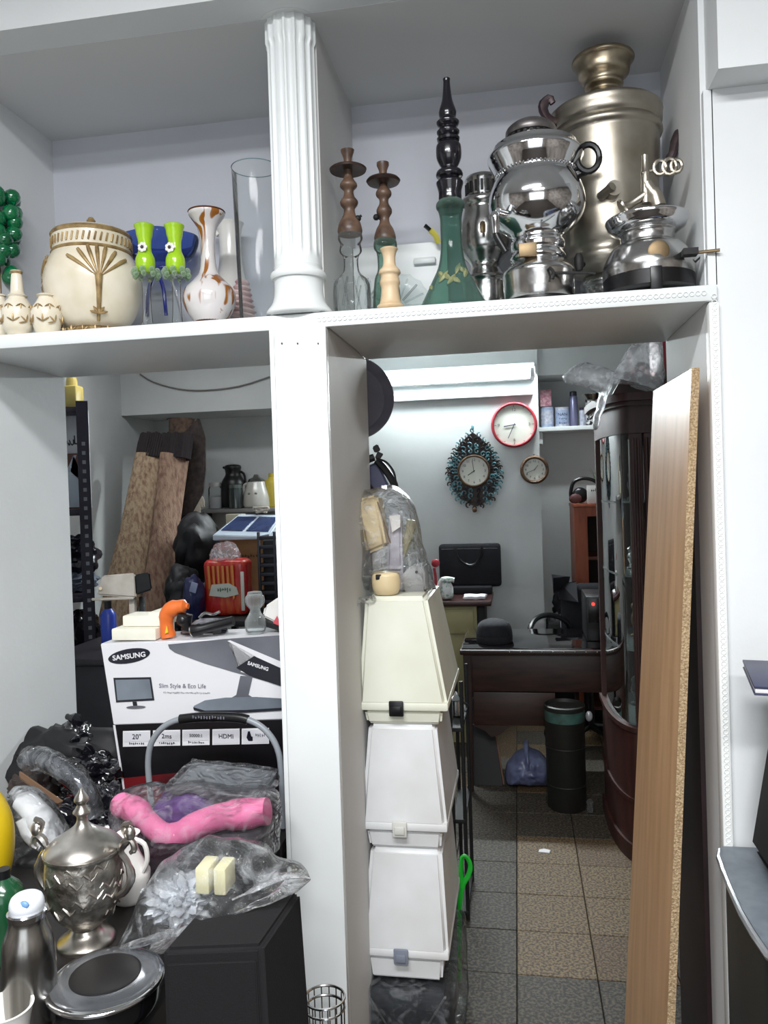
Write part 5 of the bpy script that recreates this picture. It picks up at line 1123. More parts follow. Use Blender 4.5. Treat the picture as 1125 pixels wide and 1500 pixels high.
# ============================================================ right edge of the frame
t = thing('tv_stand', 'dark glass television stand with curved grey top at lower right', 'stand', (0.8, 1.4, 0))
zt5 = 0.785
ed = [PZ(1053, 1234, zt5), PZ(1054, 1250, zt5), PZ(1060, 1268, zt5), PZ(1069, 1290, zt5), PZ(1087, 1330, zt5), PZ(1106, 1362, zt5), PZ(1126, 1391, zt5)]
ed = [(p.x, p.y) for p in ed]; l_ = ed[-1]; ed[0] = (ed[0][0], min(ed[0][1], 1.735)); ed += [(l_[0]+0.05, l_[1]-0.10), (l_[0]+0.14, l_[1]-0.19), (1.3, l_[1]-0.26), (1.3, ed[0][1])]
b = B(); prism(b, ed, zt5-0.022, zt5, axis='z'); obj('top_board', b, mat('grey_laminate', (112, 120, 128), 0.35, ns=30, c2=(96, 104, 112)), t, world=True)
b = B(); tube(b, [(x, y, zt5-0.011) for x, y in ed[:-1]], 0.0075, 8); obj('edge_trim', b, mat('silver_trim', (168, 172, 176), 0.25, 0.6), t, world=True)
ins = [(x+0.012, y+0.006) for x, y in ed[:-2]]+[(1.28, ed[-2][1]+0.02), (1.28, 1.71)]; ins[0] = (ins[0][0], 1.71)
b = B(); prism(b, ins, 0.06, zt5-0.023, axis='z'); obj('glass_front', b, mat('smoked_glass', (34, 42, 44), 0.35, ns=3, c2=(22, 28, 30)), t, world=True)
b = B(); prism(b, ed, 0.0, 0.06, axis='z'); obj('plinth', b, blackm, t, world=True)
b = B(); tube(b, [(ed[2][0], 1.62, 0.45), (ed[2][0]-0.004, 1.6, 0.34), (ed[2][0]+0.01, 1.55, 0.10)], 0.010, 8, smooth=3); obj('chrome_handle', b, chrome2, t, world=True)
t = thing('television', 'black television on the grey stand at the right frame edge', 'television', (0.8, 1.5, zt5))
zt6 = 1.178
xa_, xb_ = P(1098, 1228, 1.68).x, P(1128, 1050, 1.68).x
b = B(); hexa(b, [(xa_, 1.40, zt5+0.03), (1.15, 1.40, zt5+0.03), (1.15, 1.68, zt5+0.03), (xa_, 1.68, zt5+0.03)], [(xb_+0.02, 1.40, zt6), (1.15, 1.40, zt6), (1.15, 1.68, zt6), (xb_+0.02, 1.68, zt6)], 0.012); obj('casing', b, mat('matt_black_casing', (12, 11, 14), 0.7), t, world=True)
b = B(); hexa(b, [(xa_+0.02, 1.42, zt5+0.001), (1.12, 1.42, zt5+0.001), (1.12, 1.66, zt5+0.001), (xa_+0.02, 1.66, zt5+0.001)], [(xa_+0.005, 1.41, zt5+0.03), (1.15, 1.41, zt5+0.03), (1.15, 1.67, zt5+0.03), (xa_+0.005, 1.67, zt5+0.03)], 0.006); obj('foot', b, MATS['matt_black_casing'], t, world=True)
b = B(); bx(b, 0.64, 1.12, 1.392, 1.40, zt5+0.08, zt6-0.03, 0.002); obj('screen', b, mat('dark_screen', (18, 20, 24), 0.08), t, world=True)
t = thing('notebook', 'dark blue notebook with white page edge on top of the television', 'book', (0.7, 1.5, zt6))
p = P(1104, 990, 1.45)
b = B(); M = RM('Z', -10, (p.x, 1.45, 0)); bx(b, p.x, p.x+0.30, 1.45, 1.66, zt6+0.013, zt6+0.018, 0.001, M=M); obj('cover', b, mat('navy_cover', (52, 56, 84), 0.4), t, world=True)
b = B(); bx(b, p.x+0.002, p.x+0.298, 1.452, 1.658, zt6+0.0045, zt6+0.0125, 0.001, M=M); obj('pages', b, MATS['paper'], t, world=True)
b = B(); bx(b, p.x, p.x+0.30, 1.45, 1.66, zt6+0.001, zt6+0.004, 0.001, M=M); obj('back_cover', b, MATS['navy_cover'], t, world=True)
# ============================================================ left back room
steel = mat('dark_slotted_steel', (50, 48, 58), 0.45, 0.5, ns=12, amt=1)
YR = 3.55
t = thing('metal_rack', 'tall dark slotted-angle steel rack against the left back wall', 'rack', (P(136, 800, YR).x, YR, 0), )
rack = t
xr = P(136, 800, YR).x; ztp = P(130, 587, YR).z
def Lpost(x, y, sx, sy, nm='slotted_post'):
    b = B(); bx(b, x, x+sx*0.055, y, y+sy*0.004, 0, ztp); bx(b, x, x+sx*0.004, y, y+sy*0.05, 0, ztp); o = obj(nm, b, steel, t, world=True, smooth=0)
    b = B()
    for i in range(40):
        z = 0.06+i*0.045
        if z < ztp-0.03: bx(b, x+sx*0.018, x+sx*0.034, y-sy*0.0008, y, z, z+0.018)
    q = obj('punched_slots', b, mat('slot_light', (120, 120, 128), 0.6), o); q['kind'] = 'stuff'; q.location = -Vector(t.location)
Lpost(xr, YR, -1, 1); Lpost(xr, YR+0.4, -1, -1); Lpost(xr-0.62, YR, 1, 1); Lpost(xr-0.62, YR+0.4, 1, -1)
xm_ = P(103, 800, YR).x
b = B(); bx(b, xm_-0.03, xm_-0.012, YR+0.02, YR+0.025, 0, ztp-0.01); obj('thin_brace', b, steel, t, world=True)
rz = [P(120, py, YR).z for py in (596, 746, 872, 990, 1080)]
for z in rz:
    b = B(); bx(b, xr-0.615, xr-0.005, YR+0.004, YR+0.396, z-0.03, z, 0.002); obj('rack_shelf', b, steel, t, world=True)
rack.rotation_euler = (0, 0, math.atan2(-xr, YR))
def solo_box(name, label, cat, px0, px1, pyt, Y, zb, dep, m, group=None, bev=0.004):
    x0, x1 = P(px0, pyt, Y).x, P(px1, pyt, Y).x; b = B(); bx(b, x0, x1, Y, Y+dep, zb, P((px0+px1)/2, pyt, Y).z, bev)
    return solo(name, label, cat, b, m, ((x0+x1)/2, Y+dep/2, zb), group)
o = solo_box('picture_panel', 'white panel with black handwriting standing on the upper rack shelf', 'panel', 90, 128, 602, YR+0.1, rz[1]+0.001, 0.012, mat('white_print', (206, 206, 212), 0.5))
b = B()
for st in (((-.030, .40), (-.028, .33), (-.012, .325), (-.008, .345)), ((.004, .335), (.012, .322), (.022, .335), (.014, .348)), ((.030, .33), (.040, .322), (.052, .332), (.050, .35)), ((.060, .37), (.062, .325)), ((.070, .332), (.082, .326), (.090, .345))):
    tube(b, [(x*0.62-0.042, -0.0075, z) for x, z in st], 0.003, 5, smooth=3)
q = obj('handwriting', b, blackp, o); q['kind'] = 'stuff'
x0 = P(95, 700, YR+0.09).x; x1 = P(127, 700, YR+0.09).x; za, zb2 = P(110, 742, YR+0.085).z, P(110, 664, YR+0.085).z
t = thing('photo_print', 'brown and white picture card leaning on the white panel in the rack', 'picture', ((x0+x1)/2, YR+0.08, rz[1]))
b = B(); bx(b, x0, x1, YR+0.08, YR+0.088, rz[1]+0.001, zb2, 0.001); obj('card', b, mat('brown_print', (112, 76, 68), 0.5, ns=20, c2=(84, 60, 56)), t, world=True)
b = B(); prism(b, [(x0+0.005, rz[1]+0.01), (x1-0.004, rz[1]+0.01), (x1-0.004, rz[1]+0.12), (x0+0.04, rz[1]+0.19), (x0+0.075, zb2-0.01), (x0+0.06, zb2-0.01), (x0+0.005, rz[1]+0.17)], YR+0.077, YR+0.0795); obj('white_shape', b, mat('pale_print', (190, 198, 210), 0.5), t, world=True)
T = Turned(107, 587, YR+0.12, ztp+0.0, 0)
t = thing('yellow_jug', 'translucent yellow plastic container on top of the steel rack', 'container', (T.loc.x, T.loc.y, rz[0]))
b = B(); h = P(107, 553, YR+0.12).z-rz[0]; bx(b, -0.06, 0.035, -0.03, 0.05, 0.001, h*0.75, 0.012); lathe(b, [(h*0.74, 0.03), (h*0.9, 0.028), (h, 0.024)], cx=-0.01, cy=0.01, n=16); obj('container_body', b, mat('yellow_plastic', (196, 176, 96), 0.4, ns=8), t)
for i, (px, py, s_, shelf_z, lab, m_) in enumerate(((112, 815, (0.10, 0.12, 0.11), rz[2], 'shiny black crumpled bag on the third shelf of the steel rack', 'b'), (116, 855, (0.08, 0.1, 0.06), rz[2], 'grey-blue cloth bundle beside the black bag on the rack', 'g'),
        (118, 930, (0.09, 0.12, 0.13), rz[3], 'dark bundle on the fourth shelf of the steel rack', 'b'), (122, 1030, (0.09, 0.12, 0.11), rz[4], 'dark grey bundle on the lowest visible rack shelf', 'd'))):
    Yb = YR+0.16; c_ = P(px, py, Yb); b = B(); blob(b, (c_.x, Yb, max(c_.z, shelf_z+s_[2]*0.9)), s_, 0.3, 6, 3+i*5, 4, floor=shelf_z+0.001)
    solo('crumpled_bag', lab, 'bag', b, {'b': mat('shiny_black_bag', (26, 26, 36), 0.25, ns=10, amt=1), 'g': mat('grey_blue_cloth', (96, 104, 118), 0.8, ns=12), 'd': mat('dark_grey_cloth', (66, 66, 74), 0.7, ns=9)}[m_], (c_.x, Yb, shelf_z))
T = Turned(159, 916, 3.3, None, 0)
# dark floor-standing chest under rear clutter, left
t = thing('storage_chest', 'dark chest piled with things behind the monitor box', 'chest', (-1.55, 3.3, 0))
b = B(); bx(b, -1.98, -1.12, 3.02, 3.5, 0.04, 0.86, 0.01); obj('chest_body', b, mat('dark_painted_chest', (36, 34, 40), 0.5, ns=4, amt=1), t, world=True)
b = B(); bx(b, -2.0, -1.10, 3.0, 3.52, 0.861, 0.89, 0.006); obj('chest_lid', b, mat('chest_lid_dark', (44, 40, 46), 0.4), t, world=True)
b = B(); bx(b, -1.96, -1.14, 3.04, 3.48, 0.0, 0.039); obj('chest_plinth', b, blackm, t, world=True)
T = Turned(159, 915, 3.25, 0.891, 0); t = thing('spray_bottle', 'bright blue plastic bottle on the dark chest behind the monitor box', 'bottle', T.loc)
h = T.z(880); b = B(); lathe(b, [(0, 0.03), (0.004, 0.034), (h*0.7, 0.034), (h*0.82, 0.018), (h*0.84, 0.014)], n=20); obj('bottle_body', b, mat('bright_blue_plastic', (36, 64, 168), 0.35), t)
b = B(); lathe(b, [(h*0.83, 0.016), (h, 0.016)], n=16); obj('cap', b, blackp, t)
# rugs
rug1 = mat('tan_rug', (172, 152, 124), 0.95, ns=60, c2=(124, 94, 78), bump=0.6, bs=180, lo=0.4, hi=0.7, stretch=(1, 1, 0.35))
rug2 = mat('rosy_rug', (150, 124, 104), 0.95, ns=60, c2=(108, 76, 66), bump=0.6, bs=180, lo=0.4, hi=0.7, stretch=(1, 1, 0.35))
rug3 = mat('dark_red_rug', (70, 50, 46), 0.95, ns=40, c2=(40, 30, 30), bump=0.5, bs=160)
rug4 = mat('brown_rug_back', (104, 84, 70), 0.95, ns=40, c2=(64, 50, 44), bump=0.5, bs=160)
fringe_d = mat('dark_fringe', (34, 28, 30), 0.9); fringe_l = mat('pale_fringe', (168, 160, 146), 0.9)
def rug(label, top, bot, Yt, Yb, rpx, m, fr=None, frl=28, fw=None, flat=(1, 0.55)):
    """rolled rug leaning: top / bottom centre in photo pixels"""
    A = P(top[0], top[1], Yt); Z = P(bot[0], bot[1], Yb); k_ = (0.03-A.z)/(Z.z-A.z); Z = A+(Z-A)*k_
    t = thing('rolled_rug', label, 'rug', (Z.x, Z.y, 0), group='rugs leaning in the left back corner')
    r0 = rpx*S(Yt, top[0]); b = B(); ax = (A-Z).normalized()
    tube(b, [Z+(A-Z)*f for f in (0, 0.15, 0.3, 0.45, 0.6, 0.75, 0.9, 1)], [r0*(1+0.06*math.sin(i*2.1)) for i in range(8)], 24, flat=flat); obj('roll', b, m, t, world=True, smooth=50)
    s_ = ax.cross(Vector((0, 1, 0))).normalized(); w_ = ax.cross(s_)
    pts = []
    for q in range(26):
        a = q*0.5; rr = r0*0.9*(1-q/28); pts.append(A+ax*0.003+s_*math.cos(a)*rr*flat[0]+w_*math.sin(a)*rr*flat[1])
    b = B(); tube(b, pts, 0.004, 5); obj('spiral_end', b, rug3, t, world=True)
    if fr is not None:
        b = B(); L_f = frl*S(Yt, top[0])
        for q in range(44):
            a = 2*PI*q/44; p_ = A+s_*math.cos(a)*r0*1.02*flat[0]+w_*math.sin(a)*r0*1.02*flat[1]
            tube(b, [p_-ax*0.02, p_+ax*L_f*0.5+s_*0.004*math.sin(q), p_+ax*L_f*(0.97+0.03*math.sin(q*1.7))], 0.009, 5)
        o = obj('fringe', b, fr, t, world=True); o['kind'] = 'stuff'
    return t, A, Z, r0, s_, w_, ax
rug('rolled dark red-brown rug leaning leftmost in the left back corner', (211, 690), (168, 872), 4.5, 4.2, 13, rug3, flat=(1, 0.7))
rug('rolled tan patterned rug with black fringe, second from the left wall', (224, 668), (172, 905), 4.4, 4.05, 21, rug1, fringe_d, 32, flat=(1.1, 0.5))
rug('rolled rosy brown rug with black fringe beside the dark plastic sacks', (256, 668), (224, 930), 4.4, 4.12, 20, rug2, fringe_d, 32, flat=(1.05, 0.5))
t, A, Z, r0, s_, w_, ax = rug('tallest rolled brown rug standing behind the fringed rugs in the corner', (266, 615), (258, 900), 4.72, 4.62, 24, rug4, None, flat=(1.0, 0.6))
# draped dark rug edge with pale fringe
def R4(px, py): return P(px, py, 4.5)
t = thing('draped_rug', 'dark rug hanging open with pale fringe along its lower edge', 'rug', (R4(280, 780).x, 4.5, R4(262, 790).z), group='rugs leaning in the left back corner')
b = B(); slab(b, [R4(262, 640), R4(290, 612), R4(299, 640), R4(300, 690), R4(296, 725), R4(262, 788), R4(256, 770), R4(268, 700)], 0.03, bev=0.006); obj('pile_side', b, mat('dark_pile_rug', (66, 56, 52), 0.95, ns=30, c2=(40, 34, 34), bump=0.5, bs=150), t, world=True)
b = B()
for q in range(34):
    f = q/33; p_ = R4(296+(262-296)*f, 727+(788-727)*f); tube(b, [p_, p_+Vector((0.012, -0.01, -0.02)), p_+Vector((0.018+0.006*math.sin(q*2), -0.012, -0.045-0.012*math.sin(q*1.3)))], 0.004, 5)
o = obj('fringe', b, fringe_l, t, world=True); o['kind'] = 'stuff'
# thin cable under the beam
b = B(); q = lambda x, y: P(x, y, 4.74); tube(b, [q(205, 548), q(225, 560), q(262, 570), q(300, 572), q(350, 566), q(395, 552)], 0.005, 6, smooth=3); solo('loose_cable', 'thin grey cable sagging across the beam in left back room', 'cable', b, mat('grey_cable', (120, 118, 112), 0.6), q(262, 570))

# back wall shelf of kitchen things
ZS = P(340, 745, 5.0).z
t = thing('back_shelf', 'narrow grey shelf on the rear wall of the left back room', 'shelf', (P(340, 745, 5.0).x, 5.05, ZS-0.025))
b = B(); bx(b, P(283, 745, 4.95).x, -0.9, 4.93, 5.199, ZS-0.025, ZS, 0.003); obj('board', b, mat('grey_shelf', (150, 150, 148), 0.5), t, world=True)
for px in (300, 380):
    p = P(px, 745, 5.1); b = B(); prism(b, [(5.0, ZS-0.026), (5.198, ZS-0.026), (5.198, ZS-0.16)], p.x, p.x+0.012, axis='x'); obj('bracket', b, steel, t, world=True)
def TS_(px, Y=5.04): return Turned(px, 742, Y, ZS, 0)
T = TS_(316); t = thing('glass_jar', 'clear jar half filled with white powder, leftmost on the back shelf', 'jar', T.loc)
b = B(); lathe(b, [(0, 0.04), (0.004, 0.046), (T.z(716), 0.046), (T.z(712), 0.036)], n=24, cap=False); obj('jar_wall', b, clearg, t)
b = B(); lathe(b, [(0.004, 0.042), (T.z(728), 0.042)], n=20); obj('powder', b, mat('white_powder', (206, 206, 208), 0.9), t)
b = B(); lathe(b, [(T.z(713), 0.042), (T.z(707), 0.042)], n=20); obj('lid', b, mat('jar_lid', (170, 168, 164), 0.4), t)
T = TS_(343, 5.09); t = thing('thermos_jug', 'tall black vacuum jug with handle and spout on the back shelf', 'jug', T.loc)
b = B(); lathe(b, T.prof([(743, 16), (735, 18), (718, 18), (705, 16), (696, 11), (690, 11), (684, 12), (681, 9), (680, 2)], 3), n=28); obj('jug_body', b, blackp, t)
b = B(); tube(b, [(0.03, 0, T.z(690)), (0.075, 0, T.z(694)), (0.085, 0, T.z(708)), (0.075, 0, T.z(724)), (0.06, 0, T.z(732))], 0.008, 8, smooth=3); obj('jug_handle', b, blackp, t)
b = B(); tube(b, [(-0.02, 0, T.z(688)), (-0.07, 0, T.z(684))], [0.016, 0.007], 8); obj('spout', b, blackp, t)
T = TS_(346, 4.97); t = thing('glass_jar', 'dark glass jar standing in front of the black vacuum jug', 'jar', T.loc)
b = B(); lathe(b, [(0, 0.04), (0.004, 0.045), (T.z(718), 0.045), (T.z(714), 0.04)], n=24); obj('jar_wall', b, mat('dark_jar_glass', (58, 66, 66), 0.1, coat=0.6), t)
b = B(); lathe(b, [(T.z(715), 0.043), (T.z(710), 0.043)], n=20); obj('lid', b, mat('green_grey_lid', (92, 104, 98), 0.4), t)
T = TS_(377, 5.03); t = thing('enamel_teapot', 'white enamel teapot with small flower sprigs on the back shelf', 'teapot', T.loc)
b = B(); lathe(b, T.prof([(743, 18), (740, 20), (725, 19), (712, 15), (706, 13), (704, 11)], 3), n=32); obj('pot_body', b, mat('white_enamel', (206, 204, 196), 0.25, coat=0.4), t)
b = B(); lathe(b, T.prof([(706, 13), (702, 11), (699, 5), (697, 4), (695, 3)]), n=24); obj('pot_lid', b, chrome2, t)
b = B(); tube(b, [(-0.05, 0, T.z(708)), (-0.085, 0, T.z(710)), (-0.09, 0, T.z(722)), (-0.08, 0, T.z(732))], 0.010, 8, smooth=3); obj('pot_handle', b, MATS['white_enamel'], t)
b = B(); tube(b, [(0.06, 0, T.z(728)), (0.085, 0, T.z(718)), (0.095, 0, T.z(712))], [0.018, 0.012, 0.009], 8); obj('spout', b, MATS['white_enamel'], t)
for dx in (-0.025, 0.02):
    b = B(); ball(b, (dx, -0.083, T.z(723)), 0.012, 1, (1, 0.3, 0.8)); obj('flower_sprig', b, mat('green_grey_sprig', (112, 128, 108), 0.5), t)
T = TS_(400, 5.06); t = thing('yellow_bottle', 'yellow plastic bottle at the right end of the back shelf', 'bottle', T.loc)
b = B(); lathe(b, T.prof([(743, 9), (738, 11), (708, 11), (702, 8), (699, 5)], 2), n=24); obj('bottle_body', b, mat('yellow_bottle_plastic', (206, 184, 70), 0.4), t)
b = B(); lathe(b, T.prof([(700, 5), (693, 5)]), n=16); obj('cap', b, MATS['yellow_bottle_plastic'], t)

# cardboard box with scale, sacks, crate
Y4 = 4.1
ZT = P(360, 868, Y4).z
t = thing('low_table', 'low dark table under the cardboard box and red rice bag', 'table', (-1.25, 4.1, 0))
zt7 = P(330, 903, 3.75).z
b = B(); bx(b, -1.72, -0.95, 3.62, 4.5, zt7-0.03, zt7, 0.004); obj('tabletop', b, blackm, t, world=True)
for x_ in (-1.70, -1.0):
    for y_ in (3.64, 4.45):
        b = B(); bx(b, x_, x_+0.035, y_, y_+0.035, 0, zt7-0.031, 0.002); obj('leg', b, blackm, t, world=True)
p0, p1 = P(322, 800, 4.05), P(398, 800, 4.05); zc0 = P(360, 790, 4.05).z
t = thing('cardboard_box', 'brown cardboard box under the blue and white weighing scale', 'box', ((p0.x+p1.x)/2, 4.2, zt7))
card = mat('cardboard', (158, 122, 82), 0.8, ns=6, c2=(138, 104, 68))
b = B(); hexa(b, [(p0.x+0.03, 4.05, zt7+0.001), (p1.x-0.05, 4.05, zt7+0.001), (p1.x-0.03, 4.4, zt7+0.001), (p0.x+0.03, 4.4, zt7+0.001)], [(p0.x, 4.05, zc0), (p1.x, 4.05, zc0), (p1.x, 4.4, zc0), (p0.x, 4.4, zc0)], 0.003); obj('carton', b, card, t, world=True)
strokes('box_print', 9, 0.14, 0.022, mat('brown_ink', (90, 62, 40), 0.7), t, ((p0.x+p1.x)/2-t.location.x, 4.043-4.2, zc0-0.09-zt7), 8)
t = thing('weighing_scale', 'white weighing scale with two dark blue panels on the cardboard box', 'scale', ((p0.x+p1.x)/2, 4.15, zc0))
q = lambda x, y, Y: P(x, y, Y)
a, c_, d_, e_ = Vector((p0.x-0.02, 4.0, zc0+0.03)), Vector((p1.x+0.0, 4.0, zc0+0.015)), Vector((p1.x+0.0, 4.28, zc0+0.12)), Vector((p0.x+0.03, 4.28, zc0+0.13))
dn = Vector((0, 0, -0.03)); b = B(); hexa(b, [a+dn, c_+dn*0.45, d_+dn*3.9, e_+dn*4.2], [a, c_, d_, e_], 0.004); obj('scale_case', b, mat('pale_blue_grey', (176, 188, 200), 0.35), t, world=True)
def lerp2(u, v): return (a*(1-u)+c_*u)*(1-v)+(e_*(1-u)+d_*u)*v
for u0, u1 in ((0.06, 0.47), (0.53, 0.94)):
    n_ = Vector((0, -0.001, 0.003)); b = B(); pp = [lerp2(u0, 0.2)+n_, lerp2(u1, 0.2)+n_, lerp2(u1, 0.85)+n_, lerp2(u0, 0.85)+n_]
    hexa(b, [v-n_*0.8 for v in pp], [v+n_*0.5 for v in pp]); obj('blue_panel', b, mat('dark_blue_panel', (44, 56, 92), 0.2), t, world=True)
t = thing('cable_knot', 'knotted pale cable lying on the weighing scale', 'cable', lerp2(0.55, 0.95))
b = B(); pts = [(0.04*math.cos(i*1.3)*(1+0.3*math.sin(i)), 0.02*math.sin(i*2.1), 0.02+0.015*math.sin(i*0.9)+0.012) for i in range(16)]; tube(b, pts, 0.006, 6, smooth=3); obj('cable', b, mat('pale_cable', (184, 176, 164), 0.5), t)
p = P(345, 757, 4.3); b = B(); bx(b, p.x-0.06, p.x+0.04, 4.30, 4.36, zc0+0.001, p.z+0.015, 0.004); solo('tape_box', 'pale flat carton behind the weighing scale', 'box', b, mat('pale_card', (160, 154, 136), 0.7), (p.x, 4.33, zc0))
# red bag
t = thing('rice_bag', 'red printed food bag with clear plastic top before the cardboard box', 'bag', (P(328, 903, 3.8).x, 3.8, zt7))
ra, rb2 = P(296, 820, 3.75).x, P(358, 820, 3.75).x; zr1 = P(328, 820, 3.75).z
redm = mat('red_bag_print', (172, 30, 30), 0.3, ns=9, c2=(190, 96, 50), stretch=(3, 3, 0.7), lo=0.5, hi=0.7, bump=0.3, bs=14)
t2 = bmesh.new(); bx(t2, ra, rb2, 3.75, 3.88, zt7+0.001, zr1, 0.03, 3); bmesh.ops.subdivide_edges(t2, edges=[e for e in t2.edges if e.calc_length() > 0.06], cuts=5, use_grid_fill=True); rough_up(t2, 0.006, 14, 2, zt7+0.001); b = B(); merge(b, t2); obj('bag_body', b, redm, t, world=True)
b = B(); T = P(330, 865, 3.74); prism(b, [(T.x-0.085, T.z-0.025), (T.x-0.07, T.z+0.03), (T.x+0.02, T.z+0.036), (T.x+0.06, T.z+0.015), (T.x+0.07, T.z-0.02), (T.x, T.z-0.035)], 3.737, 3.742); obj('white_label', b, mat('label_white', (196, 200, 190), 0.5), t, world=True)
strokes('label_word', 6, 0.075, 0.026, mat('label_green', (60, 100, 70), 0.5), t, (T.x-t.location.x-0.005, 3.735-3.8, T.z+0.003-zt7), 3)
b = B(); xs_ = P(355, 860, 3.73).x; bx(b, xs_-0.012, xs_+0.006, 3.738, 3.744, zt7+0.03, zr1-0.06, 0.002); obj('side_strip', b, MATS['label_white'], t, world=True)
for q_ in range(6):
    xx = ra+0.03+q_*0.025; b = B(); prism(b, [(xx, zr1-0.03), (xx+0.012, zr1-0.03), (xx+0.016, zr1-0.14-0.01*q_), (xx+0.006, zr1-0.15-0.01*q_)], 3.738, 3.742); obj('gold_stripe', b, mat('orange_gold_print', (206, 130, 60), 0.4), t, world=True)
b = B(); cx_ = (ra+rb2)/2-0.015; blob(b, (cx_, 3.81, zr1+0.012), (0.078, 0.05, 0.075), 0.22, 5, 9, 4); obj('clear_top', b, film('white_film', (224, 226, 230), 0.55, 0.15, 20), t, world=True)
# dark sacks + crate
for i, (px, py, Y, s_, lab) in enumerate(((290, 800, 4.2, (0.12, 0.16, 0.20), 'large black plastic sack behind the red rice bag'), (268, 870, 3.9, (0.085, 0.14, 0.14), 'dark navy sack leaning between rug and red rice bag'), (284, 880, 3.72, (0.05, 0.08, 0.12), 'small dark blue bag with pale label left of the rice bag'))):
    c_ = P(px, py, Y); b = B(); blob(b, (c_.x, Y, max(c_.z, zt7+s_[2]*0.8)), s_, 0.2, 4, 11+i*3, 4, floor=zt7+0.001); o = solo('plastic_sack', lab, 'sack', b, mat('black_sack', (14, 14, 18), 0.6, ns=10, amt=1) if i != 2 else mat('navy_sack', (34, 40, 80), 0.35, ns=10, amt=1), (c_.x, Y, zt7))
    if i == 2:
        b = B(); bx(b, -0.03, 0.005, -0.085, -0.08, 0.14, 0.19, 0.002, M=Matrix.Rotation(0.3, 4, 'Y')); obj('pale_label', b, mat('pale_blue_label', (150, 160, 190), 0.5), o)
t = thing('plastic_crate', 'dark slatted plastic crate beside the cardboard box at the post', 'crate', (P(396, 870, 4.0).x, 3.95, zt7))
x0, x1 = P(378, 830, 3.85).x, P(425, 830, 3.85).x; za = P(396, 782, 3.85).z
for z_ in [zt7+0.001+i*(za-zt7-0.03)/8 for i in range(9)]:
    b = B(); bx(b, x0, x1, 3.85, 3.86, z_, z_+0.018, 0.002); bx(b, x0, x0+0.01, 3.86, 4.02, z_, z_+0.018, 0.002); obj('slat', b, mat('dark_crate_plastic', (40, 42, 52), 0.5), t, world=True)
for x_ in (x0, (x0+x1)/2, x1-0.012):
    b = B(); bx(b, x_, x_+0.012, 3.845, 3.865, zt7+0.001, za+0.01, 0.002); obj('upright', b, MATS['dark_crate_plastic'], t, world=True)
b = B(); bx(b, x0+0.012, x1-0.012, 3.88, 4.0, zt7+0.004, za-0.03, 0.02); obj('dark_contents', b, MATS['black_sack'], t, world=True)
# white arm appliance behind the box
YA = 2.55
t = thing('stand_appliance', 'old white and black sewing-machine-like appliance head on thin stand', 'appliance', (P(190, 930, YA).x, YA+0.05, 0.8))
t.location.z = 0.0
q = lambda x, y, d=0: P(x, y, YA+d)
wm = mat('aged_white_metal', (196, 190, 180), 0.4, ns=8, c2=(150, 140, 130))
b = B(); hexa(b, [q(142, 872), q(200, 876), q(200, 876, .1), q(142, 872, .1)], [q(150, 843), q(198, 839), q(198, 839, .1), q(150, 843, .1)], 0.006); obj('white_head', b, wm, t, world=True)
b = B(); hexa(b, [q(199, 872), q(223, 864), q(223, 864, .1), q(199, 872, .1)], [q(197, 842), q(219, 838), q(219, 838, .1), q(197, 842, .1)], 0.005); obj('black_end', b, blackp, t, world=True)
b = B(); hexa(b, [q(134, 880), q(196, 878), q(196, 878, .12), q(134, 880, .12)], [q(134, 876), q(196, 874), q(196, 874, .12), q(134, 876, .12)], 0.002); obj('base_plate', b, wm, t, world=True)
b = B(); bx(b, q(183, 900).x, q(191, 900).x, YA+0.03, YA+0.05, 0.0, q(187, 878).z, 0.002); obj('white_leg', b, wm, t, world=True)
b = B(); bx(b, q(192, 900).x, q(198, 900).x, YA+0.06, YA+0.08, 0.0, q(195, 878).z, 0.002); obj('dark_leg', b, blackm, t, world=True)
b = B(); tube(b, [q(147, 862, -0.004), q(147, 862, -0.012)], 0.006, 8); obj('knob', b, creamy, t, world=True)
# ============================================================ monitor carton and things on it
ZC = 0.75
t = thing('counter', 'dark counter top carrying the heap of goods at lower left', 'counter', (-0.95, 1.5, 0))
cm = mat('dark_counter', (30, 26, 25), 0.5, ns=5, amt=1)
b = B(); bx(b, XL+0.002, -0.60, 0.98, 1.72, ZC-0.03, ZC, 0.004); obj('counter_top', b, cm, t, world=True)
b = B(); bx(b, XL+0.002, -0.448, 1.78, 2.21, ZC-0.03, ZC, 0.004); bx(b, XL+0.002, -0.556, 1.719, 1.781, ZC-0.03, ZC); obj('rear_counter_top', b, cm, t, world=True)
b = B(); bx(b, XL+0.004, -0.62, 1.02, 1.70, 0.0, ZC-0.031); obj('counter_body', b, cm, t, world=True)
b = B(); bx(b, XL+0.004, -0.46, 1.80, 2.20, 0.0, ZC-0.031); obj('rear_counter_body', b, cm, t, world=True)
YX = 1.93
def px_(x, y, d=0.0): return P(x, y, YX+d)
cartw = mat('white_gloss_card', (222, 222, 226), 0.35, ns=4, amt=0.2); cartk = mat('black_gloss_card', (20, 18, 22), 0.3); cartr = mat('dark_red_card_edge', (70, 20, 26), 0.4)
t = thing('monitor_carton', 'white and black printed cardboard carton of a 20 inch monitor', 'box', (px_(290, 1100).x, YX+0.08, ZC))
TL, TR = px_(147, 943), P(445, 930, YX); ML, MR = px_(166, 1062), P(445, 1050, YX); 
BL = px_(181, 1160); BLz = BL+(BL-ML)*((ZC+0.001-BL.z)/(BL.z-ML.z)); BR = Vector((MR.x, YX, ZC+0.001)); TR.x = MR.x = BR.x = -0.452
D = Vector((0, 0.15, 0))
b = B(); hexa(b, [ML, MR, MR+D, ML+D], [TL, TR, TR+D, TL+D], 0.002); obj('white_carton', b, cartw, t, world=True)
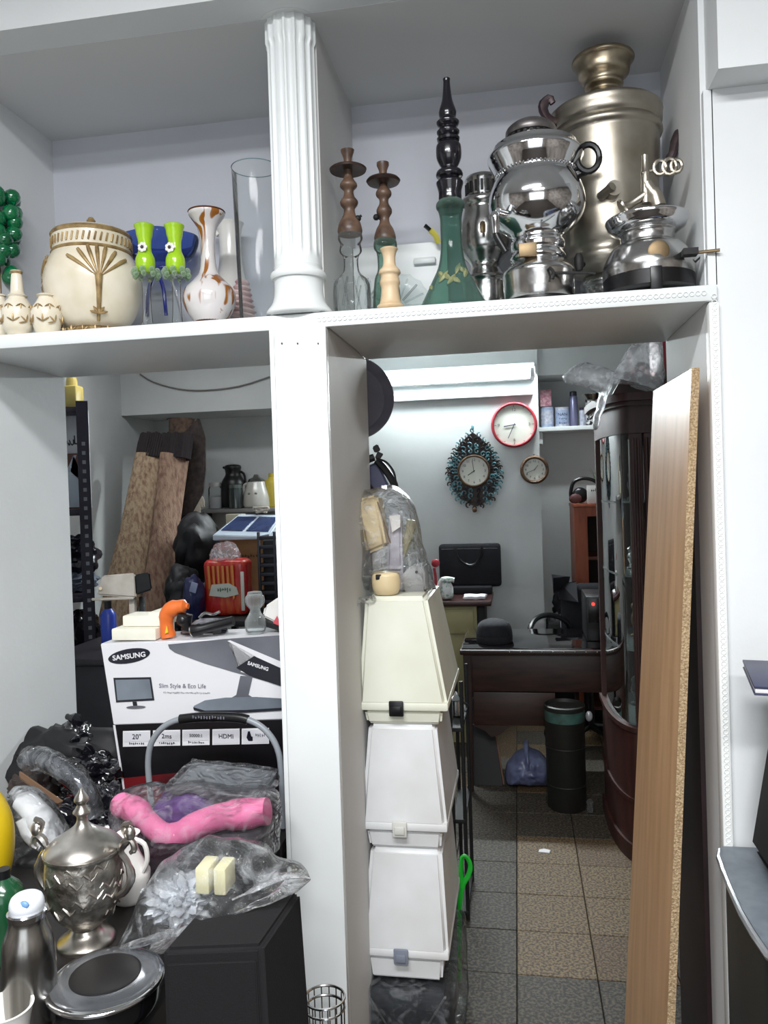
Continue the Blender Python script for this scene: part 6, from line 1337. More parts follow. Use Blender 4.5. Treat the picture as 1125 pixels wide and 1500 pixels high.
b = B(); hexa(b, [BLz, BR, BR+D, BLz+D], [ML, MR, MR+D, ML+D], 0.001); obj('black_carton', b, cartk, t, world=True)
b = B(); e_ = Vector((0, -0.001, 0)); bb = BLz+Vector((0.006, 0, 0)); hexa(b, [BLz+e_*1.5, bb+e_*1.5, bb+e_*.2, BLz+e_*.2], [ML+e_*1.5, ML+e_*1.5+Vector((0.006, 0, 0)), ML+e_*.2+Vector((0.006, 0, 0)), ML+e_*.2]); obj('pale_edge', b, cartw, t, world=True)
def flat(nm, pts, m, d=-0.0015, th=0.001, parent=None):
    b = B(); slab(b, [px_(x, y, d) for x, y in pts], th); return obj(nm, b, m, parent or t, world=True, smooth=0)
def oval(cx, cy, rx, ry, rot, n=28): return [(cx+rx*math.cos(a)*math.cos(rot)-ry*math.sin(a)*math.sin(rot), cy+rx*math.cos(a)*math.sin(rot)+ry*math.sin(a)*math.cos(rot)) for a in [2*PI*i/n for i in range(n)]]
navy = mat('logo_navy', (26, 26, 40), 0.3); inkg = mat('grey_ink', (120, 120, 132), 0.5); whitei = mat('white_ink', (226, 226, 230), 0.5)
lt = Vector(t.location)
flat('logo_oval', oval(189, 961, 31, 10.5, -0.17), navy)
o = text('logo_lettering', 'SAMSUNG', whitei, t, px_(189, 961.5, -0.0022)-lt, 0.0185, rot=(PI/2, -0.12, 0), ext=0.0003, bold=0.0004, sx=1.12)
o = text('slogan', 'Slim Style & Eco Life', inkg, t, px_(267, 1005, -0.0015)-lt, 0.0158, rot=(PI/2, 0.0, 0), ext=0.0003)
o = strokes('slogan_small', 34, 0.13, 0.0045, inkg, t, px_(273, 1015, -0.0018)-lt, 5)
scrg = mat('print_screen_grey', (136, 146, 156), 0.25, ns=3, c2=(60, 66, 76)); dkp = mat('print_dark', (36, 38, 46), 0.3); midg = mat('print_mid_grey', (112, 114, 122), 0.3, ns=4, c2=(70, 72, 80))
flat('printed_monitor', [(166, 993), (221, 992), (226, 1026), (170, 1029)], dkp)
flat('printed_screen', [(169, 996), (219, 995), (223, 1023), (172, 1026)], scrg, -0.0025)
flat('printed_neck', [(194, 1028), (200, 1028), (201, 1034), (195, 1034)], dkp)
flat('printed_foot', oval(199, 1036, 14, 2.2, -0.03), midg, -0.0025)
flat('printed_large_screen', [(246, 944), (330, 936), (405, 931), (425, 930), (425, 1004), (411, 1004), (366, 990), (340, 984), (300, 972), (256, 956), (248, 950)], midg)
flat('printed_white_wedge', [(352, 984), (375, 962), (333, 939), (337, 938), (425, 975), (425, 985), (385, 968), (372, 990)], cartw, -0.0025)
flat('printed_bezel', [(346, 978), (372, 961), (425, 985), (425, 1006), (411, 1005), (366, 990)], dkp, -0.0032)
text('bezel_lettering', 'SAMSUNG', whitei, t, px_(378, 976, -0.0042)-lt, 0.0125, rot=(PI/2, 0.30, 0), ext=0.0003, bold=0.0003)
flat('printed_big_neck', [(352, 990), (370, 991), (364, 1018), (374, 1024), (332, 1026), (346, 1018)], midg, -0.002)
flat('printed_big_foot', [(284, 1034), (300, 1026), (330, 1022), (375, 1021), (425, 1024), (425, 1036), (360, 1040), (300, 1041), (283, 1038)], scrg, -0.003)
flat('printed_foot_rim', [(283, 1036), (300, 1041), (360, 1040), (425, 1036), (425, 1040), (360, 1044), (298, 1044), (284, 1040)], dkp, -0.0035)
for i, (x, s_) in enumerate(((200, '20"'), (244, '2ms'), (287, '50000:1'), (331, 'HDMI'), (374, ''))):
    y = 1082-i*0.9
    flat('icon_frame', [(x-20, y-11), (x+20, y-12), (x+20, y+11), (x-20, y+12)], whitei)
    flat('icon_panel', [(x-18.5, y-9.5), (x+18.5, y-10.5), (x+18.5, y+4), (x-18.5, y+5)] if i in (0, 1, 2) else [(x-18.5, y-9.5), (x+18.5, y-10.5), (x+18.5, y+9.5), (x-18.5, y+10.5)], mat('icon_white', (214, 214, 220), 0.4), -0.0025)
    if s_: text('icon_lettering', s_, navy, t, px_(x, y-2.5+(2 if i > 2 else 0), -0.0036)-lt, (0.019, 0.017, 0.0115, 0.0165, 0.013)[i], ext=0.0003, bold=0.0, rot=(PI/2, 0, 0))
    if i in (0, 1, 2): strokes('icon_caption', 8, 0.045, 0.006, whitei if 0 else navy, t, px_(x, y+7.5, -0.003)-lt, i)
    if i == 4:
        strokes('icon_caption', 5, 0.028, 0.009, inkg, t, px_(x+7, y-2, -0.0036)-lt, 9)
        flat('hand_icon', [(x-11, y-7), (x-8, y-7), (x-7.5, y), (x-4, y+1), (x-4, y+7), (x-10, y+7), (x-13, y+2), (x-11, y+1)], navy, -0.0036)
flat('red_lower_print', [(181, 1140), (300, 1128), (425, 1125), (425, 1195), (186, 1195)], mat('dark_red_print', (110, 26, 32), 0.4, ns=6, c2=(30, 18, 24), lo=0.4, hi=0.55))
ZB = lambda px: px_(px, 943-(px-147)*0.05).z
ztb = TL.z+(TR.z-TL.z)*0.5
# things on top of the carton
def on(px, Y=YX): 
    f = (P(px, 940, Y).x-TL.x)/(TR.x-TL.x); return TL.z+(TR.z-TL.z)*f
poly = mat('polystyrene', (232, 230, 214), 0.8, ns=30, amt=0.3)
Y0 = YX+0.01
t = thing('polystyrene_block', 'pair of cream polystyrene packing blocks on the monitor carton', 'packing block', (P(203, 935, Y0).x, Y0+0.05, on(200)+0.002))
z0 = on(200)+0.003
b = B(); bx(b, P(163, 930, Y0).x, P(228, 930, Y0).x, Y0, Y0+0.12, z0, P(200, 921, Y0).z, 0.004); obj('lower_block', b, poly, t, world=True)
b = B(); bx(b, P(173, 930, Y0).x, P(234, 930, Y0).x, Y0+0.025, Y0+0.1, P(200, 921, Y0).z+0.001, P(200, 902, Y0+0.025).z, 0.004); bx(b, P(210, 930, Y0).x, P(236, 930, Y0).x, Y0+0.03, Y0+0.11, P(200, 921, Y0).z+0.001, P(200, 900, Y0+0.025).z+0.005, 0.004); obj('upper_block', b, poly, t, world=True)
t = thing('orange_tool', 'orange and black handheld power tool standing on the carton', 'tool', (P(250, 930, Y0).x, Y0+0.04, on(250)))
def po(x, y, d=0.03): return P(x, y, Y0+d)
z0 = on(250)+0.002
b = B(); tube(b, [(po(247, 931).x, Y0+.03, z0+0.001), po(244, 915), po(245, 900), po(252, 892), po(266, 888), po(276, 888)], [0.020, 0.018, 0.021, 0.022, 0.018, 0.008], 12, smooth=3); obj('orange_shell', b, mat('orange_plastic', (226, 112, 46), 0.4), t, world=True)
b = B(); tube(b, [po(262, 902), po(275, 904), (po(272, 915).x, Y0+.03, z0+0.02)], [0.013, 0.015, 0.012], 10); ball(b, po(268, 908), 0.018, 2); obj('black_chuck', b, blackp, t, world=True)
b = B(); prism(b, [(po(247, 924).x, po(247, 926).z), (po(252, 924).x, po(252, 924).z), (po(250, 912).x, po(250, 914).z)], Y0+0.006, Y0+0.0085); obj('warning_sticker', b, mat('yellow_sticker', (226, 200, 50), 0.4), t, world=True)
t = thing('torch', 'black cylindrical torch lying on the monitor carton', 'torch', (P(303, 930, Y0).x, Y0+0.02, on(300)))
z0 = on(300)+0.002
b = B(); A_ = P(278, 929, Y0); C_ = P(338, 914, Y0); tube(b, [A_, A_+(C_-A_)*0.2, A_+(C_-A_)*0.25, C_], [0.0165, 0.0165, 0.0135, 0.013], 16)
zmin = min(v.co.z for v in b.verts); bmesh.ops.translate(b, verts=b.verts, vec=(0, 0.02, max(0, z0-zmin))); obj('torch_body', b, blackp, t, world=True)
b = B(); M_ = (C_-A_).normalized(); lift = Vector((0, 0.02, max(0, z0-zmin))); tube(b, [A_-M_*0.001+lift, A_-M_*0.004+lift], 0.0145, 16); obj('lens_ring', b, chrome2, t, world=True)
b = B(); c_ = P(308, 912, Y0+0.08); hexa(b, [P(262, 928, Y0+.07), P(335, 926, Y0+.07), P(335, 926, Y0+.13), P(262, 928, Y0+.13)], [P(290, 906, Y0+.08), P(326, 905, Y0+.08), P(326, 905, Y0+.12), P(290, 906, Y0+.12)], 0.006)
t = thing('toy_car', 'silver and black moulded plastic part behind the black torch', 'part', (c_.x, Y0+0.1, on(300))); obj('silver_shell', b, mat('silver_plastic', (150, 152, 160), 0.3, 0.4, ns=9, c2=(50, 50, 58), lo=0.45, hi=0.5), t, world=True)
for px in (285, 318):
    b = B(); tube(b, [P(px, 925, Y0+0.066), P(px, 925, Y0+0.074)], 0.012, 14); obj('black_wheel', b, blackp, t, world=True)
b = B(); tube(b, [P(292, 905, Y0+0.09), P(300, 898, Y0+0.09), P(312, 900, Y0+0.09), P(322, 896, Y0+0.09)], 0.004, 6, smooth=3); obj('wire_clip', b, chrome2, t, world=True)
T = Turned(375, 930, Y0+0.05, on(375)+0.003, 0); t = thing('glass_decanter', 'small clear glass bottle shape beside the torch on the carton', 'bottle', T.loc)
b = B(); lathe(b, smoothp([(0, 0.018), (0.004, 0.026), (0.03, 0.028), (0.05, 0.017), (0.062, 0.014), (0.075, 0.024), (0.092, 0.026), (0.1, 0.02)], 3), n=28); obj('bottle_glass', b, glass('bright_glass', (236, 240, 240), 0.05, 0.2), t)
b = B(); lathe(b, [(0.099, 0.021), (0.108, 0.018), (0.11, 0.004)], n=20); obj('stopper', b, MATS['bright_glass'], t)
t = thing('white_gadget', 'white and black plastic gadget with red triangle near the post', 'gadget', (P(398, 925, Y0).x, Y0+0.08, on(398)))
z0 = on(398)+0.002
b = B(); hexa(b, [(P(386, 925, Y0+.07).x, Y0+.06, z0+0.04), (P(418, 925, Y0+.07).x, Y0+.06, z0+0.01), (P(418, 925, Y0+.07).x, Y0+.12, z0+0.01), (P(386, 925, Y0+.07).x, Y0+.12, z0+0.04)], [P(388, 888, Y0+.06), P(418, 868, Y0+.06), P(418, 868, Y0+.12), P(388, 888, Y0+.12)], 0.006); obj('white_shell', b, MATS['porcelain'], t, world=True)
b = B(); hexa(b, [(P(382, 925, Y0+.07).x, Y0+.05, z0+0.02), (P(418, 925, Y0+.07).x, Y0+.05, z0), (P(418, 925, Y0+.07).x, Y0+.12, z0), (P(382, 925, Y0+.07).x, Y0+.12, z0+0.02)], [(P(382, 925, Y0+.07).x, Y0+.05, z0+0.04), (P(418, 925, Y0+.07).x, Y0+.05, z0+0.012), (P(418, 925, Y0+.07).x, Y0+.12, z0+0.012), (P(382, 925, Y0+.07).x, Y0+.12, z0+0.04)], 0.002); obj('black_base', b, blackp, t, world=True)
b = B(); p = P(404, 910, Y0+0.055); prism(b, [(p.x-0.012, p.z-0.012), (p.x+0.012, p.z-0.01), (p.x+0.004, p.z+0.014)], Y0+0.053, Y0+0.057); obj('red_triangle', b, mat('faded_red', (206, 80, 92), 0.4), t, world=True)

# ============================================================ heap behind the front goods
Y1 = 1.80
t = thing('carrier_frame', 'grey tubular arch handle with black printed grip before the carton', 'handle', (P(315, 1100, Y1).x, Y1, ZC))
def ph(x, y, d=0): return P(x, y, Y1+d)
gt = mat('grey_tube', (140, 146, 152), 0.35, ns=6, amt=0.3)
L0 = [Vector((ph(224, 1180).x, Y1, ZC+0.006)), ph(219, 1150), ph(217, 1115), ph(222, 1088), ph(238, 1066), ph(262, 1054), ph(300, 1050), ph(345, 1051), ph(372, 1058), ph(392, 1073), ph(406, 1096), ph(412, 1130), Vector((ph(414, 1180).x, Y1, ZC+0.006))]
b = B(); tube(b, L0, 0.0075, 12, smooth=4); obj('bent_tube', b, gt, t, world=True)
b = B(); tube(b, [ph(264, 1053.5), ph(300, 1050), ph(345, 1051), ph(363, 1054.5)], 0.0118, 12, smooth=3); g_ = obj('grip', b, blackp, t, world=True)
strokes('grip_lettering', 12, 0.085, 0.008, inkg, t, ph(305, 1051, -0.0128)-Vector(t.location), 6)
# pink thing, purple thing, support pile
pinkp = mat('pink_plush', (232, 128, 172), 0.7, ns=8, c2=(214, 104, 150)); dgrey = mat('dark_grey_plush', (70, 66, 72), 0.9, ns=20, amt=1)
Y2 = 1.58
def pp(x, y, d=0): return P(x, y, Y2+d)
t = thing('support_sack', 'black sack full of goods beneath the pink cushion', 'sack', (pp(300, 1240).x, 1.6, ZC))
b = B(); c_ = pp(295, 1250, 0.02); blob(b, (c_.x-0.03, 1.58, ZC+0.03), (0.17, 0.12, 0.045), 0.25, 5, 5, 4, floor=ZC+0.001); obj('sack_body', b, MATS['black_sack'], t, world=True)
t = thing('neck_cushion', 'pink V-shaped cushion with dark grey side wrapped in clear plastic', 'cushion', (pp(285, 1200).x, Y2, pp(285, 1230).z))
b = B(); tube(b, [pp(180, 1180), pp(200, 1188), pp(222, 1210), pp(240, 1222), pp(262, 1222), pp(290, 1208), pp(325, 1196), pp(360, 1192), pp(392, 1188)], [0.022, 0.028, 0.024, 0.024, 0.026, 0.028, 0.028, 0.032, 0.028], 16, smooth=4); obj('pink_roll', b, pinkp, t, world=True)
b = B(); ball(b, pp(180, 1180, -0.002), 0.027, 3); obj('rounded_end', b, pinkp, t, world=True)
b = B(); tube(b, [pp(205, 1225, .01), pp(235, 1246, .01), pp(265, 1250, .01), pp(300, 1240, .01), pp(350, 1228, .01), pp(390, 1222, .01)], [0.018, 0.026, 0.028, 0.028, 0.03, 0.025], 14, smooth=3); obj('grey_side', b, dgrey, t, world=True)
b = B(); c_ = pp(278, 1190, 0.07); blob(b, c_, (0.085, 0.045, 0.055), 0.2, 5, 21, 4); solo('purple_pouch', 'purple fabric pouch wrapped in film behind the pink cushion', 'pouch', b, mat('purple_cloth', (104, 64, 140), 0.6, ns=14, c2=(66, 44, 96)), c_)
bag('plastic_bag', 'clear plastic bag around the pink cushion and purple pouch', 'bag', [(160, 1180), (170, 1162), (200, 1152), (235, 1155), (280, 1150), (340, 1158), (400, 1160), (412, 1180), (410, 1225), (402, 1252), (330, 1262), (250, 1268), (200, 1250), (170, 1215)], Y2+0.02, 0.2, film('thin_film', haze=0.065, rough=0.07, scale=16), 7, 0.010)
t = thing('grey_case', 'flat grey hard case wrapped in clear plastic on the pink cushion', 'case', (pp(322, 1150, .1).x, 1.7, pp(322, 1165, .1).z))
def pg(x, y, d=0): return P(x, y, 1.63+d)
b = B(); zb_ = pg(300, 1170).z; F1, F2 = pg(246, 1152), pg(378, 1168); F3 = P(405, 1128, 1.74); F4 = P(284, 1114, 1.74); dn = Vector((0, 0, -0.022)); hexa(b, [F1+dn, F2+dn, F3+dn, F4+dn], [F1, F2, F3, F4], 0.006); obj('shell', b, mat('grey_hard_shell', (112, 116, 120), 0.35, ns=10, c2=(84, 88, 94)), t, world=True)
b = B(); up = Vector((0, 0, 0.0012)); c0 = (F1+F2+F3+F4)/4
hexa(b, [c0+(v-c0)*0.86+up*0.2 for v in (F1, F2, F3, F4)], [c0+(v-c0)*0.84+up*1.6 for v in (F1, F2, F3, F4)], 0); obj('raised_panel', b, mat('grey_panel', (132, 136, 140), 0.3, ns=12, c2=(100, 104, 110)), t, world=True)
b = B(); t2 = bmesh.new(); hexa(t2, [c0+(v+dn-c0)*1.05+dn*0.1 for v in (F1, F2, F3, F4)], [c0+(v-c0)*1.06-dn*0.2 for v in (F1, F2, F3, F4)]); bmesh.ops.subdivide_edges(t2, edges=t2.edges[:], cuts=10, use_grid_fill=True); rough_up(t2, 0.005, 30, 3); merge(b, t2); obj('film_wrap', b, film('sheer_film', haze=0.04, rough=0.07, scale=16), t, world=True)
# left heap: black bags etc
shb = mat('shiny_black_film', (18, 18, 24), 0.14, ns=10, amt=1, coat=0.5)
for i, (px, py, Y, s_, lab, m_) in enumerate(((112, 1100, 1.98, (0.075, 0.08, 0.075), 'crumpled shiny black bag at the top of the left heap', shb), (128, 1135, 1.90, (0.085, 0.08, 0.06), 'black bag with red print beside the monitor carton', shb),
        (70, 1165, 1.88, (0.10, 0.09, 0.09), 'dark brown wrapped bundle at the base of left heap', mat('brown_dark_bundle', (62, 50, 44), 0.4, ns=8, c2=(30, 26, 28))), (150, 1185, 1.80, (0.06, 0.07, 0.06), 'small black bag between silver tube and pink cushion', shb), (100, 1215, 1.74, (0.12, 0.08, 0.08), 'black sack behind the silver trophy urn', shb))):
    c_ = P(px, py, Y); b = B(); blob(b, c_, s_, 0.26, 6, 31+i*7, 5, floor=ZC+0.001); o = solo('crumpled_bag', lab, 'bag', b, m_, c_)
    if i < 2:
        o2 = B(); tube(o2, [(0, 0, 0), (0.01, 0, s_[2]*1.0), (0.0, -0.01, s_[2]*1.25), (-0.02, -0.01, s_[2]*1.35)], [0.02, 0.014, 0.016, 0.008], 8, smooth=2); rough_up(o2, 0.006, 30); obj('knot', o2, m_, o)
    if i == 1:
        o2 = B(); ball(o2, (-0.0, -0.078, 0.012), 0.022, 3, (1, 0.8, 0.9)); rough_up(o2, 0.004, 20); obj('red_print', o2, mat('red_print', (196, 30, 40), 0.25), o)
b = B(); c_ = P(130, 1160, 1.92)
t = thing('heap_base_sack', 'dark sack filling the heap base beside the carton', 'sack', (P(100, 1200, 1.95).x, 1.95, ZC)); b.free(); b = B(); blob(b, (P(100, 1190, 1.98).x, 1.98, ZC+0.06), (0.2, 0.13, 0.12), 0.3, 5, 71, 4, floor=ZC+0.001); obj('sack_body', b, MATS['black_sack'], t, world=True)
t = thing('wrapped_tube', 'silvery plastic-wrapped curved tube lying on the left heap', 'tube', (P(90, 1150, 1.75).x, 1.75, P(90, 1170, 1.75).z))
def pt(x, y, d=0): return P(x, y, 1.72+d)
b = B(); tube(b, [pt(42, 1112, .06), pt(62, 1112, .04), pt(88, 1124, .02), pt(112, 1142), pt(128, 1165), pt(136, 1195)], [0.016, 0.022, 0.023, 0.022, 0.022, 0.018], 14, smooth=4); rough_up(b, 0.003, 30); obj('silver_tube', b, mat('silver_wrap', (150, 152, 158), 0.18, 0.85, ns=8, c2=(70, 72, 80), bump=0.3, bs=20), t, world=True)
b = B(); tube(b, [pt(42, 1112, .06), pt(62, 1112, .04), pt(88, 1124, .02), pt(112, 1142), pt(128, 1165), pt(136, 1195)], 0.029, 14, smooth=4); rough_up(b, 0.006, 24, 2); obj('film_sleeve', b, MATS['thin_film'], t, world=True)
t = thing('wooden_strip', 'brown wooden strip sticking out under the silvery wrapped tube', 'strip', (P(50, 1150, 1.75).x, 1.75, P(50, 1160, 1.75).z))
b = B(); hexa(b, [pt(28, 1140), pt(100, 1192), pt(100, 1192, .05), pt(28, 1140, .05)], [pt(28, 1128), pt(100, 1178), pt(100, 1178, .05), pt(28, 1128, .05)], 0.003); obj('strip_body', b, mat('brown_strip', (124, 96, 74), 0.5, ns=9), t, world=True)
t = thing('white_iron', 'glossy white plastic appliance body inside a clear bag, left heap', 'appliance', (P(55, 1210, 1.6).x, 1.62, P(55, 1240, 1.6).z))
def pi_(x, y, d=0): return P(x, y, 1.6+d)
b = B(); tube(b, [pi_(28, 1165, .04), pi_(48, 1185, .02), pi_(68, 1212), pi_(86, 1244), (pi_(94, 1262).x, 1.6, ZC+0.03)], [0.018, 0.032, 0.035, 0.030, 0.02], 16, smooth=4, flat=(1, 0.8)); obj('white_body', b, mat('gloss_white_plastic', (224, 226, 228), 0.15, coat=0.6), t, world=True)
b = B(); tube(b, [pi_(30, 1200, -.02), pi_(44, 1226, -.02), pi_(62, 1240, -.02)], [0.012, 0.014, 0.012], 10, smooth=3); obj('white_handle', b, MATS['gloss_white_plastic'], t, world=True)
bag('plastic_bag', 'clear plastic bag holding the glossy white appliance at left', 'bag', [(8, 1170), (24, 1152), (48, 1158), (74, 1182), (96, 1220), (104, 1255), (86, 1272), (40, 1268), (14, 1240), (8, 1205)], 1.6, 0.13, MATS['thin_film'], 11, 0.009)
yel = mat('yellow_gloss', (228, 196, 24), 0.4, ns=10, amt=0.3)
Y3 = 1.42
t = thing('yellow_helmet', 'bright yellow rounded plastic shell cut by the left frame edge', 'helmet', (P(-18, 1250, Y3).x, Y3, ZC))
cx_ = P(-38, 1250, Y3).x; b = B(); h = P(0, 1145, Y3).z-ZC; lathe(b, smoothp([(0.001, 0.045), (0.03, 0.06), (h*0.35, 0.074), (h*0.6, 0.075), (h*0.8, 0.06), (h*0.93, 0.035), (h, 0.003)], 4), cx=cx_, cy=Y3, n=40); bmesh.ops.translate(b, verts=b.verts, vec=(0, 0, ZC)); obj('shell', b, yel, t, world=True)
Y5 = 1.22
t = thing('green_bottle', 'dark green rounded bottle at the left frame edge', 'bottle', (P(-2, 1400, Y5).x, Y5+0.02, ZC))
b = B(); h = P(0, 1285, Y5+0.02).z-ZC; lathe(b, smoothp([(0, 0.026), (0.01, 0.030), (h*0.4, 0.030), (h*0.6, 0.034), (h*0.85, 0.032), (h, 0.012)], 3), n=28); obj('bottle_body', b, mat('dark_green_gloss', (22, 74, 44), 0.2, coat=0.5), t)
b = B(); lathe(b, [(h-0.002, 0.012), (h+0.015, 0.012)], n=16); obj('cap', b, blackp, t)

# ============================================================ front goods
# silver trophy urn
silver = mat('aged_silver', (206, 202, 194), 0.38, 1.0, ns=34, c2=(130, 124, 116), bump=0.35, bs=60, lo=0.4, hi=0.65)
silverp = mat('polished_silver', (216, 212, 206), 0.3, 1.0, ns=14, c2=(140, 134, 126))
T = Turned(124, 1300, 1.31, ZC, 0.0)
def Zt(py, r=0): 
    # below eye level the front rim shows lowest; use axis depth
    return P(124+0.0, py, 1.31).z-ZC
t = thing('trophy_urn', 'engraved silver lidded trophy urn with scroll handles on pedestal foot', 'urn', T.loc)
k = T.k
b = B(); lathe(b, smoothp([(Zt(r_[0]), r_[1]*k) for r_ in [(1365, 13), (1352, 22), (1335, 38), (1315, 47), (1290, 51), (1265, 51), (1250, 49), (1247, 52), (1242, 53)]], 4), n=56); obj('engraved_bowl', b, silver, t)
b = B(); lathe(b, smoothp([(Zt(r_[0]), r_[1]*k) for r_ in [(1243, 52), (1238, 50), (1230, 42), (1222, 30), (1214, 18), (1207, 10), (1200, 7), (1194, 8), (1189, 12), (1184, 9), (1178, 6), (1172, 10), (1166, 8), (1160, 4), (1155, 2)]], 3), n=48); obj('lid', b, silverp, t)
zf = Zt(1365)
b = B(); lathe(b, smoothp([(0, 38*k), (0.006, 39*k), (0.012, 34*k), (0.022, 22*k), (0.034, 15*k), (zf-0.022, 9*k), (zf-0.015, 13*k), (zf-0.008, 14*k), (zf, 13*k)], 3), n=48); obj('pedestal', b, silverp, t)
b = B()
for q_ in range(40):
    a = q_*2.4; zz = Zt(1255+q_ % 9*9); rr = (51-((q_ % 9)-3)**2*0.25)*k
    if rr < 20*k: continue
    pts = [(rr*math.cos(a+j*0.09), rr*math.sin(a+j*0.09), zz+0.006*math.sin(j*1.5)) for j in range(6)]
    tube(b, pts, [0.001, 0.0022, 0.0028, 0.0022, 0.0018, 0.0008], 5)
o = obj('embossed_leaves', b, silverp, t); o['kind'] = 'stuff'
for sx in (-1, 1):
    b = B(); X_ = lambda u: u*k*sx
    tube(b, [(X_(46), 0, Zt(1312)), (X_(62), 0, Zt(1300)), (X_(70), 0, Zt(1280)), (X_(64), 0, Zt(1258)), (X_(56), 0, Zt(1246)), (X_(62), 0, Zt(1232)), (X_(72), 0, Zt(1228)), (X_(76), 0, Zt(1240)), (X_(70), 0, Zt(1246))], [0.005, 0.007, 0.008, 0.006, 0.006, 0.008, 0.006, 0.006, 0.004], 8, smooth=3)
    h_ = obj('scroll_handle', b, silverp, t)
    b = B(); ball(b, (X_(70), 0, Zt(1218)), 0.011, 2, (1, 0.8, 1.3)); tube(b, [(X_(68), 0, Zt(1226)), (X_(60), 0, Zt(1208)), (X_(72), 0, Zt(1203))], 0.005, 6, smooth=3); obj('handle_finial', b, silverp, h_)
# white figurine handle behind
T = Turned(190, 1300, 1.46, ZC, 0); t = thing('porcelain_pitcher', 'white porcelain pitcher standing just behind the trophy urn', 'pitcher', T.loc)
Zp = lambda py: P(190, py, 1.46).z-ZC
b = B(); lathe(b, smoothp([(0, 0.03), (0.01, 0.036), (0.05, 0.042), (Zp(1270), 0.036), (Zp(1245), 0.02), (Zp(1228), 0.018), (Zp(1220), 0.024)], 3), n=32); obj('pitcher_body', b, MATS['porcelain'], t)
b = B(); tube(b, [(0.016, -0.01, Zp(1225)), (0.04, -0.01, Zp(1232)), (0.045, -0.01, Zp(1255)), (0.034, -0.01, Zp(1272))], 0.005, 8, smooth=3); obj('pitcher_handle', b, MATS['porcelain'], t)
# steel bottle
T = Turned(42, 1400, 1.10, ZC, 0); t = thing('steel_bottle', 'brushed steel bottle with white and blue cap in front of the trophy', 'bottle', T.loc)
Zs = lambda py: P(42, py, 1.10).z-ZC; k = T.k
b = B(); lathe(b, smoothp([(0, 34*k), (0.01, 36*k), (Zs(1420), 35*k), (Zs(1380), 33*k), (Zs(1360), 27*k), (Zs(1348), 24*k), (Zs(1338), 24*k)], 3), n=48); obj('bottle_body', b, mat('brushed_steel', (178, 176, 172), 0.26, 1.0, ns=10, c2=(140, 138, 134), stretch=(8, 8, 0.3)), t)
b = B(); lathe(b, [(Zs(1342), 25*k), (Zs(1334), 26*k), (Zs(1332), 24*k)], n=40); obj('steel_collar', b, chrome, t)
b = B(); lathe(b, smoothp([(Zs(1333), 21*k), (Zs(1325), 23*k), (Zs(1314), 20*k), (Zs(1309), 12*k), (Zs(1307), 2*k)], 2), n=36); obj('white_cap', b, mat('white_cap_plastic', (216, 220, 226), 0.3), t)
b = B(); ball(b, (0.008, -16*k, Zs(1317)), 0.009, 2, (1, 0.5, 0.8)); obj('blue_patch', b, mat('pale_blue_patch', (110, 150, 196), 0.4), t)
# canister
T = Turned(155, 1440, 1.14, ZC, 0); t = thing('round_canister', 'round black canister with domed clear glass rim and black centre lid', 'canister', T.loc)
k = T.k; hz = P(155, 1430, 1.14).z-ZC
b = B(); lathe(b, smoothp([(0, 66*k), (0.01, 72*k), (hz*0.5, 74*k), (hz*0.8, 75*k)], 2), n=56); obj('canister_body', b, mat('black_gloss_plastic', (18, 18, 20), 0.15, coat=0.5), t)
b = B(); lathe(b, smoothp([(hz*0.78, 75*k), (hz*0.84, 79*k), (hz*0.92, 79*k), (hz*0.97, 74*k), (hz, 66*k)], 3), n=64, cap=False); obj('chrome_rim', b, chrome, t)
b = B(); lathe(b, smoothp([(hz*0.96, 74*k), (hz*1.02, 68*k), (hz*1.06, 56*k), (hz*1.07, 47*k)], 3), n=64, cap=False); obj('glass_shoulder', b, mat('clear_grey_plastic', (150, 152, 156), 0.15, 0.7, ns=6, c2=(80, 84, 90)), t)
b = B(); lathe(b, smoothp([(hz*1.05, 48*k), (hz*1.09, 48*k), (hz*1.1, 44*k), (hz*1.105, 30*k), (hz*1.1, 2*k)], 2), n=48); obj('black_lid', b, mat('soft_black', (16, 14, 16), 0.4), t)
# mug
T = Turned(8, 1490, 1.04, ZC, 0); t = thing('white_mug', 'white mug at the bottom left corner of the frame', 'mug', T.loc)
hz = P(8, 1474, 1.04).z-ZC; b = B(); lathe(b, smoothp([(0, 0.026), (0.006, 0.03), (hz*0.6, 0.034), (hz*0.9, 0.038), (hz, 0.040)], 2)+[(hz, 0.036), (hz*0.5, 0.031), (0.01, 0.026), (0.009, 0.001)], n=48); obj('cup', b, MATS['porcelain'], t)
b = B(); tube(b, [(-0.034, 0, hz*0.8), (-0.06, 0, hz*0.75), (-0.058, 0, hz*0.35), (-0.032, 0, hz*0.3)], 0.005, 8, smooth=3); obj('mug_handle', b, MATS['porcelain'], t)
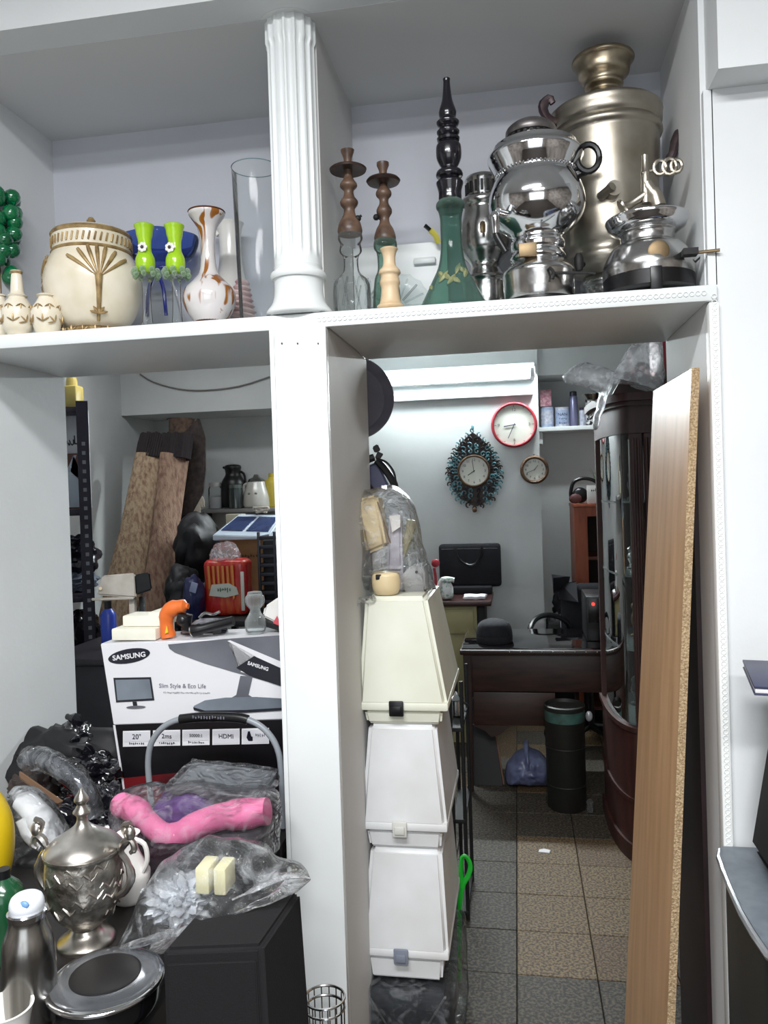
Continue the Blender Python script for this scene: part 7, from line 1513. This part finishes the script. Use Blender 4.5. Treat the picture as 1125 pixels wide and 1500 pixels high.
# speaker
t = thing('black_speaker', 'tall black cloth-covered loudspeaker box in front of the white post', 'speaker', (-0.48, 1.3, 0))
spk = mat('black_speaker_cloth', (7, 6, 10), 0.9, ns=60, amt=1, bump=0.15, bs=400)
zs_ = 0.865; A1 = PZ(236, 1392, zs_); A2 = PZ(384, 1386, zs_); A3 = PZ(441, 1303, zs_); A4 = A3+(A1-A2)*1.0
b = B(); hexa(b, [(A1.x, A1.y, 0), (A2.x+0.02, A2.y, 0), (A3.x+0.035, A3.y, 0), (A4.x, A4.y, 0)], [A1, A2, A3, A4], 0.008); obj('cabinet_box', b, spk, t, world=True)
b = B(); w_ = (A2-A1); f0 = A1+w_*0.06+Vector((0, -0.004, -0.02)); f1 = A1+w_*0.94+Vector((0, -0.004, -0.02)); fb0 = Vector((f0.x, f0.y, 0.05)); fb1 = Vector((f1.x+0.015, f1.y, 0.05)); e_ = Vector((0, 0.005, 0)); hexa(b, [fb0, fb1, fb1+e_, fb0+e_], [f0, f1, f1+e_, f0+e_], 0.002); obj('front_grille', b, spk, t, world=True)
# plastic bag with cream blocks on the speaker
Yb_ = 1.30
zsp = zs_+0.001
def pq(x, y, d=0): return P(x, y, Yb_+d)
for i, (px, w__, lab) in enumerate(((308, 20, 'left cream plastic block inside the clear bag on the speaker'), (333, 18, 'right cream plastic block inside the clear bag on the speaker'))):
    x0, x1 = pq(px-w__/2, 1350).x, pq(px+w__/2, 1350).x; z_t = pq(px, 1326).z; b = B(); bx(b, x0, x1, Yb_-0.03, Yb_+0.02, zsp+0.004, max(z_t, zsp+0.05), 0.004); o = solo('cream_block', lab, 'block', b, mat('cream_block', (224, 218, 176), 0.4), ((x0+x1)/2, Yb_, zsp+0.004), group='cream blocks in the clear bag')
c_ = pq(255, 1340); b = B(); blob(b, (c_.x, Yb_+0.02, c_.z+0.02), (0.055, 0.05, 0.04), 0.5, 8, 91, 5); solo('white_foil_wad', 'crumpled white plastic wad at the left of the clear bag', 'plastic', b, mat('white_foil', (216, 220, 226), 0.2, ns=14, c2=(140, 144, 152), coat=0.5), c_)
t = thing('black_cables', 'coil of black cables inside the large clear bag', 'cable', pq(320, 1290, .05))
b = B(); pts = [(0.075*math.cos(i*0.8)*(1-0.02*i), 0.03*math.sin(i*1.1), 0.026*math.sin(i*0.8)+0.003*math.sin(i*2)-0.012) for i in range(26)]; tube(b, pts, 0.006, 6, smooth=3); obj('cable', b, blackp, t)
big = film('big_bag_film', (232, 236, 240), 0.14, 0.09, 12)
bigbag = bag('plastic_bag', 'large crumpled clear plastic bag lying over the black speaker', 'bag', [(166, 1392), (178, 1372), (200, 1330), (222, 1285), (252, 1252), (292, 1232), (335, 1230), (382, 1242), (415, 1262), (452, 1284), (440, 1292), (412, 1292), (395, 1320), (378, 1360), (372, 1386), (340, 1390), (300, 1378), (262, 1376), (215, 1392), (180, 1398)], 1.30, 0.17, big, 13, 0.016)
b = B(); pts = [pq(170, 1392, -.07), pq(205, 1382, -.09), pq(250, 1368, -.1), pq(290, 1362, -.1), pq(330, 1376, -.1), pq(368, 1378, -.09)]; tube(b, pts, [0.008, 0.012, 0.012, 0.014, 0.014, 0.006], 8, smooth=4, flat=(1, 0.5)); rough_up(b, 0.003, 50, 4)
obj('folded_hem', b, film('white_hem_film', (240, 242, 246), 0.6, 0.12, 20), bigbag, world=True)
b = B(); pts = [pq(452, 1286, -.02), pq(420, 1284, -.05), pq(380, 1300, -.07), pq(340, 1318, -.09)]; tube(b, pts, [0.005, 0.009, 0.008, 0.003], 8, smooth=4, flat=(1, 0.4)); obj('folded_edge', b, MATS['white_hem_film'], bigbag, world=True)
# wire ring by the post
t = thing('wire_basket', 'round wire basket standing by the foot of the white post', 'basket', (P(470, 1490, 1.5).x, 1.55, 0))
c_ = P(470, 1475, 1.52); r_ = 30*S(1.52, 470); zt9 = c_.z+0.0
for z_, f in ((zt9, 1.0), (zt9-0.02, 0.98), (zt9-0.3, 0.85), (0.004, 0.8)):
    b = B(); tube(b, [(c_.x+r_*f*math.cos(a), 1.55+r_*f*math.sin(a)*0.95, z_) for a in [q_*PI/16 for q_ in range(32)]], 0.0028, 6, closed=True); obj('wire_ring', b, chrome2, t, world=True)
for q_ in range(16):
    a = q_*PI/8; b = B(); tube(b, [(c_.x+r_*math.cos(a), 1.55+r_*math.sin(a)*0.95, zt9), (c_.x+r_*0.8*math.cos(a), 1.55+r_*0.8*math.sin(a)*0.95, 0.004)], 0.0014, 5); obj('wire', b, chrome2, t, world=True)
